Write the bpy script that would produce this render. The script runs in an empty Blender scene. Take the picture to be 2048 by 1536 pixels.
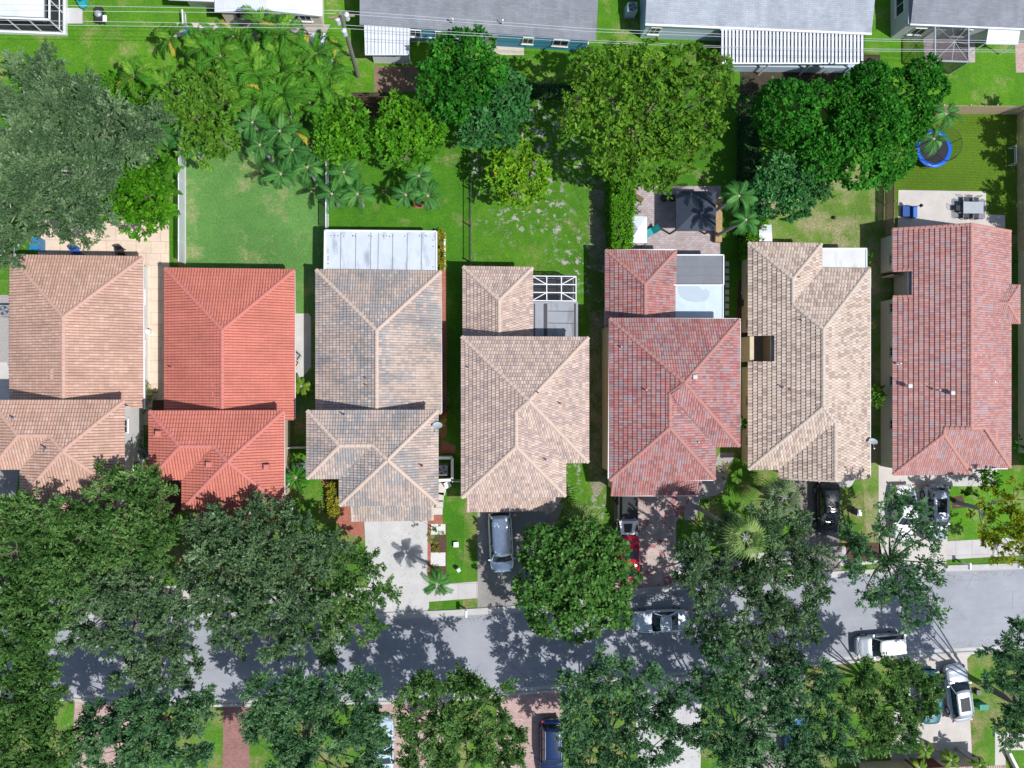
import bpy, math, random
import numpy as np
from mathutils import Vector, Matrix, noise as mnoise
R = math.radians
random.seed(7); RNG = np.random.default_rng(11)
sc = bpy.context.scene
COL = sc.collection

# ---------------------------------------------------------------- camera, sky, sun, exposure
H, F, TILT = 66.0, 1593.0, math.atan(144/1593.0)
cam = bpy.data.objects.new('camera', bpy.data.cameras.new('camera'))
COL.objects.link(cam)
cam.location = (0, 0, H); cam.rotation_euler = (0, -TILT, 0)
cam.data.sensor_width = 36; cam.data.lens = 36*F/2048
cam.data.clip_start = 1; cam.data.clip_end = 2000
sc.camera = cam
SUN = Vector((.52, -.30, 1.0)).normalized()
world = bpy.data.worlds.new('World'); sc.world = world; world.use_nodes = True
wn = world.node_tree.nodes; wl = world.node_tree.links
sky = wn.new('ShaderNodeTexSky'); sky.sky_type = 'NISHITA'; sky.sun_disc = False
sky.sun_elevation = math.asin(SUN.z); sky.sun_rotation = math.atan2(SUN.x, SUN.y)
wl.new(sky.outputs[0], wn['Background'].inputs[0]); wn['Background'].inputs[1].default_value = .12
sl = bpy.data.lights.new('sun', 'SUN'); sl.energy = 4.4; sl.angle = R(.5); sl.color = (1, .985, .975)
so = bpy.data.objects.new('sun', sl); COL.objects.link(so)
so.rotation_euler = (-SUN).to_track_quat('-Z', 'Y').to_euler(); so.location = SUN*100
sc.view_settings.view_transform = 'Standard'; sc.view_settings.look = 'None'
sc.view_settings.exposure = .18; sc.view_settings.gamma = 1
sc.cycles.max_bounces = 6; sc.cycles.diffuse_bounces = 3; sc.cycles.transparent_max_bounces = 8

# ---------------------------------------------------------------- pixel of the 2048 px photo -> world
ct, st = math.cos(TILT), math.sin(TILT)
def P(px, py, z=0.0):
    dx, dy, dz = (px-1024)/F, -(py-768)/F, -1.0
    wx, wy, wz = dx*ct - dz*st, dy, -(dx*st*-1) + dz*ct
    wz = dx*st + dz*ct
    t = (z-H)/wz
    return Vector((wx*t, wy*t, z))
def XY(px, py, z=0.0):
    p = P(px, py, z); return (p.x, p.y)

# ---------------------------------------------------------------- object helpers
def tag(o, label=None, cat=None, group=None, kind=None):
    if label: o['label'] = label
    if cat: o['category'] = cat
    if group: o['group'] = group
    if kind: o['kind'] = kind
    return o
def thing(name, label, cat, loc=(0,0,0), rz=0, group=None):
    o = bpy.data.objects.new(name, None); COL.objects.link(o)
    o.empty_display_size = .3
    o.location = loc; o.rotation_euler = (0,0,rz)
    return tag(o, label, cat, group)
def offs(o):
    v = Vector((0,0,0))
    while o is not None:
        v += Vector(o.location); o = o.parent
    return v
def kids(o): return [c for c in bpy.data.objects if c.parent == o]
def dup(root, loc, rz=0, label=None, scale=None):
    r = root.copy(); COL.objects.link(r); r.location = loc; r.rotation_euler = (0,0,rz)
    if label: r['label'] = label
    if scale: r.scale = scale
    for ch in kids(root):
        c = ch.copy(); COL.objects.link(c); c.parent = r
        for g in kids(ch):
            d = g.copy(); COL.objects.link(d); d.parent = c
    return r
class MB:
    def __init__(s): s.v = []; s.f = []; s.uv = None
    def add(s, vs, fs):
        n = len(s.v); s.v += [tuple(v) for v in vs]; s.f += [tuple(i+n for i in f) for f in fs]; return s
    def box(s, x0, x1, y0, y1, z0, z1):
        return s.add([(x0,y0,z0),(x1,y0,z0),(x1,y1,z0),(x0,y1,z0),(x0,y0,z1),(x1,y0,z1),(x1,y1,z1),(x0,y1,z1)],
            [(3,2,1,0),(4,5,6,7),(0,1,5,4),(1,2,6,5),(2,3,7,6),(3,0,4,7)])
    def rbox(s, c, sx, sy, sz, rz=0, z0=None):      # box centred at c (xy), rotated about z, from z0
        cx, cy = c[0], c[1]; zb = c[2] if z0 is None else z0
        co, si = math.cos(rz), math.sin(rz); vs = []
        for z in (zb, zb+sz):
            for a, b in ((-1,-1),(1,-1),(1,1),(-1,1)):
                x, y = a*sx/2, b*sy/2
                vs.append((cx+x*co-y*si, cy+x*si+y*co, z))
        return s.add(vs, [(3,2,1,0),(4,5,6,7),(0,1,5,4),(1,2,6,5),(2,3,7,6),(3,0,4,7)])
    def beam(s, a, b, w, h=None):                   # rectangular bar between two points
        a, b = Vector(a), Vector(b); d = (b-a)
        if d.length < 1e-6: return s
        d.normalize(); h = h or w
        side = d.cross(Vector((0,0,1)))
        if side.length < 1e-3: side = Vector((1,0,0))
        side.normalize(); up = side.cross(d)
        vs = []
        for p in (a, b):
            for i, j in ((-1,-1),(1,-1),(1,1),(-1,1)): vs.append(p + side*(i*w/2) + up*(j*h/2))
        return s.add(vs, [(3,2,1,0),(4,5,6,7),(0,1,5,4),(1,2,6,5),(2,3,7,6),(3,0,4,7)])
    def tube(s, pts, rads, n=6, cap=True):
        pts = [Vector(p) for p in pts]
        if not hasattr(rads, '__len__'): rads = [rads]*len(pts)
        base = len(s.v); prev = None
        for i, p in enumerate(pts):
            d = (pts[min(i+1,len(pts)-1)] - pts[max(i-1,0)])
            d = d.normalized() if d.length > 1e-9 else Vector((0,0,1))
            u = prev if prev is not None else (Vector((1,0,0)) if abs(d.x) < .8 else Vector((0,1,0)))
            u = (u - d*u.dot(d)); u = u.normalized() if u.length > 1e-6 else d.orthogonal().normalized()
            prev = u; w = d.cross(u)
            for k in range(n):
                a = 2*math.pi*k/n
                s.v.append(tuple(p + (u*math.cos(a)+w*math.sin(a))*rads[i]))
        for i in range(len(pts)-1):
            for k in range(n):
                a = base+i*n+k; b = base+i*n+(k+1)%n
                s.f.append((a, b, b+n, a+n))
        if cap:
            s.f.append(tuple(base+k for k in reversed(range(n))))
            s.f.append(tuple(base+(len(pts)-1)*n+k for k in range(n)))
        return s
    def lathe(s, c, prof, n=16):                    # prof = [(r,z)...] about vertical axis at c
        base = len(s.v); c = Vector(c)
        for r, z in prof:
            for k in range(n):
                a = 2*math.pi*k/n; s.v.append((c.x+r*math.cos(a), c.y+r*math.sin(a), c.z+z))
        for i in range(len(prof)-1):
            for k in range(n):
                a = base+i*n+k; b = base+i*n+(k+1)%n; s.f.append((a, b, b+n, a+n))
        s.f.append(tuple(base+k for k in reversed(range(n))))
        s.f.append(tuple(base+(len(prof)-1)*n+k for k in range(n)))
        return s
    def prism(s, poly, z0, z1):                     # poly = [(x,y)...]
        n = len(poly)
        ar = sum(poly[i][0]*poly[(i+1)%n][1]-poly[(i+1)%n][0]*poly[i][1] for i in range(n))
        if ar < 0: poly = poly[::-1]
        vs = [(x,y,z0) for x,y in poly]+[(x,y,z1) for x,y in poly]
        fs = [tuple(reversed(range(n))), tuple(range(n,2*n))]+[(i,(i+1)%n,(i+1)%n+n,i+n) for i in range(n)]
        return s.add(vs, fs)
    def build(s, name, m, parent=None, smooth=False, off=None):
        o0 = offs(parent) if off is None else Vector(off)
        me = bpy.data.meshes.new(name)
        me.from_pydata([(v[0]-o0.x, v[1]-o0.y, v[2]-o0.z) for v in s.v], [], s.f)
        if s.uv is not None:
            l = me.uv_layers.new(name='UVMap'); l.data.foreach_set('uv', np.array(s.uv, dtype=np.float32).ravel())
        me.materials.append(m)
        if smooth: me.polygons.foreach_set('use_smooth', [True]*len(me.polygons))
        o = bpy.data.objects.new(name, me); COL.objects.link(o); o.parent = parent
        if parent is None and off is not None: o.location = off
        return o
def npmesh(name, V, Fq, m, parent=None, smooth=False, attr=None, nv=4):
    """big meshes from numpy: V (n,3), Fq (m,nv)"""
    o0 = offs(parent); me = bpy.data.meshes.new(name)
    V = np.asarray(V, dtype=np.float32) - np.array(o0, dtype=np.float32)
    me.vertices.add(len(V)); me.vertices.foreach_set('co', V.ravel())
    nf = len(Fq); me.loops.add(nf*nv); me.loops.foreach_set('vertex_index', np.asarray(Fq, dtype=np.int32).ravel())
    me.polygons.add(nf); me.polygons.foreach_set('loop_start', np.arange(0, nf*nv, nv, dtype=np.int32))
    me.update(calc_edges=True)
    if attr is not None:
        a = me.attributes.new('tint', 'FLOAT', 'FACE'); a.data.foreach_set('value', np.asarray(attr, dtype=np.float32))
    me.materials.append(m)
    if smooth: me.polygons.foreach_set('use_smooth', [True]*nf)
    o = bpy.data.objects.new(name, me); COL.objects.link(o); o.parent = parent
    return o

# ---------------------------------------------------------------- materials
MATS = {}
class NT:
    def __init__(s, name):
        s.m = bpy.data.materials.new(name); s.m.use_nodes = True; s.t = s.m.node_tree
        s.b = s.t.nodes['Principled BSDF']; s.out = s.t.nodes['Material Output']
    def n(s, typ, **kw):
        x = s.t.nodes.new('ShaderNode'+typ)
        for k, v in kw.items():
            if k.startswith('i_'):
                x.inputs[k[2:].replace('_', ' ')].default_value = v
            else: setattr(x, k, v)
        return x
    def l(s, a, b): s.t.links.new(a, b)
    def co(s, scale=1.0, kind='Object', rot=0):
        c = s.n('TexCoord'); mp = s.n('Mapping')
        s.l(c.outputs[kind], mp.inputs[0])
        sv = scale if hasattr(scale, '__len__') else (scale,)*3
        mp.inputs['Scale'].default_value = sv; mp.inputs['Rotation'].default_value = (0,0,rot)
        return mp.outputs[0]
    def noise(s, vec, scale, detail=4, rough=.6, out='Fac'):
        x = s.n('TexNoise'); s.l(vec, x.inputs['Vector'])
        x.inputs['Scale'].default_value = scale; x.inputs['Detail'].default_value = detail; x.inputs['Roughness'].default_value = rough
        return x.outputs[out]
    def ramp(s, fac, stops, interp='LINEAR'):
        x = s.n('ValToRGB'); cr = x.color_ramp; cr.interpolation = interp
        while len(cr.elements) < len(stops): cr.elements.new(.5)
        for e, (p, c) in zip(cr.elements, stops):
            e.position = p; e.color = (*c, 1) if hasattr(c, '__len__') else (c,c,c,1)
        s.l(fac, x.inputs[0]); return x.outputs[0]
    def mix(s, a, b, fac, mode='MIX'):
        x = s.n('Mix', data_type='RGBA', blend_type=mode)
        for sock, v in ((x.inputs[6], a), (x.inputs[7], b), (x.inputs[0], fac)):
            if isinstance(v, bpy.types.NodeSocket): s.l(v, sock)
            elif hasattr(v, '__len__'): sock.default_value = (*v, 1)
            else: sock.default_value = v
        return x.outputs[2]
    def math(s, op, a, b=None):
        x = s.n('Math', operation=op)
        for i, v in enumerate((a, b)):
            if v is None: continue
            if isinstance(v, bpy.types.NodeSocket): s.l(v, x.inputs[i])
            else: x.inputs[i].default_value = v
        return x.outputs[0]
    def bump(s, h, strength=.3, dist=.02):
        x = s.n('Bump'); x.inputs['Strength'].default_value = strength; x.inputs['Distance'].default_value = dist
        s.l(h, x.inputs['Height']); s.l(x.outputs[0], s.b.inputs['Normal'])
    def fin(s, col, rough=.8, metal=0, spec=.4, coat=0):
        if isinstance(col, bpy.types.NodeSocket): s.l(col, s.b.inputs['Base Color'])
        else: s.b.inputs['Base Color'].default_value = (*col, 1)
        if isinstance(rough, bpy.types.NodeSocket): s.l(rough, s.b.inputs['Roughness'])
        else: s.b.inputs['Roughness'].default_value = rough
        s.b.inputs['Metallic'].default_value = metal
        s.b.inputs['Specular IOR Level'].default_value = spec
        s.b.inputs['Coat Weight'].default_value = coat; s.b.inputs['Coat Roughness'].default_value = .05
        return s.m
def sc3(c, k): return tuple(min(1, x*k) for x in c)
def plain(name, col, rough=.7, var=.18, scale=2.0, metal=0, spec=.4, coat=0, fine=30, bump=.15):
    if name in MATS: return MATS[name]
    t = NT(name); v = t.co()
    a = t.noise(v, scale, 5, .65); b = t.noise(v, fine, 3, .6)
    c = t.ramp(a, [(.25, sc3(col, 1-var)), (.55, col), (.8, sc3(col, 1+var*.8))])
    c = t.mix(c, t.ramp(b, [(.3, 1-var*.8), (.7, 1+var*.3)]), .8, 'MULTIPLY')
    if bump: t.bump(b, bump, .01)
    MATS[name] = t.fin(c, rough, metal, spec, coat); return MATS[name]

def grass(name, c1, c2, dry, amt=.35, white=None, wamt=.0, stripe=0):
    t = NT(name); v = t.co()
    big = t.noise(v, .16, 4, .6); mid = t.noise(v, .9, 5, .7); fin = t.noise(v, 7, 4, .75); vf = t.noise(v, 26, 2, .8)
    c = t.mix(c1, c2, t.ramp(mid, [(.32, 0), (.68, 1)]))
    c = t.mix(c, sc3(c1, .72), t.ramp(big, [(.4, 0), (.75, .8)]))
    dm = t.math('MULTIPLY', t.ramp(t.noise(v, .42, 6, .68), [(.62-amt*.35, 0), (.74-amt*.2, 1)]), t.ramp(fin, [(.25, .35), (.6, 1)]))
    c = t.mix(c, dry, dm)
    if stripe:
        w = t.n('TexWave', bands_direction='Y'); t.l(v, w.inputs[0]); w.inputs['Scale'].default_value = stripe
        w.inputs['Distortion'].default_value = .6
        c = t.mix(c, t.ramp(w.outputs[0], [(0, .86), (1, 1.08)]), .8, 'MULTIPLY')
    if wamt:
        wm = t.math('MULTIPLY', t.ramp(t.noise(v, 1.5, 6, .72), [(.60-wamt*.1, 0), (.64-wamt*.08, 1)]), t.ramp(t.noise(v, .16, 2, .5), [(.42, 0), (.56, 1)]))
        c = t.mix(c, white, wm)
    c = t.mix(c, t.ramp(fin, [(.25, .55), (.5, 1), (.8, 1.5)]), .85, 'MULTIPLY')
    c = t.mix(c, t.ramp(vf, [(.25, .6), (.75, 1.35)]), .8, 'MULTIPLY')
    t.bump(t.math('ADD', fin, vf), .9, .05)
    MATS[name] = t.fin(c, .9, 0, .15); return MATS[name]

def tiles(name, cols, weather=.2, patch=None, patchamt=.5, rough=.75, con=.5, joint_shade=.85):
    """roof tile: per tile colour from the UV cell (one UV unit = one tile)"""
    t = NT(name)
    uv = t.n('UVMap'); sep = t.n('SeparateXYZ'); t.l(uv.outputs[0], sep.inputs[0])
    fy = t.math('FLOOR', sep.outputs[1]); fx = t.math('FLOOR', sep.outputs[0])
    cmb = t.n('CombineXYZ'); t.l(fx, cmb.inputs[0]); t.l(fy, cmb.inputs[1])
    wn = t.n('TexWhiteNoise', noise_dimensions='2D'); t.l(cmb.outputs[0], wn.inputs['Vector'])
    k = len(cols); avg = tuple(sum(q[i] for q in cols)/k for i in range(3)); cols = [tuple(avg[i]+(q[i]-avg[i])*con for i in range(3)) for q in cols]
    c = t.ramp(wn.outputs['Value'], [(i/k, cols[i]) for i in range(k)], 'CONSTANT')
    v = t.co()
    if patch:
        pm = t.ramp(t.noise(v, .35, 3, .5), [(.5-.1*patchamt, 0), (.56, 1)])
        wn2 = t.n('TexWhiteNoise', noise_dimensions='2D'); 
        sc2 = t.n('VectorMath', operation='ADD'); t.l(cmb.outputs[0], sc2.inputs[0]); sc2.inputs[1].default_value = (17.3, 5.7, 0)
        t.l(sc2.outputs[0], wn2.inputs['Vector'])
        c = t.mix(c, t.mix(patch, sc3(patch, 1.25), wn2.outputs['Value']), t.math('MULTIPLY', pm, t.ramp(wn2.outputs['Value'], [(.25, 0), (.3, .85)])))
    c = t.mix(c, t.ramp(t.noise(v, .5, 5, .6), [(.3, 1-weather), (.6, 1.04)]), .9, 'MULTIPLY')
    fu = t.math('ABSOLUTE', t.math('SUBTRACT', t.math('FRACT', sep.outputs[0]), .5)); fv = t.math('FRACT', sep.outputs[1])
    c = t.mix(c, t.ramp(fu, [(.38, 1.0), (.44, .52)]), joint_shade, 'MULTIPLY')  # dark tile joints, with the shading lines between barrels painted into the colour
    c = t.mix(c, t.ramp(fv, [(.04, .50), (.10, 1.0)]), joint_shade, 'MULTIPLY')  # course joint likewise, the shade below each tile step put into the colour
    su = t.n('Mapping'); t.l(uv.outputs[0], su.inputs[0]); su.inputs['Scale'].default_value = (.55, .09, 1)
    c = t.mix(c, t.ramp(t.noise(su.outputs[0], 1, 5, .65), [(.30, 1-weather*1.1), (.55, 1.0), (.8, 1.08)]), .9, 'MULTIPLY')
    c = t.mix(c, (.09,.08,.075), t.math('MULTIPLY', t.ramp(t.noise(v, .8, 6, .7), [(.60, 0), (.80, 1)]), .35))
    c = t.mix(c, t.ramp(t.noise(v, 9, 4, .7), [(.3, .80), (.7, 1.12)]), .8, 'MULTIPLY')
    MATS[name] = t.fin(c, rough, 0, .3); return MATS[name]

def paving(name, cols, mortar, bw=.3, bh=.15, rot=0, msz=.012, offset=.5, rough=.85, stain=.25):
    t = NT(name); v = t.co(1.0, 'Object', rot)
    b = t.n('TexBrick', offset=offset); t.l(v, b.inputs[0])
    b.inputs['Color1'].default_value = (*cols[0],1); b.inputs['Color2'].default_value = (*cols[1],1); b.inputs['Mortar'].default_value = (*mortar,1)
    b.inputs['Scale'].default_value = 1; b.inputs['Brick Width'].default_value = bw; b.inputs['Row Height'].default_value = bh
    b.inputs['Mortar Size'].default_value = msz; b.inputs['Mortar Smooth'].default_value = .3
    c = t.mix(b.outputs[0], t.ramp(t.noise(v, .8, 6, .7), [(.3, 1-stain), (.7, 1.08)]), .9, 'MULTIPLY')
    c = t.mix(c, t.ramp(t.noise(v, 14, 3, .7), [(.3, .85), (.7, 1.1)]), .8, 'MULTIPLY')
    MATS[name] = t.fin(c, rough, 0, .25); return MATS[name]

def concrete(name, col, stain=(.2,.17,.13), amt=.4, grid=0):
    t = NT(name); v = t.co()
    c = t.mix(col, sc3(col, .82), t.ramp(t.noise(v, .7, 6, .7), [(.35, 0), (.7, 1)]))
    c = t.mix(c, stain, t.math('MULTIPLY', t.ramp(t.noise(v, .3, 6, .72), [(.48, 0), (.75, 1)]), amt))
    c = t.mix(c, t.ramp(t.noise(v, 20, 4, .75), [(.3, .84), (.7, 1.08)]), .8, 'MULTIPLY')
    if grid:
        b = t.n('TexBrick', offset=0); t.l(v, b.inputs[0]); b.inputs['Scale'].default_value = 1
        b.inputs['Brick Width'].default_value = grid; b.inputs['Row Height'].default_value = grid
        b.inputs['Mortar Size'].default_value = .015
        b.inputs['Color1'].default_value = b.inputs['Color2'].default_value = (1,1,1,1); b.inputs['Mortar'].default_value = (.55,.52,.5,1)
        c = t.mix(c, b.outputs[0], 1, 'MULTIPLY')
    MATS[name] = t.fin(c, .85, 0, .25); return MATS[name]

def leafmat(name, dark, mid, light, gloss=.35, trans=.25, odd=None):
    t = NT(name)
    a = t.n('Attribute', attribute_name='tint')
    stops = [(0, dark), (.5, mid), (.93, light)]
    if odd: stops.append((.97, odd))
    c = t.ramp(a.outputs['Fac'], stops)
    v = t.co(); c = t.mix(c, t.ramp(t.noise(v, .35, 3, .6), [(.3, .78), (.7, 1.18)]), .8, 'MULTIPLY')
    t.fin(c, .55, 0, gloss*.45)
    tr = t.n('BsdfTranslucent'); t.l(t.mix(c, (.75,1,.25), .35, 'MIX') if False else c, tr.inputs[0])
    ms = t.n('MixShader'); ms.inputs[0].default_value = trans
    t.l(t.b.outputs[0], ms.inputs[1]); t.l(tr.outputs[0], ms.inputs[2]); t.l(ms.outputs[0], t.out.inputs[0])
    MATS[name] = t.m; return t.m

def glassmat(name, col=(.02,.035,.05), rough=.05):
    t = NT(name); return t.fin(col, rough, 0, .8)
def paint(name, col, metal=0.0, rough=.3):
    t = NT(name); v = t.co(1,'Object')
    c = t.mix(col, sc3(col, .88), t.ramp(t.noise(v, 3, 4, .6), [(.4, 0), (.7, 1)]))
    MATS[name] = t.fin(c, rough+.02, (metal if metal >= .6 else metal*.25), .4, .5); return MATS[name]

M_white = plain('white_aluminium', (.74,.76,.78), .45, .06)
M_trim = plain('trim_white', (.72,.72,.70), .6, .08)
M_dark = plain('dark_metal', (.03,.03,.033), .5, .2)
M_black = plain('black_rubber', (.018,.018,.02), .75, .2)
M_wood = plain('weathered_wood', (.30,.22,.15), .85, .25, 3)
M_glass = glassmat('window_glass')
M_bark = plain('bark', (.16,.13,.105), .9, .35, 4)
M_barkp = plain('bark_pale', (.38,.36,.33), .9, .3, 4)
M_stucco_w = plain('stucco_white', (.70,.69,.66), .9, .07)
M_stucco_c = plain('stucco_cream', (.56,.46,.31), .9, .1)
M_stucco_g = plain('stucco_grey', (.50,.48,.44), .9, .08)
M_stucco_o = plain('stucco_olive', (.52,.52,.36), .9, .08)
M_grey = plain('grey_metal', (.34,.36,.38), .5, .12, metal=.3)
M_mulch = plain('mulch_brown', (.10,.055,.035), .95, .4, 6, fine=14, bump=.8)
M_red = plain('red_paint', (.5,.03,.04), .5, .1)
M_teal = plain('teal_plastic', (.02,.30,.32), .45, .1)
M_lime = plain('green_plastic', (.05,.50,.13), .4, .08)
M_navy = plain('blue_fabric', (.03,.09,.30), .8, .15)
M_terra = plain('terracotta', (.35,.10,.05), .85, .2)
# ================================================================ GROUND
_lv = [0]
def sheet(name, pts, m, z, world_pts=False, **kw):
    poly = pts if world_pts else [XY(x, y) for x, y in pts]
    b = MB(); n = len(poly)
    ar = sum(poly[i][0]*poly[(i+1)%n][1]-poly[(i+1)%n][0]*poly[i][1] for i in range(n))
    if ar < 0: poly = poly[::-1]
    b.add([(x, y, z) for x, y in poly], [tuple(range(n))])
    o = b.build(name, m); tag(o, kind='structure', **kw); return o
G_bright = grass('lawn_bright', (.072,.215,.014), (.115,.285,.016), (.27,.29,.10), .28)
G_back = grass('lawn_back', (.050,.170,.012), (.082,.235,.014), (.25,.25,.10), .2)
G_mow = grass('lawn_mown', (.095,.235,.055), (.135,.285,.07), (.30,.31,.14), .25)
G_weed = grass('lawn_weedy', (.055,.17,.012), (.10,.245,.016), (.2,.2,.07), .2, (.40,.36,.35), .55)
G_dry = grass('lawn_dry', (.11,.21,.03), (.15,.26,.04), (.36,.30,.18), .6)
G_turf = grass('lawn_turf', (.085,.165,.012), (.10,.19,.014), (.11,.20,.016), 0, stripe=1.3)
G_front = grass('lawn_front', (.075,.19,.018), (.10,.24,.02), (.30,.24,.12), .45)
G_dirt = grass('lawn_dirt', (.08,.16,.02), (.12,.18,.05), (.30,.26,.20), .5, (.36,.33,.30), .3)
# one sheet to the horizon
sheet('ground', [(-900,-900),(900,-900),(900,900),(-900,900)], G_front, 0, True)
z1, z2, z3, z4, z5 = .004, .008, .012, .016, .020
sheet('lawn', [(-60,-60),(2150,-60),(2150,190),(-60,190)], G_bright, z1)
sheet('lawn', [(1505,190),(2150,190),(2150,222),(1790,222),(1784,330),(1505,330)], G_bright, z1)
sheet('lawn', [(-60,190),(356,190),(356,560),(-60,560)], G_back, z1)
sheet('lawn', [(372,250),(650,250),(650,560),(637,830),(588,830),(560,560),(372,560)], G_mow, z1)
sheet('lawn', [(657,190),(938,190),(938,600),(925,1230),(884,1230),(884,560),(872,465),(657,465)], G_back, z1)
sheet('lawn', [(944,190),(1206,190),(1206,560),(1218,960),(1235,1200),(1130,1220),(1130,620),(944,560)], G_weed, z1)
sheet('lawn', [(1178,380),(1213,380),(1219,560),(1219,960),(1190,1000),(1178,960)], G_dirt, z2)
sheet('lawn', [(1210,190),(1500,190),(1500,640),(1210,560)], G_back, z1)
sheet('lawn', [(1520,330),(1784,330),(1784,560),(1762,1110),(1735,1110),(1700,560),(1500,500)], G_dry, z1)
sheet('lawn', [(1790,222),(2045,222),(2045,470),(1790,470)], G_turf, z1)
sheet('lawn', [(1890,940),(2150,940),(2150,1080),(1890,1080)], G_bright, z1)

# road with the gentle bend: upper and lower asphalt edge
RU = [(-120,1236),(380,1236),(560,1239),(777,1238),(900,1233),(1024,1225),(1150,1209),(1289,1188),(1450,1172),(1650,1156),(1890,1143),(2048,1138),(2220,1133)]
RL = [(-120,1376),(135,1387),(262,1396),(440,1399),(600,1398),(780,1394),(910,1387),(1024,1377),(1110,1370),(1230,1358),(1340,1346),(1450,1337),(1600,1321),(1700,1313),(1830,1301),(1940,1295),(2060,1290),(2220,1284)]
def asphalt():
    t = NT('asphalt'); v = t.co()
    c = t.mix((.265,.275,.305), (.325,.335,.365), t.ramp(t.noise(v, .35, 6, .65), [(.35, 0), (.68, 1)]))
    c = t.mix(c, (.40,.39,.385), t.ramp(t.noise(t.co((.05,1.1,1)), 1, 5, .7), [(.58, 0), (.72, .35)]))
    c = t.mix(c, (.16,.16,.17), t.ramp(t.noise(v, .22, 7, .75), [(.60, 0), (.70, .35)]))
    c = t.mix(c, (.20,.20,.215), t.ramp(t.noise(t.co((.12,2.2,1)), 1, 4, .6), [(.55, 0), (.8, .5)]))
    c = t.mix(c, t.ramp(t.noise(v, 30, 3, .8), [(.25, .80), (.75, 1.16)]), .8, 'MULTIPLY')
    vo = t.n('TexVoronoi', feature='DISTANCE_TO_EDGE'); t.l(t.co(.16), vo.inputs[0]); vo.inputs['Scale'].default_value = 1
    nz = t.noise(v, .5, 2, .5)
    cr = t.math('MULTIPLY', t.ramp(vo.outputs[0], [(0, 1), (.006, 0)]), t.ramp(nz, [(.5, 0), (.6, .5)]))
    c = t.mix(c, (.09,.09,.095), cr)
    t.bump(t.noise(v, 40, 2, .8), .4, .01)
    return t.fin(c, .85, 0, .3)
M_asph = asphalt()
sheet('road', RU+RL[::-1], M_asph, z5)
M_kerb = concrete('kerb_concrete', (.50,.49,.47), (.2,.18,.16), .35)
def kerb(line, side):
    """gutter pan, low riser and kerb top swept along the road edge; side +1 = north"""
    pts = [P(x, y) for x, y in line]
    prof = [(0,.016),(.28,.012),(.34,.10),(.37,.115),(.55,.115),(.57,.02),(.57,-.02)]
    b = MB(); n = len(prof)
    sub = []
    for i in range(len(pts)-1):
        for k in range(6): sub.append(pts[i].lerp(pts[i+1], k/6))
    sub.append(pts[-1])
    for i, p in enumerate(sub):
        d = (sub[min(i+1,len(sub)-1)]-sub[max(i-1,0)]); d.normalize()
        nrm = Vector((-d.y, d.x, 0))*side
        if nrm.y*side < 0: nrm = -nrm
        for o, z in prof: b.v.append((p.x+nrm.x*o, p.y+nrm.y*o, z))
    for i in range(len(sub)-1):
        for k in range(n-1):
            a = i*n+k; f = (a, a+n, a+n+1, a+1)
            b.f.append(f if side < 0 else f[::-1])
    return tag(b.build('kerb', M_kerb), kind='structure')
kerb(RU, 1); kerb(RL, -1)

M_conc = concrete('concrete_bright', (.52,.51,.50), (.32,.27,.2), .3, 0)
M_walk = concrete('concrete_walk', (.52,.495,.48), (.3,.26,.2), .3, 1.5)
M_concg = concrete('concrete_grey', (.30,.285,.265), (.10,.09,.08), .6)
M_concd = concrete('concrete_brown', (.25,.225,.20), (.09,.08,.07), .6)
M_concl = concrete('concrete_light', (.55,.51,.47), (.4,.33,.26), .25)
# pavement strips (north side of the road)
sheet('pavement', [(-60,1176),(380,1171),(452,1172),(760,1176),(760,1211),(452,1207),(380,1207),(-60,1210)], M_walk, z2)
sheet('pavement', [(852,1171),(955,1163),(955,1196),(852,1204)], M_walk, z2)
sheet('pavement', [(1352,1117),(1760,1090),(2048,1074),(2200,1066),(2200,1103),(2048,1110),(1760,1127),(1352,1152)], M_walk, z2)
# driveways
def flag():
    t = NT('stamped_flagstone'); v = t.co(1.15)
    vo = t.n('TexVoronoi'); t.l(v, vo.inputs[0]); vo.inputs['Scale'].default_value = 1.45
    ed = t.n('TexVoronoi', feature='DISTANCE_TO_EDGE'); t.l(v, ed.inputs[0]); ed.inputs['Scale'].default_value = 1.45
    sp = t.n('SeparateColor'); t.l(vo.outputs['Color'], sp.inputs[0])
    c = t.ramp(sp.outputs[0], [(0,(.40,.31,.28)),(.3,(.36,.26,.24)),(.5,(.43,.35,.31)),(.72,(.40,.30,.28)),(.84,(.34,.13,.14)),(1,(.36,.15,.15))], 'CONSTANT')
    c = t.mix(c, t.ramp(t.noise(t.co(), 1.1, 5, .7), [(.3,.75),(.7,1.15)]), .9, 'MULTIPLY')
    c = t.mix((.44,.36,.33), c, t.ramp(ed.outputs[0], [(.01,0),(.03,1)]))
    return t.fin(c, .7, 0, .3)
M_flag = flag()
M_pinkpave = paving('pink_pavers', ((.46,.40,.40),(.37,.30,.30)), (.26,.21,.2), .36, .18)
M_redpave = paving('red_pavers', ((.34,.17,.15),(.27,.13,.12)), (.2,.12,.1), .24, .12)
M_salmon = paving('salmon_pavers', ((.52,.36,.32),(.42,.28,.26)), (.3,.22,.2), .28, .14)
M_beige = paving('beige_flagstone', ((.70,.55,.42),(.64,.52,.42)), (.46,.32,.22), 1.15, .95, 0, .02, .35, .8, .2)
M_brick = paving('brick_strip', ((.42,.15,.10),(.34,.11,.08)), (.28,.13,.1), .22, .11)
sheet("driveway", [(728,1030),(858,1030),(858,1215),(852,1226),(750,1228),(735,1180)], M_conc, z3)
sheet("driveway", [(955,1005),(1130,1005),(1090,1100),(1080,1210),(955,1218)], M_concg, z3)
sheet("driveway", [(1130,905),(1131,985),(1108,1022),(1090,1030),(1090,900)], M_conc, z4)
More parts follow.
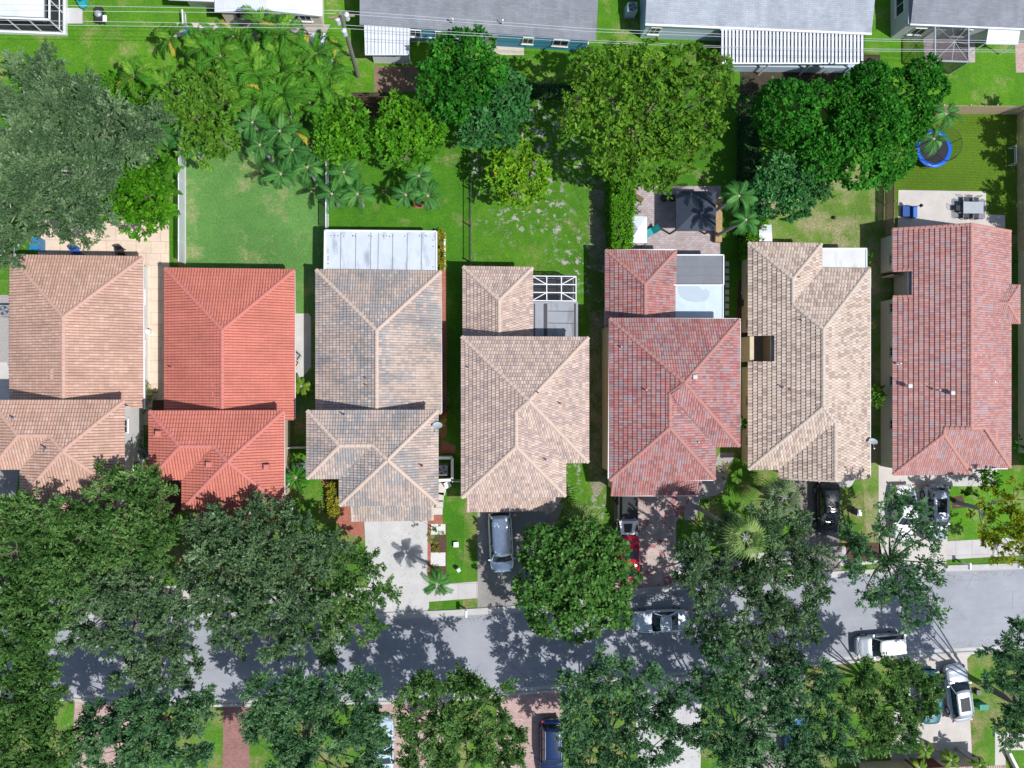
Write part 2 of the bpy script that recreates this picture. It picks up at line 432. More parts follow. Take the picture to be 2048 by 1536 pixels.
sheet("driveway", [(1228,975),(1400,975),(1352,1045),(1352,1182),(1288,1190),(1228,1195)], M_flag, z3)
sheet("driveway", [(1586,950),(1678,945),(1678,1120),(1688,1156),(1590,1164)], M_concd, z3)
sheet("driveway", [(1678,958),(1712,955),(1702,974),(1678,974)], M_conc, z4)
sheet("driveway", [(1757,930),(1790,930),(1790,945),(1900,945),(1892,1136),(1758,1150)], M_concl, z3)
sheet('path', [(1870,935),(1994,935),(1994,973),(1870,972)], M_walk, z5)
sheet("driveway", [(447,1412),(497,1412),(500,1600),(444,1600)], M_redpave, z3)
sheet("driveway", [(150,1400),(268,1408),(262,1600),(140,1600)], M_salmon, z3)
sheet("driveway", [(760,1405),(892,1400),(892,1600),(740,1600)], M_salmon, z3)
sheet("driveway", [(995,1392),(1138,1380),(1127,1392),(1127,1600),(985,1600)], M_salmon, z3)
sheet("driveway", [(1268,1363),(1404,1350),(1400,1600),(1280,1600)], M_conc, z3)
sheet("driveway", [(1480,1345),(1610,1335),(1600,1600),(1480,1600)], M_concg, z3)
sheet("driveway", [(1810,1313),(1945,1305),(1934,1318),(1946,1550),(1780,1550),(1795,1330)], M_concl, z3)
sheet('pavement', [(1990,1464),(2150,1464),(2150,1500),(2011,1500),(2011,1600),(1990,1600)], M_concl, z2)
# paths and patios
sheet('patio', [(76,440),(338,440),(339,560),(333,850),(288,850),(280,520),(76,520)], M_beige, z2)
sheet('path', [(588,627),(618,627),(622,635),(622,735),(600,760),(588,760)], M_conc, z2)
sheet('patio', [(1248,372),(1442,372),(1442,520),(1248,520)], M_pinkpave, z2)
sheet('patio', [(1797,380),(1972,383),(1972,429),(2010,430),(2010,470),(1795,470)], M_concl, z2)
sheet('path', [(881,540),(893,540),(893,870),(882,880)], M_brick, z2)
sheet('path', [(884,880),(911,893),(911,906),(878,906)], M_brick, z3)
sheet('path', [(640,950),(700,950),(700,1032),(728,1040),(728,1075),(700,1070),(668,1040)], M_brick, z2)
sheet('flower_bed', [(880,1048),(893,1048),(893,1155),(858,1155),(858,1100)], M_mulch, z3)
sheet('path', [(855,1040),(862,1040),(861,1155),(855,1155)], M_brick, z4)
M_gravelw = plain('gravel_white', (.62,.60,.58), .9, .25, 9, fine=25, bump=.8)
M_gravel = plain('gravel_grey', (.36,.33,.31), .9, .3, 9, fine=25, bump=.8)
sheet('gravel_bed', [(861,1048),(891,1048),(891,1069),(861,1069)], M_gravelw, z4)
sheet('gravel_bed', [(861,1105),(891,1105),(891,1132),(861,1132)], M_gravelw, z4)
sheet('gravel_bed', [(868,1030),(884,1030),(886,1048),(864,1048)], M_brick, z4)
sheet('gravel_bed', [(1405,960),(1440,905),(1470,905),(1445,985),(1400,1000),(1390,1040),(1370,1040),(1365,1010)], M_gravel, z2)
sheet('flower_bed', [(1476,560),(1496,560),(1494,700),(1470,700)], M_mulch, z2)
sheet('flower_bed', [(300,930),(366,930),(372,1010),(330,1050),(290,1040)], M_mulch, z2)
sheet('flower_bed', [(306,800),(333,800),(333,850),(300,850)], M_mulch, z3)
sheet('flower_bed', [(1902,995),(1925,990),(1932,1015),(1904,1018)], M_mulch, z2)
sheet('flower_bed', [(1690,1085),(1760,1085),(1765,1120),(1695,1125)], M_mulch, z3)
sheet('path', [(400,1010),(413,1010),(420,1060),(408,1058)], M_conc, z3)
sheet('patio', [(-80,590),(22,590),(22,830),(-80,830)], M_gravel, z2)
sheet('patio', [(-80,720),(14,725),(20,745),(20,800),(-80,800)], M_concl, z3)
sheet('patio', [(-80,935),(40,935),(30,1000),(-80,1010)], M_concg, z2)
sheet('patio', [(135,16),(165,16),(165,47),(135,47)], M_conc, z2)
sheet('patio', [(350,46),(455,46),(455,74),(345,74)], M_wood and plain('deck_boards', (.50,.44,.37), .8, .12, 3), z2)
sheet('flower_bed', [(455,44),(660,50),(640,90),(455,80)], M_gravel, z2)
sheet('patio', [(972,60),(1048,60),(1048,110),(1005,110),(972,100)], plain('deck_boards', (.5,.44,.37)), z2)
sheet('patio', [(2030,82),(2150,82),(2150,145),(2032,145)], M_salmon, z2)
sheet('patio', [(1845,60),(1950,60),(1950,125),(1850,125)], M_pinkpave, z2)
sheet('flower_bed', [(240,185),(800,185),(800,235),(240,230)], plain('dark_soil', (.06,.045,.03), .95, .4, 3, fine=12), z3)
sheet('flower_bed', [(748,132),(836,132),(836,183),(748,183)], plain('bare_earth', (.22,.15,.10), .95, .3, 2, fine=10), z3)
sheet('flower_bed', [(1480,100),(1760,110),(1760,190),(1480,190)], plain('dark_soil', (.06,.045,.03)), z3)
for i in range(8):                                   # stepping stones beside the red tiled wing
    y = 528+i*14
    b = MB(); c = P(1454, y); b.rbox((c.x, c.y, 0), .34, .40, .035, .06*((i*7)%3-1), z0=.004)
    tag(b.build('stepping_stone', M_concl), 'square stepping stone number %s from the top beside the rose tiled wing' % ('one two three four five six seven eight'.split()[i]), 'stepping stone', 'stepping stones beside the house with the white flat roof')

# ================================================================ TILED ROOFS
SL = .47
def facet(B, poly, col_w=.30, crs=.36, amp=.032, step=.045, stag=False, e0=None):
    """tiles laid in relief on one roof plane. poly: first edge is the eave, counter clockwise seen from above"""
    p = [Vector(q) for q in poly]
    u = (p[1]-p[0]); u.z = 0; u.normalize()
    nrm = Vector((0,0,0))
    for i in range(len(p)):
        a, b = p[i], p[(i+1)%len(p)]
        nrm += a.cross(b)
    nrm.normalize()
    if nrm.z < 0: nrm = -nrm
    v = nrm.cross(u).normalized()
    o = p[0]
    ou = o.dot(u); vo = (o.z-e0)/max(.05, v.z) if e0 is not None else 0.0
    q = [((a-o).dot(u), (a-o).dot(v)) for a in p]
    vmax = max(b for a, b in q)
    lv = sorted(set([0.0]+[round(k*crs-vo, 4) for k in range(1, int((vmax+vo)/crs)+1) if k*crs-vo > .005]+[round(b, 4) for a, b in q if 0 < b < vmax]+[round(vmax, 4)]))
    def span(vv):
        xs = []
        for i in range(len(q)):
            (a0, b0), (a1, b1) = q[i], q[(i+1)%len(q)]
            if (b0-vv)*(b1-vv) <= 0 and abs(b1-b0) > 1e-7:
                xs.append(a0+(a1-a0)*(vv-b0)/(b1-b0))
        return (min(xs), max(xs)) if xs else None
    fr = np.array([0, .10, .3, .5, .7, .90]); hp = np.array([0, .55, .95, 1, .95, .55])
    for i in range(len(lv)-1):
        a, b = lv[i], lv[i+1]
        if b-a < .012: continue
        s0, s1 = span(a+1e-4), span(b-1e-4)
        if not s0 or not s1: continue
        ci = int(((a+b)/2+vo)/crs); f0, f1 = (a+vo-ci*crs)/crs, (b+vo-ci*crs)/crs
        sh = .5*(ci % 2) if stag else 0
        k0 = math.floor((min(s0[0], s1[0])+ou)/col_w-sh)-1; k1 = math.ceil((max(s0[1], s1[1])+ou)/col_w-sh)+1
        base = np.arange(k0, k1+1)
        g = ((base[:, None]+fr[None, :])+sh).ravel()*col_w-ou; hh = np.tile(hp, len(base))*amp
        lo, hi = min(s0[0], s1[0]), max(s0[1], s1[1])
        keep = (g > lo-col_w*.3) & (g < hi+col_w*.3); g = g[keep]; hh = hh[keep]
        if len(g) < 2: continue
        ga, gb = np.clip(g, *s0), np.clip(g, *s1)
        ext = .05 if (i == 0) else 0.0
        l0 = step*(1-f0)+.012; l1 = step*(1-f1)+.012
        n = len(g); O = np.array(o); U = np.array(u); Vv = np.array(v); N = np.array(nrm)
        r0 = O+ga[:, None]*U+(a-ext)*Vv+(hh+l0)[:, None]*N
        r1 = O+gb[:, None]*U+b*Vv+(hh+l1)[:, None]*N
        rb = O+ga[:, None]*U+(a-ext)*Vv+(hh*.0+(-.01 if i == 0 else l0-step-.005))[:, None]*N if i == 0 else O+ga[:, None]*U+a*Vv+(hh+l0-step)[:, None]*N
        st = len(B.v)
        B.v += [tuple(x) for x in r0]+[tuple(x) for x in r1]+[tuple(x) for x in rb]
        ug = (g+ou)/col_w-sh+1000; vg0, vg1 = ci+.05+.9*max(0, f0), ci+.05+.9*min(1, f1)
        for k in range(n-1):
            B.f.append((st+k, st+k+1, st+n+k+1, st+n+k))
            um = (ug[k]+ug[k+1])/2; e = .001
            B.uv += [(um, vg0), (um, vg0), (um, vg1), (um, vg1)]
            if f0 < .02 or i == 0:
                B.f.append((st+2*n+k, st+2*n+k+1, st+k+1, st+k)); B.uv += [(um, vg0)]*4
def caps(B, a, b, r=.15):
    """overlapping half round ridge tiles"""
    a, b = Vector(a), Vector(b); L = (b-a).length; n = max(1, round(L/.40)); d = (b-a).normalized()
    side = d.cross(Vector((0,0,1))).normalized(); up = side.cross(d)
    for i in range(n):
        p, q = a+d*(i*L/n-.03), a+d*((i+1)*L/n)
        ra, rb = r*1.12, r*.94; st = len(B.v); K = 6
        for c, rr, lift in ((p, ra, .03), (q, rb, .012)):
            for k in range(K+1):
                t = math.pi*k/K
                B.v.append(tuple(c+side*(math.cos(t)*rr)+up*(math.sin(t)*rr*.75+lift-.01)))
        for k in range(K): B.f.append((st+k, st+k+1, st+K+2+k, st+K+1+k))
        B.f.append(tuple(st+k for k in range(K+1)))
    return B
class House:
    def __init__(s, name, label, cat, at, tile, ridge_m, **kw):
        s.t = thing(name, label, cat, (at[0], at[1], 0)); s.tile = tile; s.rm = ridge_m; s.kw = kw
        s.RB = MB(); s.RB.uv = []; s.caplist = []
    def f(s, *pts, **kw):
        k = dict(s.kw); k.update(kw); facet(s.RB, pts, **k)
    def c(s, *segs, r=.15):
        for a, b in segs: s.caplist.append((a, b, r))
    def finish(s):
        o = s.RB.build('roof', s.tile, s.t)
        s.roof = o
        
        for a, b, r in s.caplist: caps(MB(), a, b, r).build('ridge_cap', s.rm, o)
        return o
    def wall(s, poly, z0, z1, m, name='wall'):
        return MB().prism(poly, z0, z1).build(name, m, s.t)
    def fascia(s, poly, e, m=None, h=.16, name='fascia'):
        return MB().prism(poly, e-h, e-.012).build(name, m or M_trim, s.t)
    def gutter(s, pts, z, closed=False):
        b = MB()
        for i in range(len(pts)-1): b.beam((*pts[i], z), (*pts[i+1], z), .11, .10)
        return b.build('gutter', M_white, s.t)
    def window(s, x, y, z, face, w, h):
        """face: unit outward (nx, ny)"""
        nx, ny = face; tx, ty = -ny, nx
        def q(b, a0, a1, d0, d1, c0, c1):
            vs = [(x+tx*a+nx*d, y+ty*a+ny*d, z+c) for c in (c0, c1) for a, d in ((a0,d0),(a1,d0),(a1,d1),(a0,d1))]
            b.add(vs, [(3,2,1,0),(4,5,6,7),(0,1,5,4),(1,2,6,5),(2,3,7,6),(3,0,4,7)])
        g = MB(); q(g, -w/2+.05, w/2-.05, .012, .03, .05, h-.05); wo = g.build('window', M_glass, s.t)
        f = MB()
        q(f, -w/2, -w/2+.06, 0, .06, 0, h); q(f, w/2-.06, w/2, 0, .06, 0, h)
        q(f, -w/2+.06, w/2-.06, 0, .058, 0, .06); q(f, -w/2+.06, w/2-.06, 0, .058, h-.06, h)
        q(f, -.02, .02, .03, .05, .06, h-.06); f.build('window_frame', getattr(s, 'fm', M_trim), wo)
        sl = MB(); q(sl, -w/2-.06, w/2+.06, 0, .12, -.07, -.003); sl.build('window_sill', getattr(s, 'fm', M_trim), wo)
    def door(s, x, y, face, w, h, m, panels=0, name='door'):
        nx, ny = face; tx, ty = -ny, nx; b = MB()
        def q(a0, a1, d0, d1, c0, c1):
            vs = [(x+tx*a+nx*d, y+ty*a+ny*d, c) for c in (c0, c1) for a, d in ((a0,d0),(a1,d0),(a1,d1),(a0,d1))]
            b.add(vs, [(3,2,1,0),(4,5,6,7),(0,1,5,4),(1,2,6,5),(2,3,7,6),(3,0,4,7)])
        q(-w/2, w/2, .005, .05, .02, h)
        for r in range(panels):
            hh = (h-.2)/panels
            for c in range(max(1, int(w/1.1))):
                cw = w/max(1, int(w/1.1)); q(-w/2+c*cw+.1, -w/2+(c+1)*cw-.1, .05, .068, .1+r*hh+.06, .1+(r+1)*hh-.04)
        d = b.build(name, m, s.t)
        if panels == 0:
            k = MB(); k.tube([(x+tx*(w/2-.1)+nx*.05, y+ty*(w/2-.1)+ny*.05, 1.0), (x+tx*(w/2-.1)+nx*.12, y+ty*(w/2-.1)+ny*.12, 1.0)], .03); k.build('handle', M_grey, d)
    def vent(s, px, py, z, kind='pipe', m=None):
        p = P(px, py, z); b = MB()
        if kind == 'pipe':
            b.lathe((p.x, p.y, z-.25), [(.10,0),(.10,.02),(.055,.05),(.055,.5),(.05,.5)], 10)
        elif kind == 'hood':
            b.rbox((p.x, p.y, z-.15), .26, .24, .33); b.rbox((p.x, p.y, z+.18), .34, .30, .05)
        elif kind == 'box':
            b.rbox((p.x, p.y, z-.2), .42, .42, .3); b.rbox((p.x, p.y, z+.1), .34, .34, .08)
        o = b.build('roof_vent', m or M_grey, s.roof)
        return o
def up(p, z): return (p[0], p[1], z)
def inset(x0, x1, y0, y1, d): return [(x0+d, y0+d), (x1-d, y0+d), (x1-d, y1-d), (x0+d, y1-d)]
def V3(x, y, e, d): return (x, y, e+SL*d)

def rear_block(h, x0, x1, yn, ys, e, hip=True, yw=None):
    """hip at the north end, ridge running south into the taller block. returns ridge z"""
    m = (x0+x1)/2; d = (x1-x0)/2
    nw, ne, sw, se = (x0, yn, e), (x1, yn, e), (x0, ys, e), (x1, ys, e)
    A = V3(m, yn-d, e, d); Bq = V3(m, ys, e, d)
    h.f(ne, nw, A); h.f(se, ne, A, Bq); h.f(nw, sw, Bq, A)
    h.c((nw, A), (ne, A), (A, Bq))
    return A
def f_roof(h, x0, x1, yn, yw, xg, ys, e, mirror=False):
    """L shaped hip roof: west wing x0..xg down to yw, gable wing xg..x1 down to ys"""
    d1 = (yn-yw)/2; w = (x1-xg)/2
    NW, NE, SE, SW = (x0,yn,e), (x1,yn,e), (x1,ys,e), (xg,ys,e)
    Vq, WL = (xg,yw,e), (x0,yw,e)
    C = V3(x0+d1, yn-d1, e, d1); Bq = V3(xg+d1, yn-d1, e, d1)
    # ridge of the wing: mid x, from yn-w (hip from NE) to ys+w
    A1 = V3(x1-w, yn-w, e, w); A2 = V3(x1-w, ys+w, e, w)
    if A2[1] > A1[1]: ym = (A1[1]+A2[1])/2; A1 = (A1[0], ym, A1[2]); A2 = (A2[0], ym-.001, A2[2])
    h.f(NE, NW, C, Bq, A1); h.f(SE, NE, A1, A2); h.f(SW, SE, A2); h.f(Vq, SW, A2, A1, Bq)
    h.f(WL, Vq, Bq, C); h.f(NW, WL, C)
    h.c((NW, C), (WL, C), (C, Bq), (Bq, A1), (NE, A1), (SE, A2), (SW, A2))
    return A2
def l_roof(h, x0, x1, yn, ye, xe, ys, e):
    """big hipped square x0..x1 x ye..yn with a narrower wing x0..xe running south to ys"""
    w = (x1-x0)/2; d = (xe-x0)/2
    NW, NE, E1, Vq, SE, SW = (x0,yn,e), (x1,yn,e), (x1,ye,e), (xe,ye,e), (xe,ys,e), (x0,ys,e)
    k = min(w, (yn-ye)/2)
    A = V3(x0+w, yn-k, e, k)
    A = V3(x0+w, (yn-w+ye+w)/2, e, w)
    Bq = V3(x0+d, ye+d, e, d); C = V3(x0+d, ys+d, e, d)
    h.f(NE, NW, A); h.f(E1, NE, A); h.f(Vq, E1, A, Bq); h.f(SE, Vq, Bq, C); h.f(SW, SE, C); h.f(NW, SW, C, Bq, A)
    h.c((NW, A), (NE, A), (E1, A), (A, Bq), (Bq, C), (SE, C), (SW, C))
    return A
def skirt(h, x0, x1, yt, yb, e):
    """single slope over the garage: eave yb, rising to yt"""
    zt = e+SL*(yt-yb)
    h.f((x0, yb, e), (x1, yb, e), (x1, yt, zt), (x0, yt, zt))
    h.c(((x0+.06, yb, e), (x0+.06, yt, zt)), ((x1-.06, yb, e), (x1-.06, yt, zt)), r=.11)

E1, E2 = 2.45, 5.1
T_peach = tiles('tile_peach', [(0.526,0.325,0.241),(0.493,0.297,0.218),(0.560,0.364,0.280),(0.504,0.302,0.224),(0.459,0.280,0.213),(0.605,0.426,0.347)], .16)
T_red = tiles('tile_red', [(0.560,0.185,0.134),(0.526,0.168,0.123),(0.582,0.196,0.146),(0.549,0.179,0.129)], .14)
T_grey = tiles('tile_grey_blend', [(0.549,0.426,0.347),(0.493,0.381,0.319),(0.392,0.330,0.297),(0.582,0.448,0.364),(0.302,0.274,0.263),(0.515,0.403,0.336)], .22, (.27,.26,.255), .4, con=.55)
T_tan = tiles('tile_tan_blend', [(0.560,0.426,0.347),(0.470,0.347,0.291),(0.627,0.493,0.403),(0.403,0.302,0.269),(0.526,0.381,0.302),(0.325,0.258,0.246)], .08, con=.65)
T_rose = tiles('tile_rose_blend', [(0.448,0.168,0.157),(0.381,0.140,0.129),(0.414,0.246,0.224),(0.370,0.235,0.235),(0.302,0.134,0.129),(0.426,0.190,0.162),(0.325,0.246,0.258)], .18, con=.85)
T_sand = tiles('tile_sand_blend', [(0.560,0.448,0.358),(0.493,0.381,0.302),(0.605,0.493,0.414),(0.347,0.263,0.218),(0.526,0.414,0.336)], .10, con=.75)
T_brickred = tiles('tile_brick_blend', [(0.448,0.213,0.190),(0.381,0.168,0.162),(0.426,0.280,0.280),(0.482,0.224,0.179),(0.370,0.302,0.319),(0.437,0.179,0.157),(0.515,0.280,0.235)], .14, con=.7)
RC_peach = plain('ridge_peach', (.50,.31,.24), .8, .12, 3)
RC_red = plain('ridge_red', (.50,.17,.14), .8, .1, 3)
RC_tan = plain('ridge_tan', (.53,.41,.33), .8, .1, 3)
RC_rose = plain('ridge_rose', (.40,.19,.16), .8, .14, 3)
RC_sand = plain('ridge_sand', (.50,.42,.35), .8, .12, 3)
RC_brick = plain('ridge_brick', (.45,.22,.18), .8, .14, 3)

def X(px, py, z): return P(px, py, z).x
def Y(px, py, z): return P(px, py, z).y
OV = .42

# ---- first three houses share one plan: one-storey rear block, two-storey L block, garage skirt
def plan_a(label, rear, front, sk, tile, rc, wallm, kw, vents, ex=None):
    rx0, rx1, ryn, rys = rear
    x0, x1, yn, yw, xg, ys = front
    h = House('house', label, 'house', ((x0+x1)/2, (yn+ys)/2), tile, rc, **kw)
    rear_block(h, rx0, rx1, ryn, rys, E1)
    f_roof(h, x0, x1, yn, yw, xg, ys, E2)
    skirt(h, sk[0], sk[1], ys+.30, sk[2], 2.85)
    h.finish()
    h.wall(inset(rx0, rx1, rys, ryn, OV), 0, E1-.05, wallm)
    h.fascia(inset(rx0, rx1, rys+.0, ryn, .05), E1)
    h.wall([(x0+OV, yw+OV), (xg+OV, yw+OV), (xg+OV, ys+OV), (x1-OV, ys+OV), (x1-OV, yn-OV), (x0+OV, yn-OV)], 0, E2-.05, wallm)
    h.fascia([(x0+.05, yw+.05), (xg+.05, yw+.05), (xg+.05, ys+.05), (x1-.05, ys+.05), (x1-.05, yn-.05), (x0+.05, yn-.05)], E2)
    h.wall([(sk[0]+.35, sk[2]+.35), (sk[1]-.35, sk[2]+.35), (sk[1]-.35, ys+.5), (sk[0]+.35, ys+.5)], 0, 2.82, wallm)
    h.fascia([(sk[0]+.05, sk[2]+.05), (sk[1]-.05, sk[2]+.05), (sk[1]-.05, ys+.45), (sk[0]+.05, ys+.45)], 2.85)
    mx = (sk[0]+sk[1])/2
    h.door(mx, sk[2]+.35, (0,-1), 4.7, 2.2, M_trim, 4, 'garage_door')
    h.door(x0+1.4, yw+OV, (0,-1), 1.0, 2.05, plain('door_brown', (.16,.06,.03)), 0)
    h.window(mx, ys+OV, 3.5, (0,-1), 1.7, 1.1)
    h.window(x0+1.3, yw+OV, 3.5, (0,-1), 1.2, 1.1)
    h.window(x1-OV, (yn+ys)/2+1.6, 3.4, (1,0), 1.0, 1.2); h.window(x1-OV, (yn+ys)/2-1.8, 1.0, (1,0), 1.2, 1.2)
    h.window(x0+OV, (yn+yw)/2, 3.5, (-1,0), 1.0, 1.1)
    for k in (.25, .6): h.window(rx1-OV, ryn+(rys-ryn)*k, 1.0, (1,0), 1.2, 1.1); h.window(rx0+OV, ryn+(rys-ryn)*k, 1.0, (-1,0), 1.2, 1.1)
    for k in (.3, .7): h.window(rx0+(rx1-rx0)*k, ryn-OV, .9, (0,1), 1.5, 1.2)
    for v in vents: h.vent(*v)
    return h
barrel = dict(col_w=.21, crs=.33, amp=.06, step=.05)
shake = dict(col_w=.20, crs=.31, amp=.034, step=.06)
h1 = plan_a('two storey house with a peach brown barrel tile roof, leftmost in the row',
    (X(22,650,E1), X(285,650,E1), Y(150,513,E1), Y(285,816,E1)),
    (X(-18,880,E2), X(248,880,E2), Y(120,802,E2), Y(0,937,E2), X(43,960,E2), Y(120,995,E2)),
    (X(92,1015,2.85), X(232,1015,2.85), Y(150,1028,2.85)), T_peach, RC_peach, M_stucco_w, barrel,
    [(108,742,4.2,'box',RC_peach), (108,753,4.2,'box',RC_peach), (24,837,6.1,'pipe'), (87,901,7,'pipe')])
h2 = plan_a('two storey house with a plain salmon red barrel tile roof',
    (X(331,700,E1), X(588,700,E1), Y(460,539,E1), Y(588,840,E1)),
    (X(300,880,E2), X(567,880,E2), Y(433,823,E2), Y(320,958,E2), X(366,980,E2), Y(460,1015,E2)),
    (X(398,1030,2.85), X(545,1030,2.85), Y(460,1045,2.85)), T_red, RC_red, M_stucco_c, barrel,
    [(430,769,4.3,'box',RC_red), (430,788,4.3,'box',RC_red), (342,736,3.1,'pipe',RC_red), (317,867,5.8,'box',RC_red), (418,929,6.3,'box',RC_red), (533,934,6,'box',RC_red)])
h3 = plan_a('two storey house with a mottled grey and peach tile roof and white patio roof',
    (X(633,680,E1), X(881,680,E1), Y(757,542,E1), Y(881,829,E1)),
    (X(615,900,E2), X(875,900,E2), Y(746,822,E2), Y(630,956,E2), X(680,980,E2), Y(776,1009,E2)),
    (X(703,1030,2.85), X(866,1030,2.85), Y(784,1040,2.85)), T_grey, RC_tan, M_stucco_w, shake,
    [(732,756,4.4,'pipe',M_terra), (732,770,4.4,'pipe',M_terra), (844,932,6.1,'pipe',M_terra), (689,831,5.8,'pipe')])
# ---- houses four and five: small one-storey rear wing, two-storey L block
def plan_b(label, rear, front, sk, tile, rc, wallm, kw, vents, rear_right):
    rx0, rx1, ryn, rys = rear
    x0, x1, yn, ye, xe, ys = front
    h = House('house', label, 'house', ((x0+x1)/2, (yn+ys)/2), tile, rc, **kw)
    rear_block(h, rx0, rx1, ryn, rys, E1)
    l_roof(h, x0, x1, yn, ye, xe, ys, E2)
    skirt(h, sk[0], sk[1], ys+.30, sk[2], 2.85)
    h.finish()
    h.wall(inset(rx0, rx1, rys-.3, ryn, OV), 0, E1-.05, wallm)
    h.fascia(inset(rx0, rx1, rys, ryn, .05), E1)
    h.wall([(x0+OV, ys+OV), (xe-OV, ys+OV), (xe-OV, ye+OV), (x1-OV, ye+OV), (x1-OV, yn-OV), (x0+OV, yn-OV)], 0, E2-.05, wallm)
    h.fascia([(x0+.05, ys+.05), (xe-.05, ys+.05), (xe-.05, ye+.05), (x1-.05, ye+.05), (x1-.05, yn-.05), (x0+.05, yn-.05)], E2)
    h.wall([(sk[0]+.35, sk[2]+.35), (sk[1]-.35, sk[2]+.35), (sk[1]-.35, ys+.5), (sk[0]+.35, ys+.5)], 0, 2.82, wallm)
    h.fascia([(sk[0]+.05, sk[2]+.05), (sk[1]-.05, sk[2]+.05), (sk[1]-.05, ys+.45), (sk[0]+.05, ys+.45)], 2.85)
    mx = (sk[0]+sk[1])/2
    h.door(mx, sk[2]+.35, (0,-1), 4.7, 2.2, M_trim, 4, 'garage_door')
    h.door((xe+x1)/2-.1, ye+OV, (0,-1), 1.0, 2.05, plain('door_brown', (.16,.06,.03)), 0)
    h.window(mx, ys+OV, 3.5, (0,-1), 1.7, 1.1)
    for k in (.25, .5, .75):
        h.window(x0+OV, yn+(ys-yn)*k, 3.4, (-1,0), 1.0, 1.2); h.window(x1-OV, yn+(ye-yn)*k, 3.4, (1,0), 1.0, 1.2)
    h.window((rx0+rx1)/2, ryn-OV, .9, (0,1), 1.8, 1.3); h.window((x0+x1)/2+2.5, yn-OV, 3.5, (0,1), 1.2, 1.1)
    for v in vents: h.vent(*v)
    return h
h4 = plan_b('two storey house with a tan and brown mottled tile roof and grey flat rear roof',
    (X(927,600,E1), X(1064,600,E1), Y(995,535,E1), Y(1000,690,E1)),
    (X(924,800,E2), X(1176,800,E2), Y(1050,675,E2), Y(1150,924,E2), X(1130,950,E2), Y(1025,993,E2)),
    (X(934,1010,2.85), X(1108,1010,2.85), Y(1024,1021,2.85)), T_tan, RC_tan, M_stucco_c, dict(shake, stag=True),
    [(1121,807,6.5,'pipe',M_terra), (1078,786,7.3,'pipe'), (1093,920,6.2,'pipe'), (938,736,5.5,'pipe')], 0)
h5 = plan_b('two storey house with a dark rose red tile roof and flat roofed rear rooms',
    (X(1212,580,E1), X(1351,580,E1), Y(1281,502,E1), Y(1280,655,E1)),
    (X(1220,800,E2), X(1478,800,E2), Y(1350,639,E2), Y(1450,892,E2), X(1429,930,E2), Y(1320,959,E2)),
    (X(1222,975,2.85), X(1398,975,2.85), Y(1310,989,2.85)), T_rose, RC_rose, M_stucco_c, dict(shake, col_w=.20, crs=.36),
    [(1389,754,7.2,'hood'), (1242,694,5.6,'pipe'), (1292,780,6.5,'pipe'), (1396,884,5.9,'pipe')], 0)

# ---- house six: long one-storey, tan blend, courtyard notch and gabled garage wing
e = 2.6
x0, x1 = X(1497,720,e), X(1738,720,e); yn, ys = Y(1690,538,e), Y(1520,938,e)
m, w = (x0+x1)/2, (x1-x0)/2
rx1, ryn = X(1642,490,e), Y(1570,487,e); rw = (rx1-x0)/2
gx = X(1558,945,e); gw = (x1-gx)/2; gys = Y(1650,957,e)
h6 = House('house', 'single storey house with a sandy brown tile roof and a white flat corner roof', 'house', (m, (yn+ys)/2), T_sand, RC_sand, **dict(shake, col_w=.26, crs=.37, stag=True))
NWr, NEr = (x0, ryn, e), (rx1, ryn, e); A1 = V3(x0+rw, ryn-rw, e, rw); A2 = V3(x0+rw, yn-rw, e, rw)
NE = (x1, yn, e); V1 = (rx1, yn, e); A3 = V3(m, yn-w, e, w); A4 = V3(m, ys+w, e, w)
SWc = (x0, ys, e); V2 = (gx, ys, e); A5 = V3(x1-gw, ys+gw, e, gw); G5 = V3(x1-gw, gys, e, gw)
nx_, ny0, ny1 = X(1541,700,e), Y(1500,723,e), Y(1500,672,e); nd = nx_-x0
h6.f(NEr, NWr, A1); h6.f(V1, NEr, A1, A2); h6.f(NE, V1, A2, A3)
h6.f(NWr, (x0, ny1, e), V3(nx_, ny1, e, nd), V3(nx_, A2[1] if A2[1] > ny1 else ny1, e, nd), A1) if False else None
yA = A1[1]
h6.f(NWr, (x0, ny1, e), (m, ny1, e+SL*w), A3, A2, A1)
h6.f(V3(nx_, ny1, e, nd), V3(nx_, ny0, e, nd), (m, ny0, e+SL*w), (m, ny1, e+SL*w), e0=e)
h6.f((x0, ny0, e), SWc, A4, (m, ny0, e+SL*w))
h6.f(SWc, V2, A5, A4)
h6.f(V2, (gx, gys, e), G5, A5)
h6.f((x1, gys, e), NE, A3, A4, A5, G5)
h6.c((NWr, A1), (NEr, A1), (A1, A2), (A2, A3), (NE, A3), (A3, A4), (SWc, A4), (A4, A5), (A5, G5))
h6.c(((gx, gys+.05, e+.03), G5), ((x1, gys+.05, e+.03), G5), r=.09)
h6.finish()
i = OV
h6.wall([(x0+i, ys+i), (gx+i, ys+i), (gx+i, gys+i), (x1-i, gys+i), (x1-i, yn-i), (rx1-i, yn-i), (rx1-i, ryn-i), (x0+i, ryn-i), (x0+i, ny1+i), (nx_+i, ny1+i), (nx_+i, ny0-i), (x0+i, ny0-i)], 0, e-.05, M_stucco_c)
h6.fascia([(x0+.05, ys+.05), (gx+.05, ys+.05), (gx+.05, gys+.05), (x1-.05, gys+.05), (x1-.05, yn-.05), (rx1-.05, yn-.05), (rx1-.05, ryn-.05), (x0+.05, ryn-.05), (x0+.05, ny1+.05), (nx_+.05, ny1+.05), (nx_+.05, ny0-.05), (x0+.05, ny0-.05)], e)
MB().add([(gx+i, gys+i-.01, e-.05), (x1-i, gys+i-.01, e-.05), (x1-gw, gys+i-.01, G5[2]-.25)], [(0,1,2)]).build('gable_wall', M_stucco_c, h6.t)
h6.door(x1-gw, gys+i, (0,-1), 4.4, 2.1, M_trim, 4, 'garage_door')
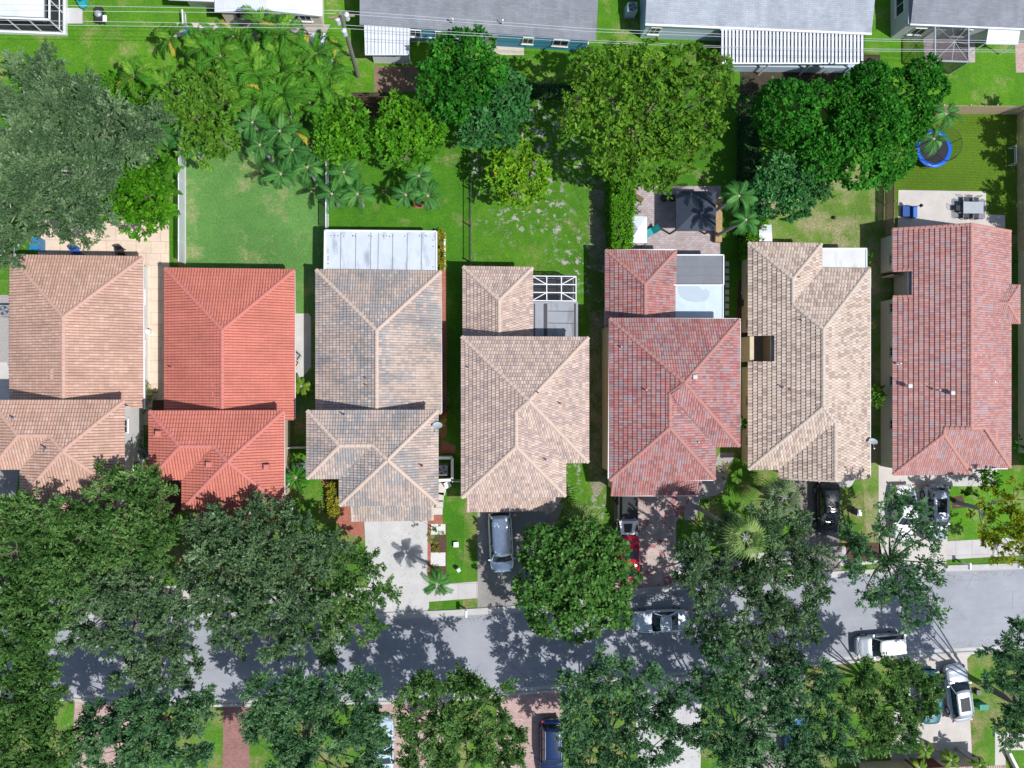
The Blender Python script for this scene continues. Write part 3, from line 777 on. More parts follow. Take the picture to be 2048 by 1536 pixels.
h6.fm = M_stucco_c
for k in (.15, .35, .7, .88): h6.window(x0+i, ryn+(ys-ryn)*k, 1.2, (-1,0), .8, .8); h6.window(x1-i, yn+(gys-yn)*k, .9, (1,0), 1.2, 1.2)
for vv in [(1597,554,3.9,'pipe',M_terra), (1580,778,4.6,'pipe',M_terra), (1640,785,4.8,'pipe'), (1693,798,3.6,'pipe'), (1676,689,4.1,'pipe'), (1603,641,4.4,'pipe')]: h6.vent(*vv)
h6.wall([(x0+.15, ny0+.02), (x0+.5, ny0+.02), (x0+.5, ny1-.02), (x0+.15, ny1-.02)], 0, e-.1, M_stucco_c, 'courtyard_wall')
sheet('patio', [(1500,668),(1560,668),(1560,728),(1500,728)], M_concg, z4)
# ---- house seven: long gable with dutch gable, hipped porch dormer and front wing
e = 2.6
x0, x1 = X(1786,700,e), X(2020,700,e); yn, ys = Y(1900,458,e), Y(1980,935,e)
m, w = (x0+x1)/2, (x1-x0)/2
sx1, ss = X(1940,948,e), Y(1860,948,e); sw = (sx1-x0)/2
h7 = House('house', 'single storey house with a long brick red gabled tile roof, rightmost in the row', 'house', (m, (yn+ys)/2), T_brickred, RC_brick, **dict(shake, col_w=.19, crs=.39, amp=.026, step=.065))
NW, NE, SE, SW = (x0,yn,e), (x1,yn,e), (x1,ys,e), (x0,ss,e)
RN = V3(m, yn, e, w); V2 = (sx1, ys, e); SS = (sx1, ss, e)
dd = sw*1.02; yg = ys+dd                                   # height where the dutch gable starts
C1 = V3(x0+sw, ss+sw, e, sw); HL = V3(x0+dd, yg, e, dd); HR = V3(x1-dd, yg, e, dd); RS = V3(m, yg, e, w)
ny1, ny0, nx_ = Y(1800,543,e), Y(1800,592,e), X(1816,570,e); nd = nx_-x0
h7.f(NW, (x0, ny1, e), (m, ny1, e+SL*w), RN)
h7.f(V3(nx_, ny1, e, nd), V3(nx_, ny0, e, nd), (m, ny0, e+SL*w), (m, ny1, e+SL*w), e0=e)
h7.f((x0, ny0, e), SW, C1, HL, RS, (m, ny0, e+SL*w))
h7.f(SE, NE, RN, RS, HR); h7.f(V2, SE, HR, HL, C1); h7.f(SW, SS, C1); h7.f(SS, V2, C1)
MB().add([HL, HR, RS], [(0,1,2)]).build('gable_wall', M_stucco_w, h7.t)
h7.c((RN, RS), (SW, C1), (SS, C1), (C1, HL), (SE, HR), (HL, HR), (HL, RS), (HR, RS))
h7.c(((x0, yn-.1, e+.03), (m, yn-.1, e+SL*w+.02)), ((x1, yn-.1, e+.03), (m, yn-.1, e+SL*w+.02)), r=.12)
h7.c(((x0, ny1+.05, e+.05), (x0+nd, ny1+.05, e+SL*nd+.05)), ((x0, ny0-.05, e+.05), (x0+nd, ny0-.05, e+SL*nd+.05)), r=.10)
px1, pn, ps = X(2036,608,e), Y(2000,571,e), Y(2000,646,e); pw = (pn-ps)/2
PA = V3(px1-pw, pn-pw, e+.12, pw); PB = (x1-pw-.25, pn-pw, PA[2])
h7.f((px1,ps,e+.12), (px1,pn,e+.12), PA); h7.f((px1,pn,e+.12), (x1-.3,pn,e+.12), PB, PA); h7.f((x1-.3,ps,e+.12), (px1,ps,e+.12), PA, PB)
h7.c(((px1,ps,e+.12), PA), ((px1,pn,e+.12), PA), (PA, PB), r=.12)
h7.finish()
h7.wall([(x0+i, ss+i), (sx1-i, ss+i), (sx1-i, ys+i), (x1-i, ys+i), (x1-i, yn-i), (x0+i, yn-i), (x0+i, ny1+.2), (nx_+.3, ny1+.2), (nx_+.3, ny0-.2), (x0+i, ny0-.2)], 0, e-.05, M_stucco_g)
h7.fascia([(x0+.05, ss+.05), (sx1-.05, ss+.05), (sx1-.05, ys+.05), (x1-.05, ys+.05), (x1-.05, yn-.05), (x0+.05, yn-.05), (x0+.05, ny1+.05), (nx_+.05, ny1+.05), (nx_+.05, ny0-.05), (x0+.05, ny0-.05)], e)
h7.wall([(x1-.6, ps+.35), (px1-.35, ps+.35), (px1-.35, pn-.35), (x1-.6, pn-.35)], 0, e+.05, M_stucco_g)
MB().add([(x0+i, yn-i+.012, e-.05), (x1-i, yn-i+.012, e-.05), (m, yn-i+.012, e+SL*(w)-.2)], [(2,1,0)]).build('gable_wall', M_stucco_g, h7.t)
h7.door(x0+sw, ss+i, (0,-1), 4.4, 2.1, M_trim, 4, 'garage_door')
h7.fm = M_stucco_g
for k in (.12, .32, .5, .62, .8): h7.window(x0+i, yn+(ss-yn)*k, 1.5, (-1,0), .8, .7)
for k in (.15, .5, .7, .88): h7.window(x1-i, yn+(ys-yn)*k, .9, (1,0), 1.2, 1.2)
for k in (.25, .7): h7.window(x0+(x1-x0)*k, yn-i, .3, (0,1), 1.8, 2.0)
for vv in [(1799,727,3.2,'pipe',M_white), (1818,772,3.5,'hood'), (1877,780,4.5,'pipe'), (1903,786,4.7,'hood'), (1987,764,3.5,'pipe',M_white)]: h7.vent(*vv)
h7.gutter([(x0-.02, yn), (x0-.02, ny1)], e-.03)
# ---- neighbour at the far right edge: its pale green side wall shows
hx = X(2036,700,0)
h8 = House('house', 'pale green walled house cut off by the right edge', 'house', (hx+5, Y(0,680,0)), T_sand, RC_sand, **shake)
y0, y1 = Y(2036,905,0), Y(2036,482,0)
rear_block(h8, hx-.4, hx+10, y1+.4, y0-2, 2.75); h8.finish()
h8.wall([(hx, y0), (hx+9.6, y0), (hx+9.6, y1), (hx, y1)], 0, 2.7, M_stucco_o)
h8.fascia([(hx-.35, y0-1.9), (hx+9.9, y0-1.9), (hx+9.9, y1+.35), (hx-.35, y1+.35)], 2.75)
for k in (.25, .45, .6, .8): h8.window(hx, y1+(y0-y1)*k, .9, (-1,0), 1.1, 1.2)
# ---- gutters (white lines on some eaves)
def edge(h, pts, z): h.gutter([XY(*p, z) for p in pts], z-.02)
edge(h1, [(286,520),(289,818)], E1-.02)
edge(h2, [(589,543),(590,838)], E1-.02); edge(h2, [(568,824),(569,1010)], E2-.02)
edge(h3, [(882,545),(883,826)], E1-.02)
edge(h5, [(1210,500),(1352,500)], E1); edge(h5, [(1211,501),(1211,655)], E1)
edge(h5, [(1219,637),(1480,638),(1479,892)], E2); edge(h5, [(1219,638),(1217,958),(1429,960)], E2); edge(h5, [(1222,991),(1398,991)], 2.85)
edge(h6, [(1740,539),(1740,955)], 2.6); edge(h7, [(2015,937),(1944,937)], 2.6)
# ================================================================ FLAT ROOFS, PORCHES
M_metalroof = None
def flatroof_mat(name, col, stain, amt):
    t = NT(name); v = t.co()
    c = t.mix(col, sc3(col, .86), t.ramp(t.noise(v, .6, 5, .65), [(.4, 0), (.7, 1)]))
    c = t.mix(c, stain, t.math('MULTIPLY', t.ramp(t.noise(t.co((1.3,.35,1)), 1, 5, .6), [(.55, 0), (.7, 1)]), amt))
    MATS[name] = t.fin(c, .55, 0, .35); return MATS[name]
FR_white = flatroof_mat('roof_white_panel', (.50,.54,.58), (.22,.26,.32), .8)
FR_grey = flatroof_mat('roof_grey_membrane', (.15,.165,.185), (.09,.10,.11), .7)
FR_grey2 = flatroof_mat('roof_grey_patched', (.27,.285,.31), (.15,.16,.17), .8)
FR_pale = flatroof_mat('roof_pale_membrane', (.47,.56,.62), (.42,.48,.52), .2)
FR_stain = plain('roof_damp_patch', (.36,.43,.49), .5, .05)
FR_wht = flatroof_mat('roof_white_membrane', (.56,.56,.55), (.36,.36,.37), .7)
# white panel patio roof behind house three
def slabq(h, pts, z, th, m, name, parent=None):
    return MB().prism([XY(x, y, z) for x, y in pts], z-th, z).build(name, m, parent or h.t)
s3 = slabq(h3, [(650,461),(873,463),(873,542),(649,541)], 2.35, .12, FR_white, 'patio_roof')
b = MB()
for k, px in enumerate([682,712,742,757,786,815,844]):
    a, c = P(px, 466, 2.362), P(px-1, 540, 2.362); b.beam(a, c, .045, .03)
b.build('seam', plain('seam_grey', (.22,.24,.27)), s3)
b = MB(); q = [P(650,461,2.36), P(873,463,2.36), P(873,542,2.36)]
b.beam(q[0], q[1], .12, .12); b.beam(q[1], q[2], .12, .12); b.beam(P(649,541,2.36), q[0], .12, .12); b.build('roof_edge', M_white, s3)
b = MB()
for px in (652, 700, 760, 815, 870):
    a = P(px, 466, 2.3); b.beam((a.x, a.y-.1, 0), (a.x, a.y-.1, 2.24), .09, .09)
b.build('post', M_white, h3.t)
random.seed(3); b = MB()
for k in range(26):
    a = P(random.choice([random.uniform(655,870)]), 470+random.random()*3, 2.37) if k < 17 else P(random.choice([656,866]), random.uniform(475,536), 2.37)
    MB().lathe((a.x, a.y, 2.362), [(.045,0),(.03,.01)], 6).build('bolt', M_dark, s3)
# house four flat roof + cage
s4 = slabq(h4, [(1047,603),(1156,603),(1156,677),(1047,677)], 2.4, .15, FR_grey2, 'flat_roof')
b = MB()
for px, w_ in ((1069,.10),(1091,.30),(1150,.16)): b.beam(P(px, 607, 2.406), P(px, 674, 2.406), w_, .012)
for py in (622, 646): b.beam(P(1096, py, 2.404), P(1150, py+1, 2.404), .05, .010)
b.build('tar_seam', plain('tar', (.05,.05,.055), .6), s4)
MB().prism([XY(1050,607,2.3), XY(1148,607,2.3), XY(1148,690,2.3), XY(1050,690,2.3)], 0, 2.25).build('wall', M_stucco_c, h4.t)
def cage(h, x0p, x1p, y0p, y1p, zt, nx=3, ny=3, parent=None, diag=True):
    a, c = P(x0p, y0p, zt), P(x1p, y1p, zt); X0, X1, Y1, Y0 = a.x, c.x, a.y, c.y
    b = MB(); w_ = .07
    for k in range(nx+1):
        x = X0+(X1-X0)*k/nx; b.beam((x, Y0, zt), (x, Y1, zt), w_, w_); b.beam((x, Y1, 0), (x, Y1, zt), w_, w_)
    for k in range(ny+1):
        y = Y0+(Y1-Y0)*k/ny; b.beam((X0, y, zt+.003), (X1, y, zt+.003), w_, w_*.9); b.beam((X1, y, 0), (X1, y, zt), w_, w_)
    if diag:
        for sx, ex in ((X0, X0+(X1-X0)/nx), (X1, X1-(X1-X0)/nx)):
            b.beam((sx, Y0, zt+.006), (ex, Y0+(Y1-Y0)/ny, zt+.006), .06, .05); b.beam((sx, Y1, zt+.006), (ex, Y1-(Y1-Y0)/ny, zt+.006), .06, .05)
    b.beam((X0, Y1, 1.0), (X1, Y1, 1.0), .06, .06); b.beam((X1, Y0, 1.0), (X1, Y1, 1.0), .06, .06)
    o = b.build('cage_frame', M_white, parent)
    sm = NT('screen_mesh') if 'screen_mesh' not in MATS else None
    if sm:
        tr = sm.n('BsdfTransparent'); ms = sm.n('MixShader'); ms.inputs[0].default_value = .5
        sm.fin((.02,.022,.025), .8); sm.l(tr.outputs[0], ms.inputs[1]); sm.l(sm.b.outputs[0], ms.inputs[2]); sm.l(ms.outputs[0], sm.out.inputs[0])
        MATS['screen_mesh'] = sm.m
    MB().add([(X0,Y0,zt-.05),(X1,Y0,zt-.05),(X1,Y1,zt-.05),(X0,Y1,zt-.05),(X1,Y0,0),(X1,Y1,0),(X0,Y1,0)], [(0,1,2,3),(1,4,5,2),(2,5,6,3)]).build('screen', MATS['screen_mesh'], parent)
    return X0, X1, Y0, Y1
t = thing('screen_porch', 'white framed screen porch roof beside the tan tiled wing', 'screen porch', P(1108,578))
cage(None, 1064, 1152, 552, 602, 2.35, 3, 3, t)
sheet('patio', [(1060,550),(1150,550),(1150,610),(1060,610)], plain('patio_dark', (.10,.10,.105), .9), z3)
# house five flat roofs
s5 = slabq(h5, [(1351,510),(1447,510),(1447,570),(1351,570)], 2.35, .14, FR_grey, 'flat_roof')
b = MB(); b.beam(P(1351,510,2.36), P(1447,510,2.36), .09, .1); b.beam(P(1447,510,2.36), P(1447,570,2.36), .09, .1)
b.build('roof_edge', M_white, s5)
b = MB(); b.beam(P(1352,534,2.358), P(1444,534,2.358), .04, .01); b.beam(P(1352,551,2.358), P(1444,551,2.358), .04, .01); b.build('seam', plain('seam_dark', (.14,.15,.17)), s5)
s5b = slabq(h5, [(1330,570),(1446,570),(1446,642),(1329,642)], 2.55, .16, FR_pale, 'flat_roof')
b = MB(); cen = [(1355,572),(1398,572),(1404,580),(1412,577),(1420,584),(1418,592),(1414,599),(1408,603),(1392,604),(1374,602),(1362,595),(1356,585)]
b.add([(*XY(x, y, 2.554), 2.554) for x, y in cen][::-1], [tuple(range(len(cen)))]); b.build('damp_patch', FR_stain, s5b)
b = MB(); b.beam(P(1330,570,2.57), P(1446,570,2.57), .08, .08); b.beam(P(1446,570,2.57), P(1446,642,2.57), .08, .08); b.build('roof_edge', M_white, s5b)
MB().prism([XY(1336,576,2.4), XY(1436,576,2.4), XY(1436,655,2.4), XY(1336,655,2.4)], 0, 2.38).build('wall', M_stucco_c, h5.t)
b = MB()
for px, py in ((1440,514),(1398,514),(1356,514)): a = P(px, py, 2.2); b.beam((a.x, a.y, 0), (a.x, a.y, 2.2), .1, .1)
b.build('post', M_white, h5.t)
# house six white corner roof
s6 = slabq(h6, [(1642,498),(1733,498),(1733,540),(1642,540)], 2.45, .14, FR_wht, 'flat_roof')
b = MB(); b.beam(P(1642,497,2.47), P(1733,497,2.47), .08, .1); b.beam(P(1733,497,2.47), P(1733,538,2.47), .08, .1); b.build('roof_edge', M_white, s6)
MB().prism([XY(1645,506,2.3), XY(1724,506,2.3), XY(1724,550,2.3), XY(1645,550,2.3)], 0, 2.3).build('wall', M_stucco_c, h6.t)
# ================================================================ BACK ROW: MOBILE HOMES
def shingle(name, c1, c2):
    t = NT(name); v = t.co(); b = t.n('TexBrick', offset=.5); t.l(v, b.inputs[0]); b.inputs['Scale'].default_value = 1
    b.inputs['Brick Width'].default_value = .5; b.inputs['Row Height'].default_value = .16; b.inputs['Mortar Size'].default_value = .008
    b.inputs['Color1'].default_value = (*c1,1); b.inputs['Color2'].default_value = (*c2,1); b.inputs['Mortar'].default_value = (*sc3(c1,.6),1)
    c = t.mix(b.outputs[0], t.ramp(t.noise(t.co((.5,.12,1)), 2, 5, .6), [(.35,.84),(.65,1.1)]), .9, 'MULTIPLY')
    c = t.mix(c, t.ramp(t.noise(v, 18, 3, .7), [(.3,.86),(.7,1.1)]), .8, 'MULTIPLY')
    MATS[name] = t.fin(c, .9, 0, .25); return MATS[name]
SH_dk = shingle('shingle_grey', (.235,.245,.27), (.20,.21,.235)); SH_lt = shingle('shingle_light', (.36,.39,.43), (.31,.34,.38))
M_blue = plain('siding_blue', (.075,.30,.42), .7, .08); M_blue2 = plain('siding_pale_blue', (.42,.52,.60), .7, .08)
M_cream = plain('siding_cream', (.66,.60,.50), .7, .08); M_sidg = plain('siding_grey', (.40,.43,.43), .7, .08)
M_panel = flatroof_mat('panel_white', (.62,.64,.67), (.45,.48,.55), .45)
def gable_x(name_t, x0, x1, y0, y1, e, m, pitch=.22, th=.08):
    """low roof with ridge along x"""
    ym = (y0+y1)/2; r = e+(y1-y0)/2*pitch; b = MB()
    b.add([(x0,y0,e),(x1,y0,e),(x1,ym,r),(x0,ym,r),(x0,y1,e),(x1,y1,e),(x0,y0,e-th),(x1,y0,e-th),(x1,y1,e-th),(x0,y1,e-th)],
        [(0,1,2,3),(3,2,5,4),(6,7,1,0),(8,9,4,5),(9,8,7,6),(7,8,5,2,1),(9,6,0,3,4)])
    return b.build('roof', m, name_t)
def gable_y(name_t, x0, x1, y0, y1, e, m, pitch=.22, th=.08):
    xm = (x0+x1)/2; r = e+(x1-x0)/2*pitch; b = MB()
    b.add([(x0,y0,e),(xm,y0,r),(x1,y0,e),(x0,y1,e),(xm,y1,r),(x1,y1,e),(x0,y0,e-th),(x1,y0,e-th),(x1,y1,e-th),(x0,y1,e-th)],
        [(0,1,4,3),(1,2,5,4),(6,7,2,1,0),(8,9,3,4,5),(9,8,7,6),(6,0,3,9),(7,8,5,2)])
    return b.build('roof', m, name_t)
class MH(House):
    def __init__(s, label, at): s.t = thing('mobile_home', label, 'mobile home', (at[0], at[1], 0))
def railing(t, pts, h=.95, m=None):
    b = MB(); f = MB()
    for i in range(len(pts)-1):
        a, c = Vector((*pts[i], 0)), Vector((*pts[i+1], 0)); L = (c-a).length; n = max(2, int(L/.14))
        b.beam(a+Vector((0,0,h)), c+Vector((0,0,h)), .09, .06); b.beam(a+Vector((0,0,.12)), c+Vector((0,0,.12)), .05, .05)
        for k in range(n+1): p = a.lerp(c, k/n); f.beam(p+Vector((0,0,.14)), p+Vector((0,0,h-.03)), .035)
    b.build('handrail', m or M_white, t); f.build('balusters', m or M_white, t)
e = 2.7
# white home, far left, with a screened porch
xr, ys0 = XY(132, 70); t1 = MH('white roofed mobile home with a screened porch in the upper left corner', (xr-3, ys0+3))
MB().prism([(xr-14, ys0+.1), (xr-.35, ys0+.1), (xr-.35, ys0+12), (xr-14, ys0+12)], e-.02, e+.12).build('roof', M_panel, t1.t)
MB().prism([(xr-14, ys0+1.9), (xr-1.9, ys0+1.9), (xr-1.9, ys0+12), (xr-14, ys0+12)], 0, e-.03).build('wall', M_sidg, t1.t)
MB().prism([(xr-14, ys0+.1), (xr-.1, ys0+.1), (xr-.1, ys0+12), (xr-14, ys0+12)], .38, .40).build('porch_floor', plain('porch_floor', (.07,.075,.085)), t1.t)
b = MB()
for k in range(9): b.beam((xr-.05-k*1.55, ys0, .3), (xr-.05-k*1.55, ys0, e), .08)
for k in range(1, 8): b.beam((xr, ys0+k*1.5, .3), (xr, ys0+k*1.5, e), .08)
b.beam((xr, ys0, e-.03), (xr, ys0+12, e-.03), .12, .1); b.beam((xr, ys0, e-.03), (xr-14, ys0, e-.03), .12, .1)
b.beam((xr, ys0, 1.1), (xr, ys0+12, 1.1), .07, .07)
b.build('porch_frame', M_white, t1.t)
MB().add([(xr-14,ys0+.02,.4),(xr-.02,ys0+.02,.4),(xr-.02,ys0+.02,e),(xr-14,ys0+.02,e),(xr-.02,ys0+12,.4),(xr-.02,ys0+12,e)], [(0,1,2,3),(1,4,5,2)]).build('screen', MATS['screen_mesh'], t1.t)
MB().prism([(xr-14, ys0-.12), (xr+.12, ys0-.12), (xr+.12, ys0+12), (xr-14, ys0+12)], 0, .38).build('porch_base', M_white, t1.t)
# white gabled home
e = 2.6
x0, y0 = XY(455, 48); x1 = XY(648, 50)[0]
t2 = MH('white roofed mobile home with a shallow gable and cream window wall', ((x0+x1)/2, y0+4))
gable_y(t2.t, x0-.3, x1+.25, y0-.25, y0+14, e, M_panel, .16)
MB().prism([(x0, y0), (x1, y0), (x1, y0+13), (x0, y0+13)], 0, e-.1).build('wall', M_cream, t2.t)
xm = (x0+x1)/2
MB().add([(x0, y0-.01, e-.1), (x1, y0-.01, e-.1), (xm, y0-.01, e+(x1-x0)/2*.16-.1)], [(0,1,2)]).build('gable_wall', M_cream, t2.t)
for k in range(3): t2.window(x0+1.5+k*.95, y0, 1.15, (0,-1), .9, 1.15); t2.window(x1-1.2-k*.95, y0, 1.15, (0,-1), .9, 1.15)
t2.door(xm+.1, y0, (0,-1), .95, 2.05, M_cream)
cx0 = XY(373, 50)[0]
MB().prism([(cx0-.6, y0+.6), (x0-.35, y0+.6), (x0-.35, y0+14), (cx0-.6, y0+14)], e-.25, e-.12).build('carport_roof', M_panel, t2.t)
MB().prism([(cx0+.3, y0+1.3), (x0-.02, y0+1.3), (x0-.02, y0+12), (cx0+.3, y0+12)], 0, e-.28).build('porch_wall', M_stucco_w, t2.t)
railing(t2.t, [XY(372,30), XY(374,62), XY(420,66)])
# blue home with the grey roof
x0, y0 = XY(738, 76); x1, y1 = XY(1168, 80)
t3 = MH('blue mobile home with a long dark grey roof and white railing', ((x0+x1)/2, y0+4))
t3.t.location = (x0, y0, 0)
gable_x(t3.t, x0-.5, x1+.5, y0-.10, y0+9.5, e, SH_dk, .2)
MB().prism([(x0, y0), (x1, y0), (x1, y0+9.2), (x0, y0+9.2)], 0, e-.12).build('wall', M_blue, t3.t)
for px in (832, 886, 1052, 1116): xx = XY(px, 72)[0]; t3.window(xx, y0, .9, (0,-1), 1.3 if px in (886, 1116) else .9, 1.2)
t3.door(XY(980, 72)[0], y0, (0,-1), 1.0, 2.05, M_grey)
b = MB()
for px in (905, 1005): 
    c = P(px, 35, 3.3)
    b.lathe((c.x, c.y, 2.9), [(.07,0),(.07,.6)], 8)
b.build('roof_vent', M_white, t3.t)
railing(t3.t, [XY(822, 82), XY(968, 84)]); railing(t3.t, [XY(1052, 86), XY(1172, 88), XY(1172, 74)])
t3.t.rotation_euler = (0, 0, R(-1.5))
# white panelled carport and shed at its left end
xa, ya = XY(742, 108); xb, yb = XY(820, 130)
tt = thing('shed', 'white walled shed with a white ribbed panel roof at the blue home', 'shed', ((xa+xb)/2, (ya+yb)/2, 0))
rf = MB().prism([XY(728,43,2.55), XY(820,45,2.55), XY(818,110,2.55), XY(730,110,2.55)], 2.45, 2.55).build('roof', M_panel, tt)
b = MB()
for k in range(12): px = 735+k*7.2; b.beam(P(px, 44, 2.57), P(px, 108, 2.57), .04, .03)
b.build('rib', plain('rib_grey', (.30,.32,.34)), rf)
MB().prism([XY(748,126), XY(820,128), XY(820,75), XY(748,75)], 0, 2.42).build('wall', M_white, tt)
b = MB(); a = P(778, 127)
for k in range(8): b.beam((a.x-.5+k*.16, a.y-.02, 1.5), (a.x-.5+k*.16, a.y-.02, 2.0), .06)
b.build('louvre', M_dark, tt)
# pale blue home with awning
x0, y0 = XY(1275, 76); x1 = XY(1700, 76)[0]
t4 = MH('pale blue mobile home with a light grey roof and long white gutter', (x0+4, y0+4))
gable_x(t4.t, x0-.05, x1+.4, y0-.05, y0+10, 2.75, SH_lt, .2)
MB().prism([(x0+.2, y0), (x1, y0), (x1, y0+9.2), (x0+.2, y0+9.2)], 0, 2.6).build('wall', M_blue2, t4.t)
b = MB(); b.beam((x0-.05, y0-.1, 2.72), (x1+.4, y0-.1, 2.72), .16, .12); b.build('gutter', M_white, t4.t)
t4.window(XY(1300, 70)[0], y0, .9, (0,-1), .9, 1.2)
tt = thing('awning', 'wide white ribbed awning roof in front of the pale blue home', 'awning', P(1590, 140))
rf = MB().prism([XY(1441,46,2.6), XY(1731,46,2.6), XY(1729,60,2.6), XY(1441,60,2.6)], 2.5, 2.62).build('roof_strip', M_white, tt)
b = MB(); n = 39
for k in range(n):
    xa = 1443+k*7.35
    q = [P(xa, 60, 2.56), P(xa+4.5, 60, 2.56), P(xa+4.3, 126, 2.46), P(xa-.2, 126, 2.46)]
    b.add(q+[v-Vector((0,0,.07)) for v in q], [(3,2,1,0),(0,1,5,4),(1,2,6,5),(2,3,7,6),(3,0,4,7),(4,5,6,7)])
b.build('roof_panels', M_panel, tt)
MB().prism([XY(1440,60,2.4), XY(1730,60,2.4), XY(1728,126,2.4), XY(1440,126,2.4)], 2.36, 2.385).build('gap_shade', plain('gap_shade_dark', (.03,.035,.05)), tt)  # dark sheet standing in for the shade seen through the slat gaps
b = MB(); b.beam(P(1440,127,2.45), P(1728,127,2.45), .1, .12)
for px in (1446, 1540, 1625, 1718): c = P(px, 127, 2.4); b.beam((c.x, c.y, 0), (c.x, c.y, 2.4), .1)
b.build('post', M_white, tt)
MB().prism([XY(1445,143), XY(1700,146), XY(1700,139), XY(1445,136)], 0, 1.1).build('low_wall', M_blue2, tt)
sheet('patio', [(1440,80),(1725,80),(1722,138),(1440,134)], M_conc, z2)
# grey home upper right with a pool cage
x0, y0 = XY(1781, 76)
t5 = MH('grey walled mobile home with a dark shingle roof in the upper right', (x0+4, y0+4))
gable_x(t5.t, x0+.15, x0+16, y0-.0, y0+10, 2.75, SH_dk, .2)
MB().prism([(x0, y0), (x0+15, y0), (x0+15, y0+9.6), (x0, y0+9.6)], 0, 2.62).build('wall', M_sidg, t5.t)
t5.window(x0, y0+2.2, .9, (-1,0), 1.8, 1.2); t5.window(x0+1.6, y0, .9, (0,-1), 1.2, 1.2); t5.window(x0+5.5, y0, .9, (0,-1), 1.2, 1.3)
t5.door(x0+3.3, y0, (0,-1), .95, 2.0, M_white)
b = MB(); b.beam((x0+.1, y0-.05, 2.72), (x0+16, y0-.05, 2.72), .12, .1); b.build('gutter', M_white, t5.t)
tt = thing('pool_cage', 'dark screened pool cage with white frame on the grey mobile home', 'screen enclosure', P(1905, 95))
a, c = P(1870, 50, 2.6), P(1937, 124, 2.6); X0, X1, Y1, Y0 = a.x, c.x, a.y, c.y; zt = 2.6; cx_, cy_ = (X0+X1)/2, (Y0+Y1)/2
b = MB()
for p, q in (((X0,Y0),(X1,Y0)),((X1,Y0),(X1,Y1)),((X0,Y0),(X0,Y1))): b.beam((*p, zt), (*q, zt), .12, .1)
for p in ((X0,Y0),(X1,Y0),(X0,Y1),(X1,Y1)): b.beam((*p, 0), (*p, zt), .07); b.beam((*p, zt), (cx_, cy_, zt+.35), .035)
for p in ((cx_,Y0),(cx_,Y1),(X0,cy_),(X1,cy_)): b.beam((*p, zt), (cx_, cy_, zt+.35), .025)
b.build('cage_frame', M_grey, tt)
MB().add([(X0,Y0,zt),(X1,Y0,zt),(X1,Y1,zt),(X0,Y1,zt),(X0,Y0,0),(X1,Y0,0),(X1,Y1,0),(cx_,cy_,zt+.33)], [(0,1,7),(1,2,7),(2,3,7),(3,0,7),(4,5,1,0),(5,6,2,1)]).build('screen', MATS['screen_mesh'], tt)
tt = thing('awning', 'small white square awning at the top right corner', 'awning', P(2005, 90))
b = MB(); q = [P(1978,51,2.5), P(2042,52,2.5), P(2036,89,2.3), P(1972,88,2.3)]
b.add(q+[v-Vector((0,0,.08)) for v in q], [(3,2,1,0),(0,1,5,4),(1,2,6,5),(2,3,7,6),(3,0,4,7),(4,5,6,7)]); b.build('roof', M_panel, tt)
b = MB()
for v in q[2:]: b.beam((v.x, v.y+.1, 0), (v.x, v.y+.1, 2.25), .08)
b.build('post', M_white, tt)
# canvas-white shed by the utility pole
tt = thing('shed', 'white sheet metal shed half hidden by broad leaved palms', 'shed', P(632, 110))
b = MB(); q = [P(592,64,2.2), P(650,66,2.2), P(665,108,2.2), P(664,150,2.2), P(628,150,2.2), P(612,110,2.2)]; r1, r2 = P(622, 82, 2.75), P(652, 118, 2.75)
b.add([*q, r1, r2], [(1,0,6),(1,6,7,2),(2,7,3),(0,5,6),(5,4,7,6),(4,3,7)]); b.build('roof', M_panel, tt)
MB().prism([XY(q_[0], q_[1], 2.2) for q_ in ((598,70),(646,72),(658,110),(656,142),(632,142),(616,108))], 0, 2.12).build('wall', M_white, tt)
# white roofed shed behind the sandy house
tt = thing('shed', 'small white roofed shed between the short hedge and the sandy roof', 'shed', P(1530, 475))
b = MB(); q = [P(1519,448,2.1), P(1543,449,2.1), P(1545,486,2.1), P(1518,486,2.1)]; m1, m2 = P(1518.5,466,2.3), P(1544,466,2.3)
b.add([*q, m1, m2], [(1,0,4,5),(2,5,4,3)]); b.build('roof', M_panel, tt)
MB().prism([XY(1520,452,2.1), XY(1541,452,2.1), XY(1541,483,2.1), XY(1520,483,2.1)], 0, 2.06).build('wall', M_white, tt)
# ================================================================ FENCES
def fence(label, p0, p1, h, m, sp=.15, w=.05, solid=False, cat='fence', name='fence', postm=None, panel=2.4):
    a, c = P(*p0), P(*p1); t = thing(name, label, cat, ((a.x+c.x)/2, (a.y+c.y)/2, 0)); L = (c-a).length; d = (c-a)/L
    n = int(L/sp); b = MB()
    for k in range(n+1):
        p = a+d*(k*sp+.02); hh = h+(.02*math.sin(k*1.7) if solid else 0)
        b.beam(p+Vector((0,0,.06)), p+Vector((0,0,hh)), sp*.78 if solid else w, .025 if solid else w) if abs(d.x) > abs(d.y) else b.beam(p+Vector((0,0,.06)), p+Vector((0,0,hh)), .025 if solid else w, sp*.78 if solid else w)
    b2 = MB(); side = Vector((-d.y, d.x, 0))*(.05 if solid else 0)
    for z in ((.3, h-.25) if solid else (.2, h-.04)): b2.beam(a+side+Vector((0,0,z)), c+side+Vector((0,0,z)), .05, .07)
    b.build('boards' if solid else 'pickets', m, t); b2.build('rail', m, t)
    k = 0
    while k*panel <= L+.1:
        p = a+d*min(L, k*panel)+side*1.2; MB().beam(p, p+Vector((0,0,h+.08)), .09).build('post', postm or m, t); k += 1
    return t
fence('white picket fence on the left side of the mown lawn', (372,190), (372,530), 1.85, M_white, .15, .075)
fence('white picket fence on the right side of the mown lawn', (658,240), (657,462), 1.6, M_white, .15, .07)
M_tan = plain('wood_tan', (.60,.46,.29), .85, .2, 3)
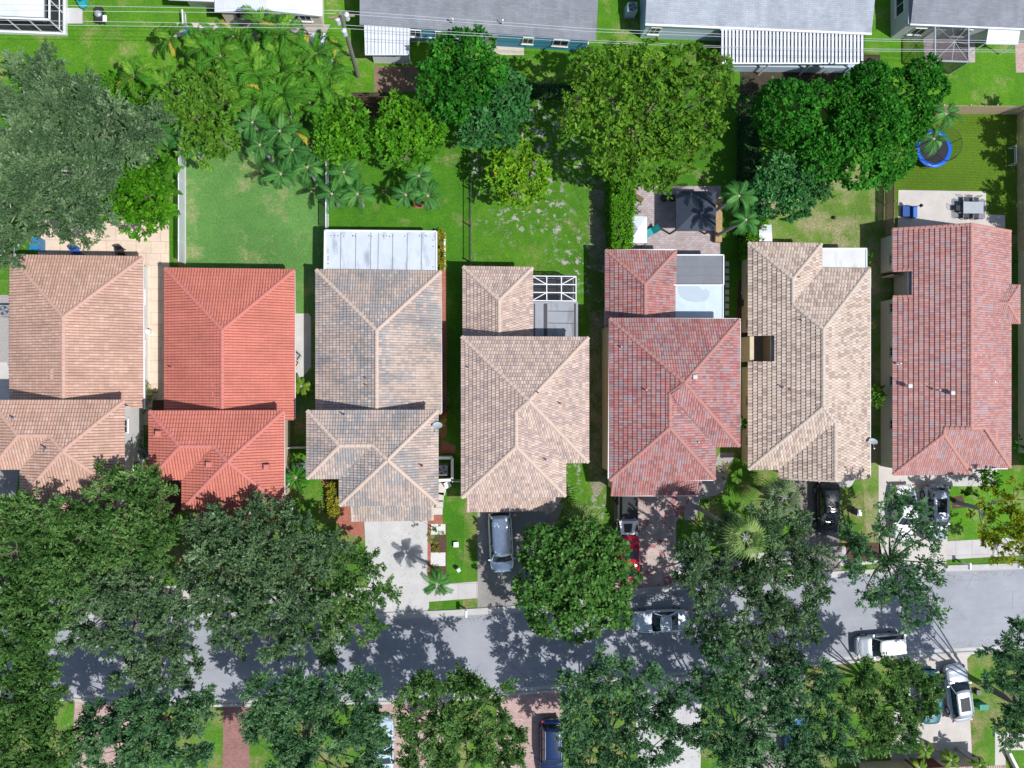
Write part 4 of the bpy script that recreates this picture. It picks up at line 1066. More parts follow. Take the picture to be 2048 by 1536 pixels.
M_brown = plain('wood_brown', (.17,.10,.055), .85, .25, 3)
fence('tan board fence behind the trampoline yard', (1858,228), (2034,229), 2.1, M_tan, .16, solid=True)
fence('tan board fence running down the right edge of the trampoline yard', (2034,230), (2034,500), 1.9, M_tan, .16, solid=True)
fence('brown board fence at the back of the palm thicket', (640,206), (1010,207), 1.5, M_brown, .15, solid=True)
fence('grey board fence left of the outdoor table patio', (1769,355), (1768,470), 1.6, M_wood, .15, solid=True)
fence('short tan gate fence at the notch of the brick red house', (1764,556), (1791,556), 1.6, M_tan, .15, solid=True)
M_chain = plain('chain_green', (.015,.07,.045), .6, .2)
t = fence('dark green chain link fence beside the weedy lawn', (941,235), (941,528), 1.2, M_chain, .14, .016, panel=3)
fence('thin white gate between salmon and mottled roof houses', (576,893), (617,893), 1.5, M_white, .12, .05)
fence('thin white gate between mottled and tan roof houses', (905,959), (923,959), 1.5, M_white, .12, .05)
def wallbox(label, pts, h, m, name='garden_wall', cat='wall', th=.16, cop=None):
    t = thing(name, label, cat, P(*pts[0])); b = MB()
    q = [P(*p) for p in pts]
    for i in range(len(q)-1): b.beam(q[i]+Vector((0,0,h/2)), q[i+1]+Vector((0,0,h/2)), th, h)
    b.build('wall', m, t)
    c = MB()
    for i in range(len(q)-1): c.beam(q[i]+Vector((0,0,h+.03)), q[i+1]+Vector((0,0,h+.03)), th+.06, .06)
    c.build('coping', cop or M_trim, t)
wallbox('low white wall round the croton hedge at the panel roof', [(889,540),(889,467),(883,466)], .5, M_white, th=.1)
wallbox('stucco screen wall round the air conditioner right of the mottled roof house', [(876,913),(904,913),(904,956),(876,957)], 1.3, M_stucco_c)
wallbox('stone ledge with coping along the right side of the paver patio', [(1434,400),(1433,486)], .5, plain('stone_tan', (.40,.26,.13), .85, .3, 5), th=.5, cop=plain('stone_tan', (.40,.26,.13)))
wallbox('low wooden bench wall at the upper left of the paver patio', [(1258,388),(1283,403)], .45, M_brown, th=.3, cop=M_brown)
# ================================================================ SMALL THINGS
def ac(label, px, py, s=.85, h=.8, rz=0, m=None):
    p = P(px, py, h); p.z = 0; t = thing('air_conditioner', label, 'air conditioner', p, group='air conditioners')
    MB().rbox((p.x, p.y, .06), s, s, h-.06, rz).build('housing', m or M_grey, t)
    MB().rbox((p.x, p.y, .0), s+.2, s+.2, .055, rz).build('pad', M_concg, t)
    MB().lathe((p.x, p.y, h+.003), [(s*.42,0),(s*.42,.02)], 20).build('fan_well', M_dark, t)
    b = MB()
    for k in range(4):
        a = k*math.pi/2+.4; c = Vector((p.x+math.cos(a)*s*.2, p.y+math.sin(a)*s*.2, h+.035)); w = Vector((-math.sin(a), math.cos(a), 0))
        r_ = Vector((math.cos(a), math.sin(a), 0)); b.add([c-r_*.14*s-w*.05, c-r_*.14*s+w*.05, c+r_*.17*s+w*.12*s, c+r_*.17*s-w*.12*s], [(3,2,1,0)])
    b.build('fan_blades', M_grey, t)
    b = MB()
    for k in range(4): r_ = s*.42*(k+1)/4.; b.tube([(p.x+r_*math.cos(a*.3927), p.y+r_*math.sin(a*.3927), h+.06) for a in range(17)], .008, 4, cap=False)
    for k in range(4): a = k*math.pi/4; b.beam((p.x-math.cos(a)*s*.42, p.y-math.sin(a)*s*.42, h+.06), (p.x+math.cos(a)*s*.42, p.y+math.sin(a)*s*.42, h+.06), .012)
    b.build('fan_guard', M_grey, t)
ac('grey air conditioner between the salmon and mottled roof houses', 598, 937)
ac('pale air conditioner inside the stucco screen wall', 885, 941, .8)
ac('air conditioner at the left edge beside the peach roofed house', 8, 621)
ac('air conditioner on the grey box at the white mobile home', 550, 46, .8, 1.0)
ac('air conditioner at the left end of the pale blue home', 1265, 14, .8, 1.1, m=M_blue2)
ac('dark air conditioner at the left corner of the salmon roofed house', 292, 908, .75)
# utility pole with transformers and wires
t = thing('utility_pole', 'leaning grey timber utility pole on the lawn by the shed', 'utility pole', P(716, 152))
a, c = P(716, 152, 0), P(681, 26, 11.3)
MB().tube([a-Vector((0,0,.1)), a.lerp(c, .5), c], [.19, .16, .12], 10).build('pole', plain('pole_grey', (.22,.21,.19), .9, .25, 5), t)
for dx, dy, zz in ((-.32,-.05,10.2),(.34,.1,10.6),(.0,-.36,9.1)):
    p = a.lerp(c, zz/11.3); MB().lathe((p.x+dx, p.y+dy, zz-.4), [(.16,0),(.18,.05),(.18,.75),(.10,.85),(.03,.95)], 12).build('transformer', plain('transformer_grey', (.62,.65,.66), .4, .08), t)
p = a.lerp(c, .95); MB().beam(p+Vector((-.9,-.12,0)), p+Vector((.9,.12,0)), .12, .1).build('crossarm', M_wood, t)
M_wire = plain('wire', (.50,.52,.54), .5, .05)
wl_ = [('upper', [(-80,7,10.6),(681,21,10.9),(1180,57,10.0),(1440,68,9.8),(1760,78,9.9),(2130,83,10.4)]), ('second', [(-80,20,10.6),(684,27,10.8),(1180,63,9.9),(1440,73,9.7),(1760,82,9.8),(2130,88,10.3)]),
      ('third', [(-80,39,8.8),(690,50,9.2),(1170,80,8.4),(1440,92,8.2),(1760,98,8.3),(2130,101,8.8)]), ('lowest', [(-80,48,8.8),(692,57,9.1),(1170,84,8.3),(1440,95,8.1),(1760,102,8.2),(2130,105,8.7)])]
for nm, pts in wl_:
    q = [P(*p) for p in pts]; b = MB(); full = []
    for i in range(len(q)-1):
        for k in range(6): full.append(q[i].lerp(q[i+1], k/6))
    full.append(q[-1]); b.tube(full, .014, 4)
    tag(b.build('overhead_wire', M_wire), nm+' of the four thin overhead wires crossing the back gardens', 'wire', 'overhead wires')
# trampoline
p = P(1867, 297, .85); cx, cy = p.x, p.y; Rr = 1.62
t = thing('trampoline', 'round trampoline with blue rim pad and dark safety net', 'trampoline', (cx, cy, 0))
MB().lathe((cx, cy, .86), [(Rr-.3,0),(Rr-.3,.01)], 32).build('jumping_mat', plain('mat_black', (.02,.02,.025), .7), t)
b = MB(); N = 36
for k in range(N+1):
    a = 2*math.pi*k/N
    for r, z in ((Rr-.33,.90),(Rr-.2,.94),(Rr,.92),(Rr+.03,.84)): b.v.append((cx+r*math.cos(a), cy+r*math.sin(a), z))
for k in range(N):
    for j in range(3): b.f.append((k*4+j, k*4+j+1, k*4+j+5, k*4+j+4))
b.build('rim_pad', plain('pad_blue', (.005,.12,.62), .4, .08), t, smooth=True)
ring = lambda r, z, n=28: [(cx+r*math.cos(2*math.pi*k/n), cy+r*math.sin(2*math.pi*k/n), z) for k in range(n+1)]
b = MB(); b.tube(ring(Rr-.12, 2.5), .02, 5)
for k in range(6):
    a = k*math.pi/3+.3; b.tube([(cx+Rr*math.cos(a), cy+Rr*math.sin(a), 0), (cx+Rr*math.cos(a), cy+Rr*math.sin(a), 1.0), (cx+(Rr-.12)*math.cos(a), cy+(Rr-.12)*math.sin(a), 2.5)], .025, 6)
b.build('net_frame', M_dark, t)
b = MB(); n = 28
for k in range(n): 
    q0, q1 = ring(Rr-.15, .95)[k], ring(Rr-.15, .95)[k+1]; u0, u1 = ring(Rr-.12, 2.5)[k], ring(Rr-.12, 2.5)[k+1]; b.add([q0, q1, u1, u0], [(0,1,2,3)])
nm = NT('net_mesh'); trn = nm.n('BsdfTransparent'); ms = nm.n('MixShader'); ms.inputs[0].default_value = .22; nm.fin((.02,.03,.03), .8)
nm.l(trn.outputs[0], ms.inputs[1]); nm.l(nm.b.outputs[0], ms.inputs[2]); nm.l(ms.outputs[0], nm.out.inputs[0]); b.build('safety_net', nm.m, t)
# soccer goal
t = thing('soccer_goal', 'small white framed toy soccer goal by the tan fence', 'soccer goal', P(2026, 314))
a, c = P(2016, 297), P(2017, 331); b = MB(); zz = Vector((0,0,1.0)); bk = Vector((.6,0,0))
for s_, e_ in ((a, a+zz), (c, c+zz), (a+zz, c+zz), (a, a+bk), (c, c+bk), (a+bk, c+bk), (a+zz, a+bk), (c+zz, c+bk)): b.tube([s_, e_], .03, 6)
b.build('frame', M_white, t)
b = MB()
for k in range(9): s_ = k/8; b.tube([(a+zz).lerp(c+zz, s_), (a+bk).lerp(c+bk, s_)], .006, 3)
for k in range(1, 6): s_ = k/6; b.tube([(a+zz).lerp(a+bk, s_), (c+zz).lerp(c+bk, s_)], .006, 3)
b.build('net', M_white, t)
# black gazebo
t = thing('gazebo', 'black canopied patio gazebo on four posts, shaded by palms', 'gazebo', P(1388, 425))
q = [P(1352,382,2.3), P(1432,382,2.3), P(1432,461,2.3), P(1352,461,2.3)]; ap = P(1392, 421, 2.95)
M_canopy = plain('canopy_black', (.028,.040,.060), .7, .15)
b = MB(); b.add(q+[ap]+[v-Vector((0,0,.2)) for v in q], [(1,0,4),(2,1,4),(3,2,4),(0,3,4),(0,1,6,5),(1,2,7,6),(2,3,8,7),(3,0,5,8)]); b.build('canopy', M_canopy, t)
ctr = ap.copy(); ctr.z = 0; gp = [Vector((v.x, v.y, 0)).lerp(ctr, .10) for v in q]
for g in gp: MB().beam(g, g+Vector((0,0,2.2)), .12).build('post', M_dark, t)
b = MB()
for i in range(4):
    u, v = gp[i], gp[(i+1)%4]
    for s_, w_ in ((u, v), (v, u)): b.beam(s_+Vector((0,0,1.6)), s_+(w_-s_).normalized()*.8+Vector((0,0,2.2)), .06)
b.build('brace', M_dark, t)
t = thing('sofa', 'dark outdoor sofa under the black gazebo', 'sofa', P(1385, 400))
MB().rbox((t.location.x, t.location.y, .12), 1.9, .8, .3).build('seat', M_brown, t); MB().rbox((t.location.x, t.location.y+.35, .42), 1.9, .18, .4).build('backrest', M_brown, t)
# white canopy tent
t = thing('canopy_tent', 'white pyramid canopy tent at the left side of the paver patio', 'canopy tent', P(1278, 465))
q = [P(1259,432,2.1), P(1294,433,2.1), P(1294,486,2.1), P(1259,486,2.1)]; ap = P(1276, 458, 2.65)
b = MB(); b.add(q+[ap]+[v-Vector((0,0,.16)) for v in q], [(1,0,4),(2,1,4),(3,2,4),(0,3,4),(0,1,6,5),(1,2,7,6),(2,3,8,7),(3,0,5,8)]); b.build('canopy', plain('canopy_white', (.66,.71,.72), .7, .06), t)
for v in q: MB().beam((v.x, v.y, 0), (v.x, v.y, 2.0), .05).build('leg', M_dark, t)
t = thing('lounge_chair', 'turquoise lounge chair sticking out from under the white tent', 'lounge chair', P(1294, 468), rz=.5)
MB().box(-.75,.75,-.3,.3,.28,.36).build('seat', M_teal, t, off=(0,0,0)); b = MB(); b.add([(.4,-.3,.36),(.4,.3,.36),(1.0,.3,.75),(1.0,-.3,.75)], [(0,1,2,3),(3,2,1,0)]); b.build('backrest', M_teal, t, off=(0,0,0))
b = MB()
for sx in (-.7,.7):
    for sy in (-.26,.26): b.box(sx-.03,sx+.03,sy-.03,sy+.03,0,.28)
b.build('leg', M_grey, t, off=(0,0,0))
# outdoor dining set
t = thing('rug', 'grey outdoor rug with zigzag edges under the patio table', 'rug', P(1936, 417))
a, c = P(1903,396), P(1970,439); pts = [(a.x, a.y), (a.x, c.y)]
nz = 12; pts = [(a.x+(c.x-a.x)*k/nz, c.y+(.0 if k % 2 else .12)) for k in range(nz+1)]+[(c.x-(c.x-a.x)*k/nz, a.y-(.0 if k % 2 else .12)) for k in range(nz+1)]
MB().prism(pts, .012, .028).build('rug_weave', plain('rug_grey', (.22,.24,.26), .95, .2, 5), t)
tp = P(1947, 415, .74); t = thing('dining_table', 'grey slatted outdoor dining table on the rug', 'table', (tp.x, tp.y, 0))
b = MB()
for k in range(12): b.box(tp.x-.92, tp.x+.92, tp.y-.5+k*.084, tp.y-.5+k*.084+.074, .70, .74)
b.build('tabletop', plain('slat_grey', (.38,.41,.45), .5, .1), t)
for sx in (-.82,.82):
    for sy in (-.42,.42): MB().beam((tp.x+sx, tp.y+sy, .03), (tp.x+sx, tp.y+sy, .69), .06).build('leg', M_dark, t)
ch = thing('patio_chair', 'black metal patio chair', 'chair', (0,0,0), group='patio chairs round the outdoor table')
MB().box(-.22,.22,-.22,.22,.42,.46).build('seat', M_dark, ch)
b = MB(); b.tube([(-.22,-.22,.46),(-.22,-.28,.95),(.22,-.28,.95),(.22,-.22,.46)], .02, 5)
for k in range(3): b.tube([(-.11+k*.11,-.23,.46),(-.11+k*.11,-.28,.95)], .012, 4)
b.build('backrest', M_dark, ch)
for sx in (-.2,.2):
    for sy in (-.2,.2): MB().box(sx-.018,sx+.018,sy-.018,sy+.018,0,.42).build('leg', M_dark, ch)
spots = [((-.45,.72), math.pi, 'upper left'), ((.45,.72), math.pi, 'upper right'), ((-.45,-.72), 0, 'lower left'), ((.45,-.72), 0, 'lower right'), ((-1.2,0), -math.pi/2, 'left end'), ((1.2,0), math.pi/2, 'right end')]
for i, ((dx, dy), rz, nm) in enumerate(spots):
    lb = 'black metal patio chair at the %s of the grey slatted table' % nm
    if i == 0: ch.location = (tp.x+dx, tp.y+dy, .03); ch.rotation_euler = (0,0,rz); ch['label'] = lb
    else: dup(ch, (tp.x+dx, tp.y+dy, .03), rz, lb)
# blue lounge
t = thing('lounge_chair', 'blue cushioned lounge chair at the left of the white patio', 'lounge chair', P(1817, 424))
l = t.location
MB().rbox((l.x-.35, l.y, .15), .8, .95, .25).build('seat', M_navy, t); MB().rbox((l.x+.2, l.y-.1, .2), .35, 1.0, .5).build('backrest', plain('cushion_blue', (.05,.16,.50), .7, .1), t)
MB().rbox((l.x-.05, l.y, .0), 1.2, .9, .14).build('base', M_dark, t)
t = thing('patio_umbrella', 'folded brown patio umbrella leaning over the blue lounge chair', 'umbrella', P(1818, 418))
a = t.location.copy(); a.z = .0; c = P(1846, 411, 1.9); MB().tube([a+Vector((0,0,.03)), a+Vector((.05,0,1.0)), a+Vector((.1,0,1.5))], .03, 6).build('pole', M_grey, t)
MB().tube([a+Vector((.1,0,1.4)), (a+Vector((.1,0,1.4))).lerp(c, .4), c], [.05,.16,.05], 8).build('canopy', plain('umbrella_brown', (.16,.09,.10), .8), t)
# satellite dishes
def dish(label, px, py, z, rz):
    p = P(px, py, z); t = thing('satellite_dish', label, 'satellite dish', (p.x, p.y, z)); b = MB(); n = 18
    for i in range(5):
        r = .38*i/4
        for k in range(n): a = 2*math.pi*k/n; b.v.append((p.x+r*math.cos(a), p.y+r*math.sin(a)*.62, z+.35+.5*r*r+r*math.sin(a)*-.55))
    for i in range(4):
        for k in range(n): b.f.append((i*n+k, i*n+(k+1)%n, (i+1)*n+(k+1)%n, (i+1)*n+k))
    b.build('reflector', plain('dish_grey', (.52,.56,.58), .4, .06), t, smooth=True)
    b = MB(); b.tube([(p.x, p.y, z-.1), (p.x, p.y, z+.33)], .03, 6); b.tube([(p.x, p.y-.2, z+.45), (p.x, p.y-.55, z+.55)], .018, 5); b.rbox((p.x, p.y-.58, z+.52), .1, .1, .08)
    b.build('bracket', M_grey, t)
dish('grey satellite dish on the right eave of the sandy roofed house', 1741, 882, 2.75, 0)
dish('small satellite dish on the right eave of the mottled roof house', 875, 850, 5.2, 1)
# letterboxes, utility boxes
def mailbox(label, px, py, m=None):
    p = P(px, py); t = thing('mailbox', label, 'mailbox', p)
    MB().beam(p, p+Vector((0,0,1.15)), .11).build('post', M_white, t)
    b = MB(); n = 8; w, h = .11, .14; L = .28; st_ = Vector((p.x, p.y-.08, 1.2)); b.v = []
    for y in (-L, L):
        for k in range(n+1): a = math.pi*k/n; b.v.append((p.x+w*math.cos(a), p.y-.08+y, 1.27+w*math.sin(a)))
        b.v += [(p.x-w, p.y-.08+y, 1.14), (p.x+w, p.y-.08+y, 1.14)]
    N_ = n+3
    for k in range(N_): b.f.append((k, (k+1)%N_, (k+1)%N_+N_, k+N_))
    b.f += [tuple(range(N_)), tuple(reversed(range(N_, 2*N_)))]; b.build('box', m or M_white, t)
mailbox('white mailbox on the kerb grass right of the white driveway', 931, 1217)
mailbox('white mailbox on the kerb grass at the right, the left one of two', 1921, 1124)
mailbox('white mailbox on the kerb grass at the right, near the yellow tree', 2019, 1121)
def boxthing(name, label, cat, px, py, s, h, m, rz=0, lid=None, sy=None):
    p = P(px, py); t = thing(name, label, cat, p); MB().rbox((p.x, p.y, .0), s, sy or s, h, rz).build('body', m, t)
    MB().rbox((p.x, p.y, h+.002), s*1.08, (sy or s)*1.08, .06, rz).build('lid', lid or m, t); return t
boxthing('utility_box', 'small white utility box on the lawn left of the silver minivan', 'utility box', 912, 1088, .38, .25, M_white)
boxthing('utility_box', 'white and grey utility pedestal on the lawn, nearer the street', 'utility box', 917, 1137, .25, .6, M_white, .6)
boxthing('utility_box', 'grey utility pedestal with white lid beside the thin open oak', 'utility box', 1708, 1022, .35, .9, plain('box_green_grey', (.16,.22,.20)), 0, M_white, .5)
boxthing('utility_box', 'green transformer box at the lower right lawn', 'utility box', 1957, 1408, .75, .7, plain('box_green', (.06,.28,.20)), 0, None, .45)
boxthing('utility_box', 'small dark box beside the silver car with a sunroof', 'utility box', 1952, 1382, .4, .35, M_dark)
boxthing('utility_box', 'small turquoise utility lid on the lower right lawn', 'utility box', 1969, 1353, .32, .2, M_teal)
boxthing('storage_box', 'blue storage cabinet behind the peach roofed house', 'storage box', 83, 492, .55, 1.2, plain('cabinet_blue', (.02,.20,.42), .4), 0, None, .9)
boxthing('storage_box', 'grey box under the air conditioner at the white mobile home', 'storage box', 568, 48, 1.0, .9, plain('box_grey', (.30,.32,.38)))
boxthing('meter_box', 'white meter box at the corridor of the peach roofed house', 'utility box', 301, 664, .3, .5, M_white)
boxthing('planter', 'square dark planter box beside the sandy house wall', 'planter', 1482, 607, .5, .45, M_dark, 0, plain('soil', (.07,.05,.03)))
boxthing('storage_box', 'white storage box by the stucco screen wall', 'storage box', 895, 968, .45, .5, M_white, .5)
boxthing('planter', 'pale square planter at the white mobile home', 'planter', 586, 52, .6, .5, M_concg)
boxthing('trash_bin', 'turquoise rubbish bin by the white mobile home railing', 'bin', 383, 80, .5, 1.0, M_teal, .2, M_teal, .6)
def pot(label, px, py, r, h, m, plant=None):
    p = P(px, py); t = thing('plant_pot', label, 'plant pot', p)
    MB().lathe((p.x, p.y, 0), [(r*.7,0),(r,h),(r*1.1,h+.03),(r*.85,h+.03),(r*.85,h-.03)], 12).build('pot', m, t)
    MB().lathe((p.x, p.y, h-.05), [(r*.83,0),(r*.5,.09),(r*.1,.12)], 10).build('soil', plain('soil', (.07,.05,.03)), t)
pot('blue glazed plant pot beside the brick strip', 886, 812, .22, .4, plain('glaze_blue', (.03,.08,.25), .3)); pot('terracotta plant pot below the blue pot', 893, 822, .18, .3, M_terra); pot('terracotta pot nearest the brick strip wall', 886, 824, .18, .3, M_terra)
pot('wide terracotta bowl on the lawn between feather palms', 837, 407, .42, .15, M_terra); pot('dark plant pot in the mulch strip of the sandy house', 1484, 585, .15, .25, M_white)
pot('dark round pot on the pink patio edge, left one', 1326, 398, .3, .35, M_dark); pot('dark round pot on the pink patio edge, right one', 1343, 398, .3, .35, M_dark)
# green chairs on the blue home's deck
def armchair(label, px, py, rz, m, g=None):
    t = thing('garden_chair', label, 'chair', P(px, py), rz, g)
    MB().box(-.28,.28,-.3,.25,.38,.43).build('seat', m, t, off=(0,0,0))
    b = MB(); b.tube([(-.26,.25,.43),(-.26,.42,.95),(0,.45,1.02),(.26,.42,.95),(.26,.25,.43)], .035, 6); b.add([(-.24,.26,.45),(.24,.26,.45),(.22,.42,.95),(-.22,.42,.95)], [(0,1,2,3),(3,2,1,0)]); b.build('backrest', m, t, off=(0,0,0))
    b = MB()
    for sx in (-.3,.3): b.box(sx-.04,sx+.04,-.3,.3,.6,.64)
    b.build('armrest', m, t, off=(0,0,0))
    for sx in (-.27,.27):
        for sy in (-.27,.24): MB().box(sx-.03,sx+.03,sy-.03,sy+.03,0,.6 if sy < 0 else .4).build('leg', m, t, off=(0,0,0))
armchair('lime green plastic chair on the deck of the blue home', 1020, 86, .1, M_lime); armchair('lime green plastic chair on the grass beside the deck', 1058, 90, 0, M_lime)
armchair('grey cushioned garden chair on the white side path', 594, 714, -.6, M_grey); armchair('tan wooden garden chair on the white side path', 590, 729, -.5, M_tan)
armchair('blue and white folding chair on the upper left lawn', 172, 12, .6, M_teal)
armchair('dark garden chair behind the blue cabinet patio, left', 158, 506, .5, M_navy); armchair('dark garden chair behind the blue cabinet patio, right', 246, 507, .2, M_dark)
# barbecue
t = thing('barbecue', 'black and silver barbecue grill standing on the upper left lawn', 'barbecue', P(206, 38)); l = t.location
MB().rbox((l.x, l.y, .5), .55, 1.1, .4).build('firebox', M_dark, t); MB().lathe((l.x, l.y, .9), [(.28,0),(.26,.1),(.12,.2)], 12).build('hood', M_grey, t)
MB().rbox((l.x+.45, l.y-.3, .75), .3, .5, .05).build('side_shelf', M_white, t)
b = MB()
for sx in (-.22,.22):
    for sy in (-.45,.45): b.beam((l.x+sx, l.y+sy, 0), (l.x+sx, l.y+sy, .5), .05)
b.build('leg', M_dark, t)
# black umbrella tip at the corridor
t = thing('patio_umbrella', 'small black square umbrella in the corridor of the peach roofed house', 'umbrella', P(297, 703)); l = t.location
b = MB(); q = [(l.x-.75,l.y-.05,1.95),(l.x-.1,l.y+.55,1.95),(l.x+.15,l.y,1.95),(l.x-.1,l.y-.6,1.95)]; b.add(q+[(l.x-.25,l.y,2.2)], [(1,0,4),(2,1,4),(3,2,4),(0,3,4)]); b.build('canopy', M_dark, t)
MB().tube([(l.x-.25,l.y,0),(l.x-.25,l.y,2.15)], .025, 6).build('pole', M_grey, t)
# yellow hose
t_ = MB(); p = P(1739, 651, .3)
pts = [(p.x+(.18+.04*math.sin(k*.9))*math.cos(k*.5), p.y+(.34+.04*math.cos(k))*math.sin(k*.5), .25+.012*k) for k in range(52)]
t_.tube(pts, .022, 5); tag(t_.build('garden_hose', plain('hose_yellow', (.60,.42,.02), .5)), 'coiled yellow garden hose on the right wall of the sandy house', 'hose')
# slab path beside the mottled roof house
sl_ = [(884,978,.7,.95,-.25),(880,994,.62,.75,-.05),(879,1008,.6,.6,0),(876,1022,.75,.6,0),(883,990-22,.7,.5,-.5)]
for i, (x, y, a, b_, rz) in enumerate(sl_[:4]):
    p = P(x, y); o = MB().rbox((p.x, p.y, .004), a, b_, .05, rz).build('path_slab', M_concl); tag(o, ['topmost','second','third','lowest'][i]+' pale slab of the path right of the mottled roof house', 'paving slab', 'slabs of the side path')
# black and white toy on the dry lawn
p = P(1667, 436); b = MB().lathe((p.x, p.y, 0), [(.05,0),(.14,.06),(.16,.15),(.12,.25),(.04,.3)], 12); tag(b.build('ball', plain('ball_dark', (.04,.04,.045), .5), smooth=True), 'dark ball lying on the dry lawn below the ficus cluster', 'ball')
# house at the lower right, its shaded front wall faces the street
xa, ya = XY(1806, 1506); xb = XY(1955, 1506)[0]
h9 = House('house', 'beige house at the bottom right with its shaded garage wall', 'house', ((xa+xb)/2, ya-5), T_tan, RC_tan, **shake)
e = 2.7; X0_, X1_, Yn, Ys = xa-4.5, xb+.45, ya-.12, ya-12
dd = (Yn-Ys)/2
h9.f((X1_,Yn,e), (X0_,Yn,e), V3(X0_+dd,Yn-dd,e,dd), V3(X1_-dd,Yn-dd,e,dd)); h9.f((X0_,Ys,e), (X1_,Ys,e), V3(X1_-dd,Yn-dd,e,dd), V3(X0_+dd,Yn-dd,e,dd))
h9.f((X1_,Ys,e), (X1_,Yn,e), V3(X1_-dd,Yn-dd,e,dd)); h9.f((X0_,Yn,e), (X0_,Ys,e), V3(X0_+dd,Yn-dd,e,dd)); h9.finish()
h9.wall([(xa-4, Ys+.5), (xb, Ys+.5), (xb, ya-.6), (xa-4, ya-.6)], 0, e-.05, M_stucco_c); h9.fascia(inset(X0_, X1_, Ys, Yn, .05), e)
h9.door(xa+1.4, ya-.6, (0,1), 2.6, 2.1, plain('door_red_brown', (.16,.045,.02)), 3, 'garage_door')
wallbox('low beige garden wall at the bottom right corner', [(2010,1500),(2030,1540)], .6, M_stucco_g)

# fallen leaves along the kerbs and on the shaded drives
rl = np.random.default_rng(77); pts = []
def along(line, n, sp):
    for _ in range(n):
        i = rl.integers(0, len(line)-1); s = rl.random(); x = line[i][0]+(line[i+1][0]-line[i][0])*s; y = line[i][1]+(line[i+1][1]-line[i][1])*s
        pts.append(P(x, y+abs(rl.normal())*sp+(4 if sp > 0 else -4)))
along(RU, 900, 7); along(RL, 900, -7)
for x0_, x1_, y0_, y1_, n_ in ((960,1090,1040,1210,220),(1232,1350,1000,1185,200),(735,850,1060,1220,90),(1590,1676,980,1130,120),(1000,1125,1395,1530,160),(1285,1400,1370,1530,160),(450,495,1415,1530,60)):
    for _ in range(n_): pts.append(P(rl.uniform(x0_, x1_), rl.uniform(y0_, y1_)))
A = np.array([(q.x, q.y, .026+.004*rl.random()) for q in pts]); n_ = len(A); th = rl.random(n_)*6.28
aa = np.stack([np.cos(th), np.sin(th), rl.normal(size=n_)*.08], 1); bb = np.stack([-np.sin(th), np.cos(th), np.zeros(n_)], 1)
tip = A+aa*(.05+.07*rl.random(n_))[:, None]; mid = A+aa*.04; V = np.stack([A, mid+bb*.022, tip, mid-bb*.022], 1).reshape(-1, 3)
tag(npmesh('leaf_litter', V, np.arange(len(V)).reshape(-1, 4), plain('dry_leaf', (.16,.10,.04), .9, .4)), 'small dry leaves scattered along the kerbs and drives', 'fallen leaves', kind='stuff')
# ================================================================ VEGETATION
def unit(a): return a/np.maximum(1e-9, np.linalg.norm(a, axis=-1, keepdims=True))
def rhombi(p, a, b, ll, lw, curl=0.0):
    """p base points, a axis, b side; returns verts (4n,3)"""
    tip = p+a*ll[:, None]; mid = p+a*(ll*.5)[:, None]
    q = np.stack([p, mid+b*(lw/2)[:, None], tip, mid-b*(lw/2)[:, None]], 1)
    return q.reshape(-1, 3)
KIND = {  # sprays per m2, leaves per spray, spray length, spray radius, leaf l, leaf w, rho range, up bias, flat
    'oak':     dict(n=18.0, k=27, sl=.75, sr=.22, ll=.235, lw=.10, rho=(.55,1.06), vz=.62, mode='spray'),
    'oakthin': dict(n=9, k=26, sl=.80, sr=.24, ll=.25, lw=.11, rho=(.3,1.08), vz=.6, mode='spray'),
    'ficus':   dict(n=28, k=16, sl=.24, sr=.20, ll=.26, lw=.17, rho=(.80,1.0), vz=.9, mode='clump'),
    'mango':   dict(n=19, k=18, sl=.30, sr=.24, ll=.32, lw=.15, rho=(.74,1.04), vz=.7, mode='rosette'),
    'rosette': dict(n=15, k=14, sl=.22, sr=.10, ll=.32, lw=.15, rho=(.62,1.05), vz=.6, mode='rosette'),
    'broad':   dict(n=16, k=17, sl=.50, sr=.18, ll=.30, lw=.14, rho=(.60,1.06), vz=.66, mode='spray'),
    'shrub':   dict(n=14, k=16, sl=.22, sr=.12, ll=.14, lw=.08, rho=(.6,1.04), vz=.8, mode='clump'),
}
def foliage(c, d, K, rng, tint):
    n = len(c); k = K['k']
    C = np.repeat(c, k, 0); D = np.repeat(d, k, 0); T = np.repeat(tint, k)
    m = len(C); r = rng.normal(size=(m, 3))
    if K['mode'] == 'spray':
        s = rng.random(m); pos = C+D*(s*K['sl'])[:, None]+unit(r)*(K['sr']*(1.1-s*.6)*rng.random(m)**.5)[:, None]
        a = unit(D*1.0+unit(rng.normal(size=(m, 3)))*.75)
    elif K['mode'] == 'rosette':
        ph = rng.random(m)*2*np.pi; s = rng.random(m)
        u = unit(np.cross(D, np.array([.3,.5,.1]))); w = np.cross(D, u)
        rad = u*np.cos(ph)[:, None]+w*np.sin(ph)[:, None]
        pos = C+D*((s-.5)*K['sl'])[:, None]+rad*.03; a = unit(rad+D*(.15+.5*s)[:, None])
    else:
        pos = C+unit(r)*(K['sr']*rng.random(m)**.4)[:, None]+D*(rng.random(m)*K['sl']*.5)[:, None]
        a = unit(D*.5+unit(rng.normal(size=(m, 3))))
    nrm = unit(np.array([0,0,1.0])+D*.5+unit(rng.normal(size=(m, 3)))*.75)
    b = unit(np.cross(nrm, a))
    f_ = .5+.95*rng.random(m)**1.4; l = K['ll']*f_; w = K['lw']*f_*(.8+.4*rng.random(m))
    V = rhombi(pos, a, b, l, w)
    T = np.clip(T+rng.normal(size=m)*.13, 0, .92); T[rng.random(m) < K.get('odd', .006)] = 1.0
    return V, T
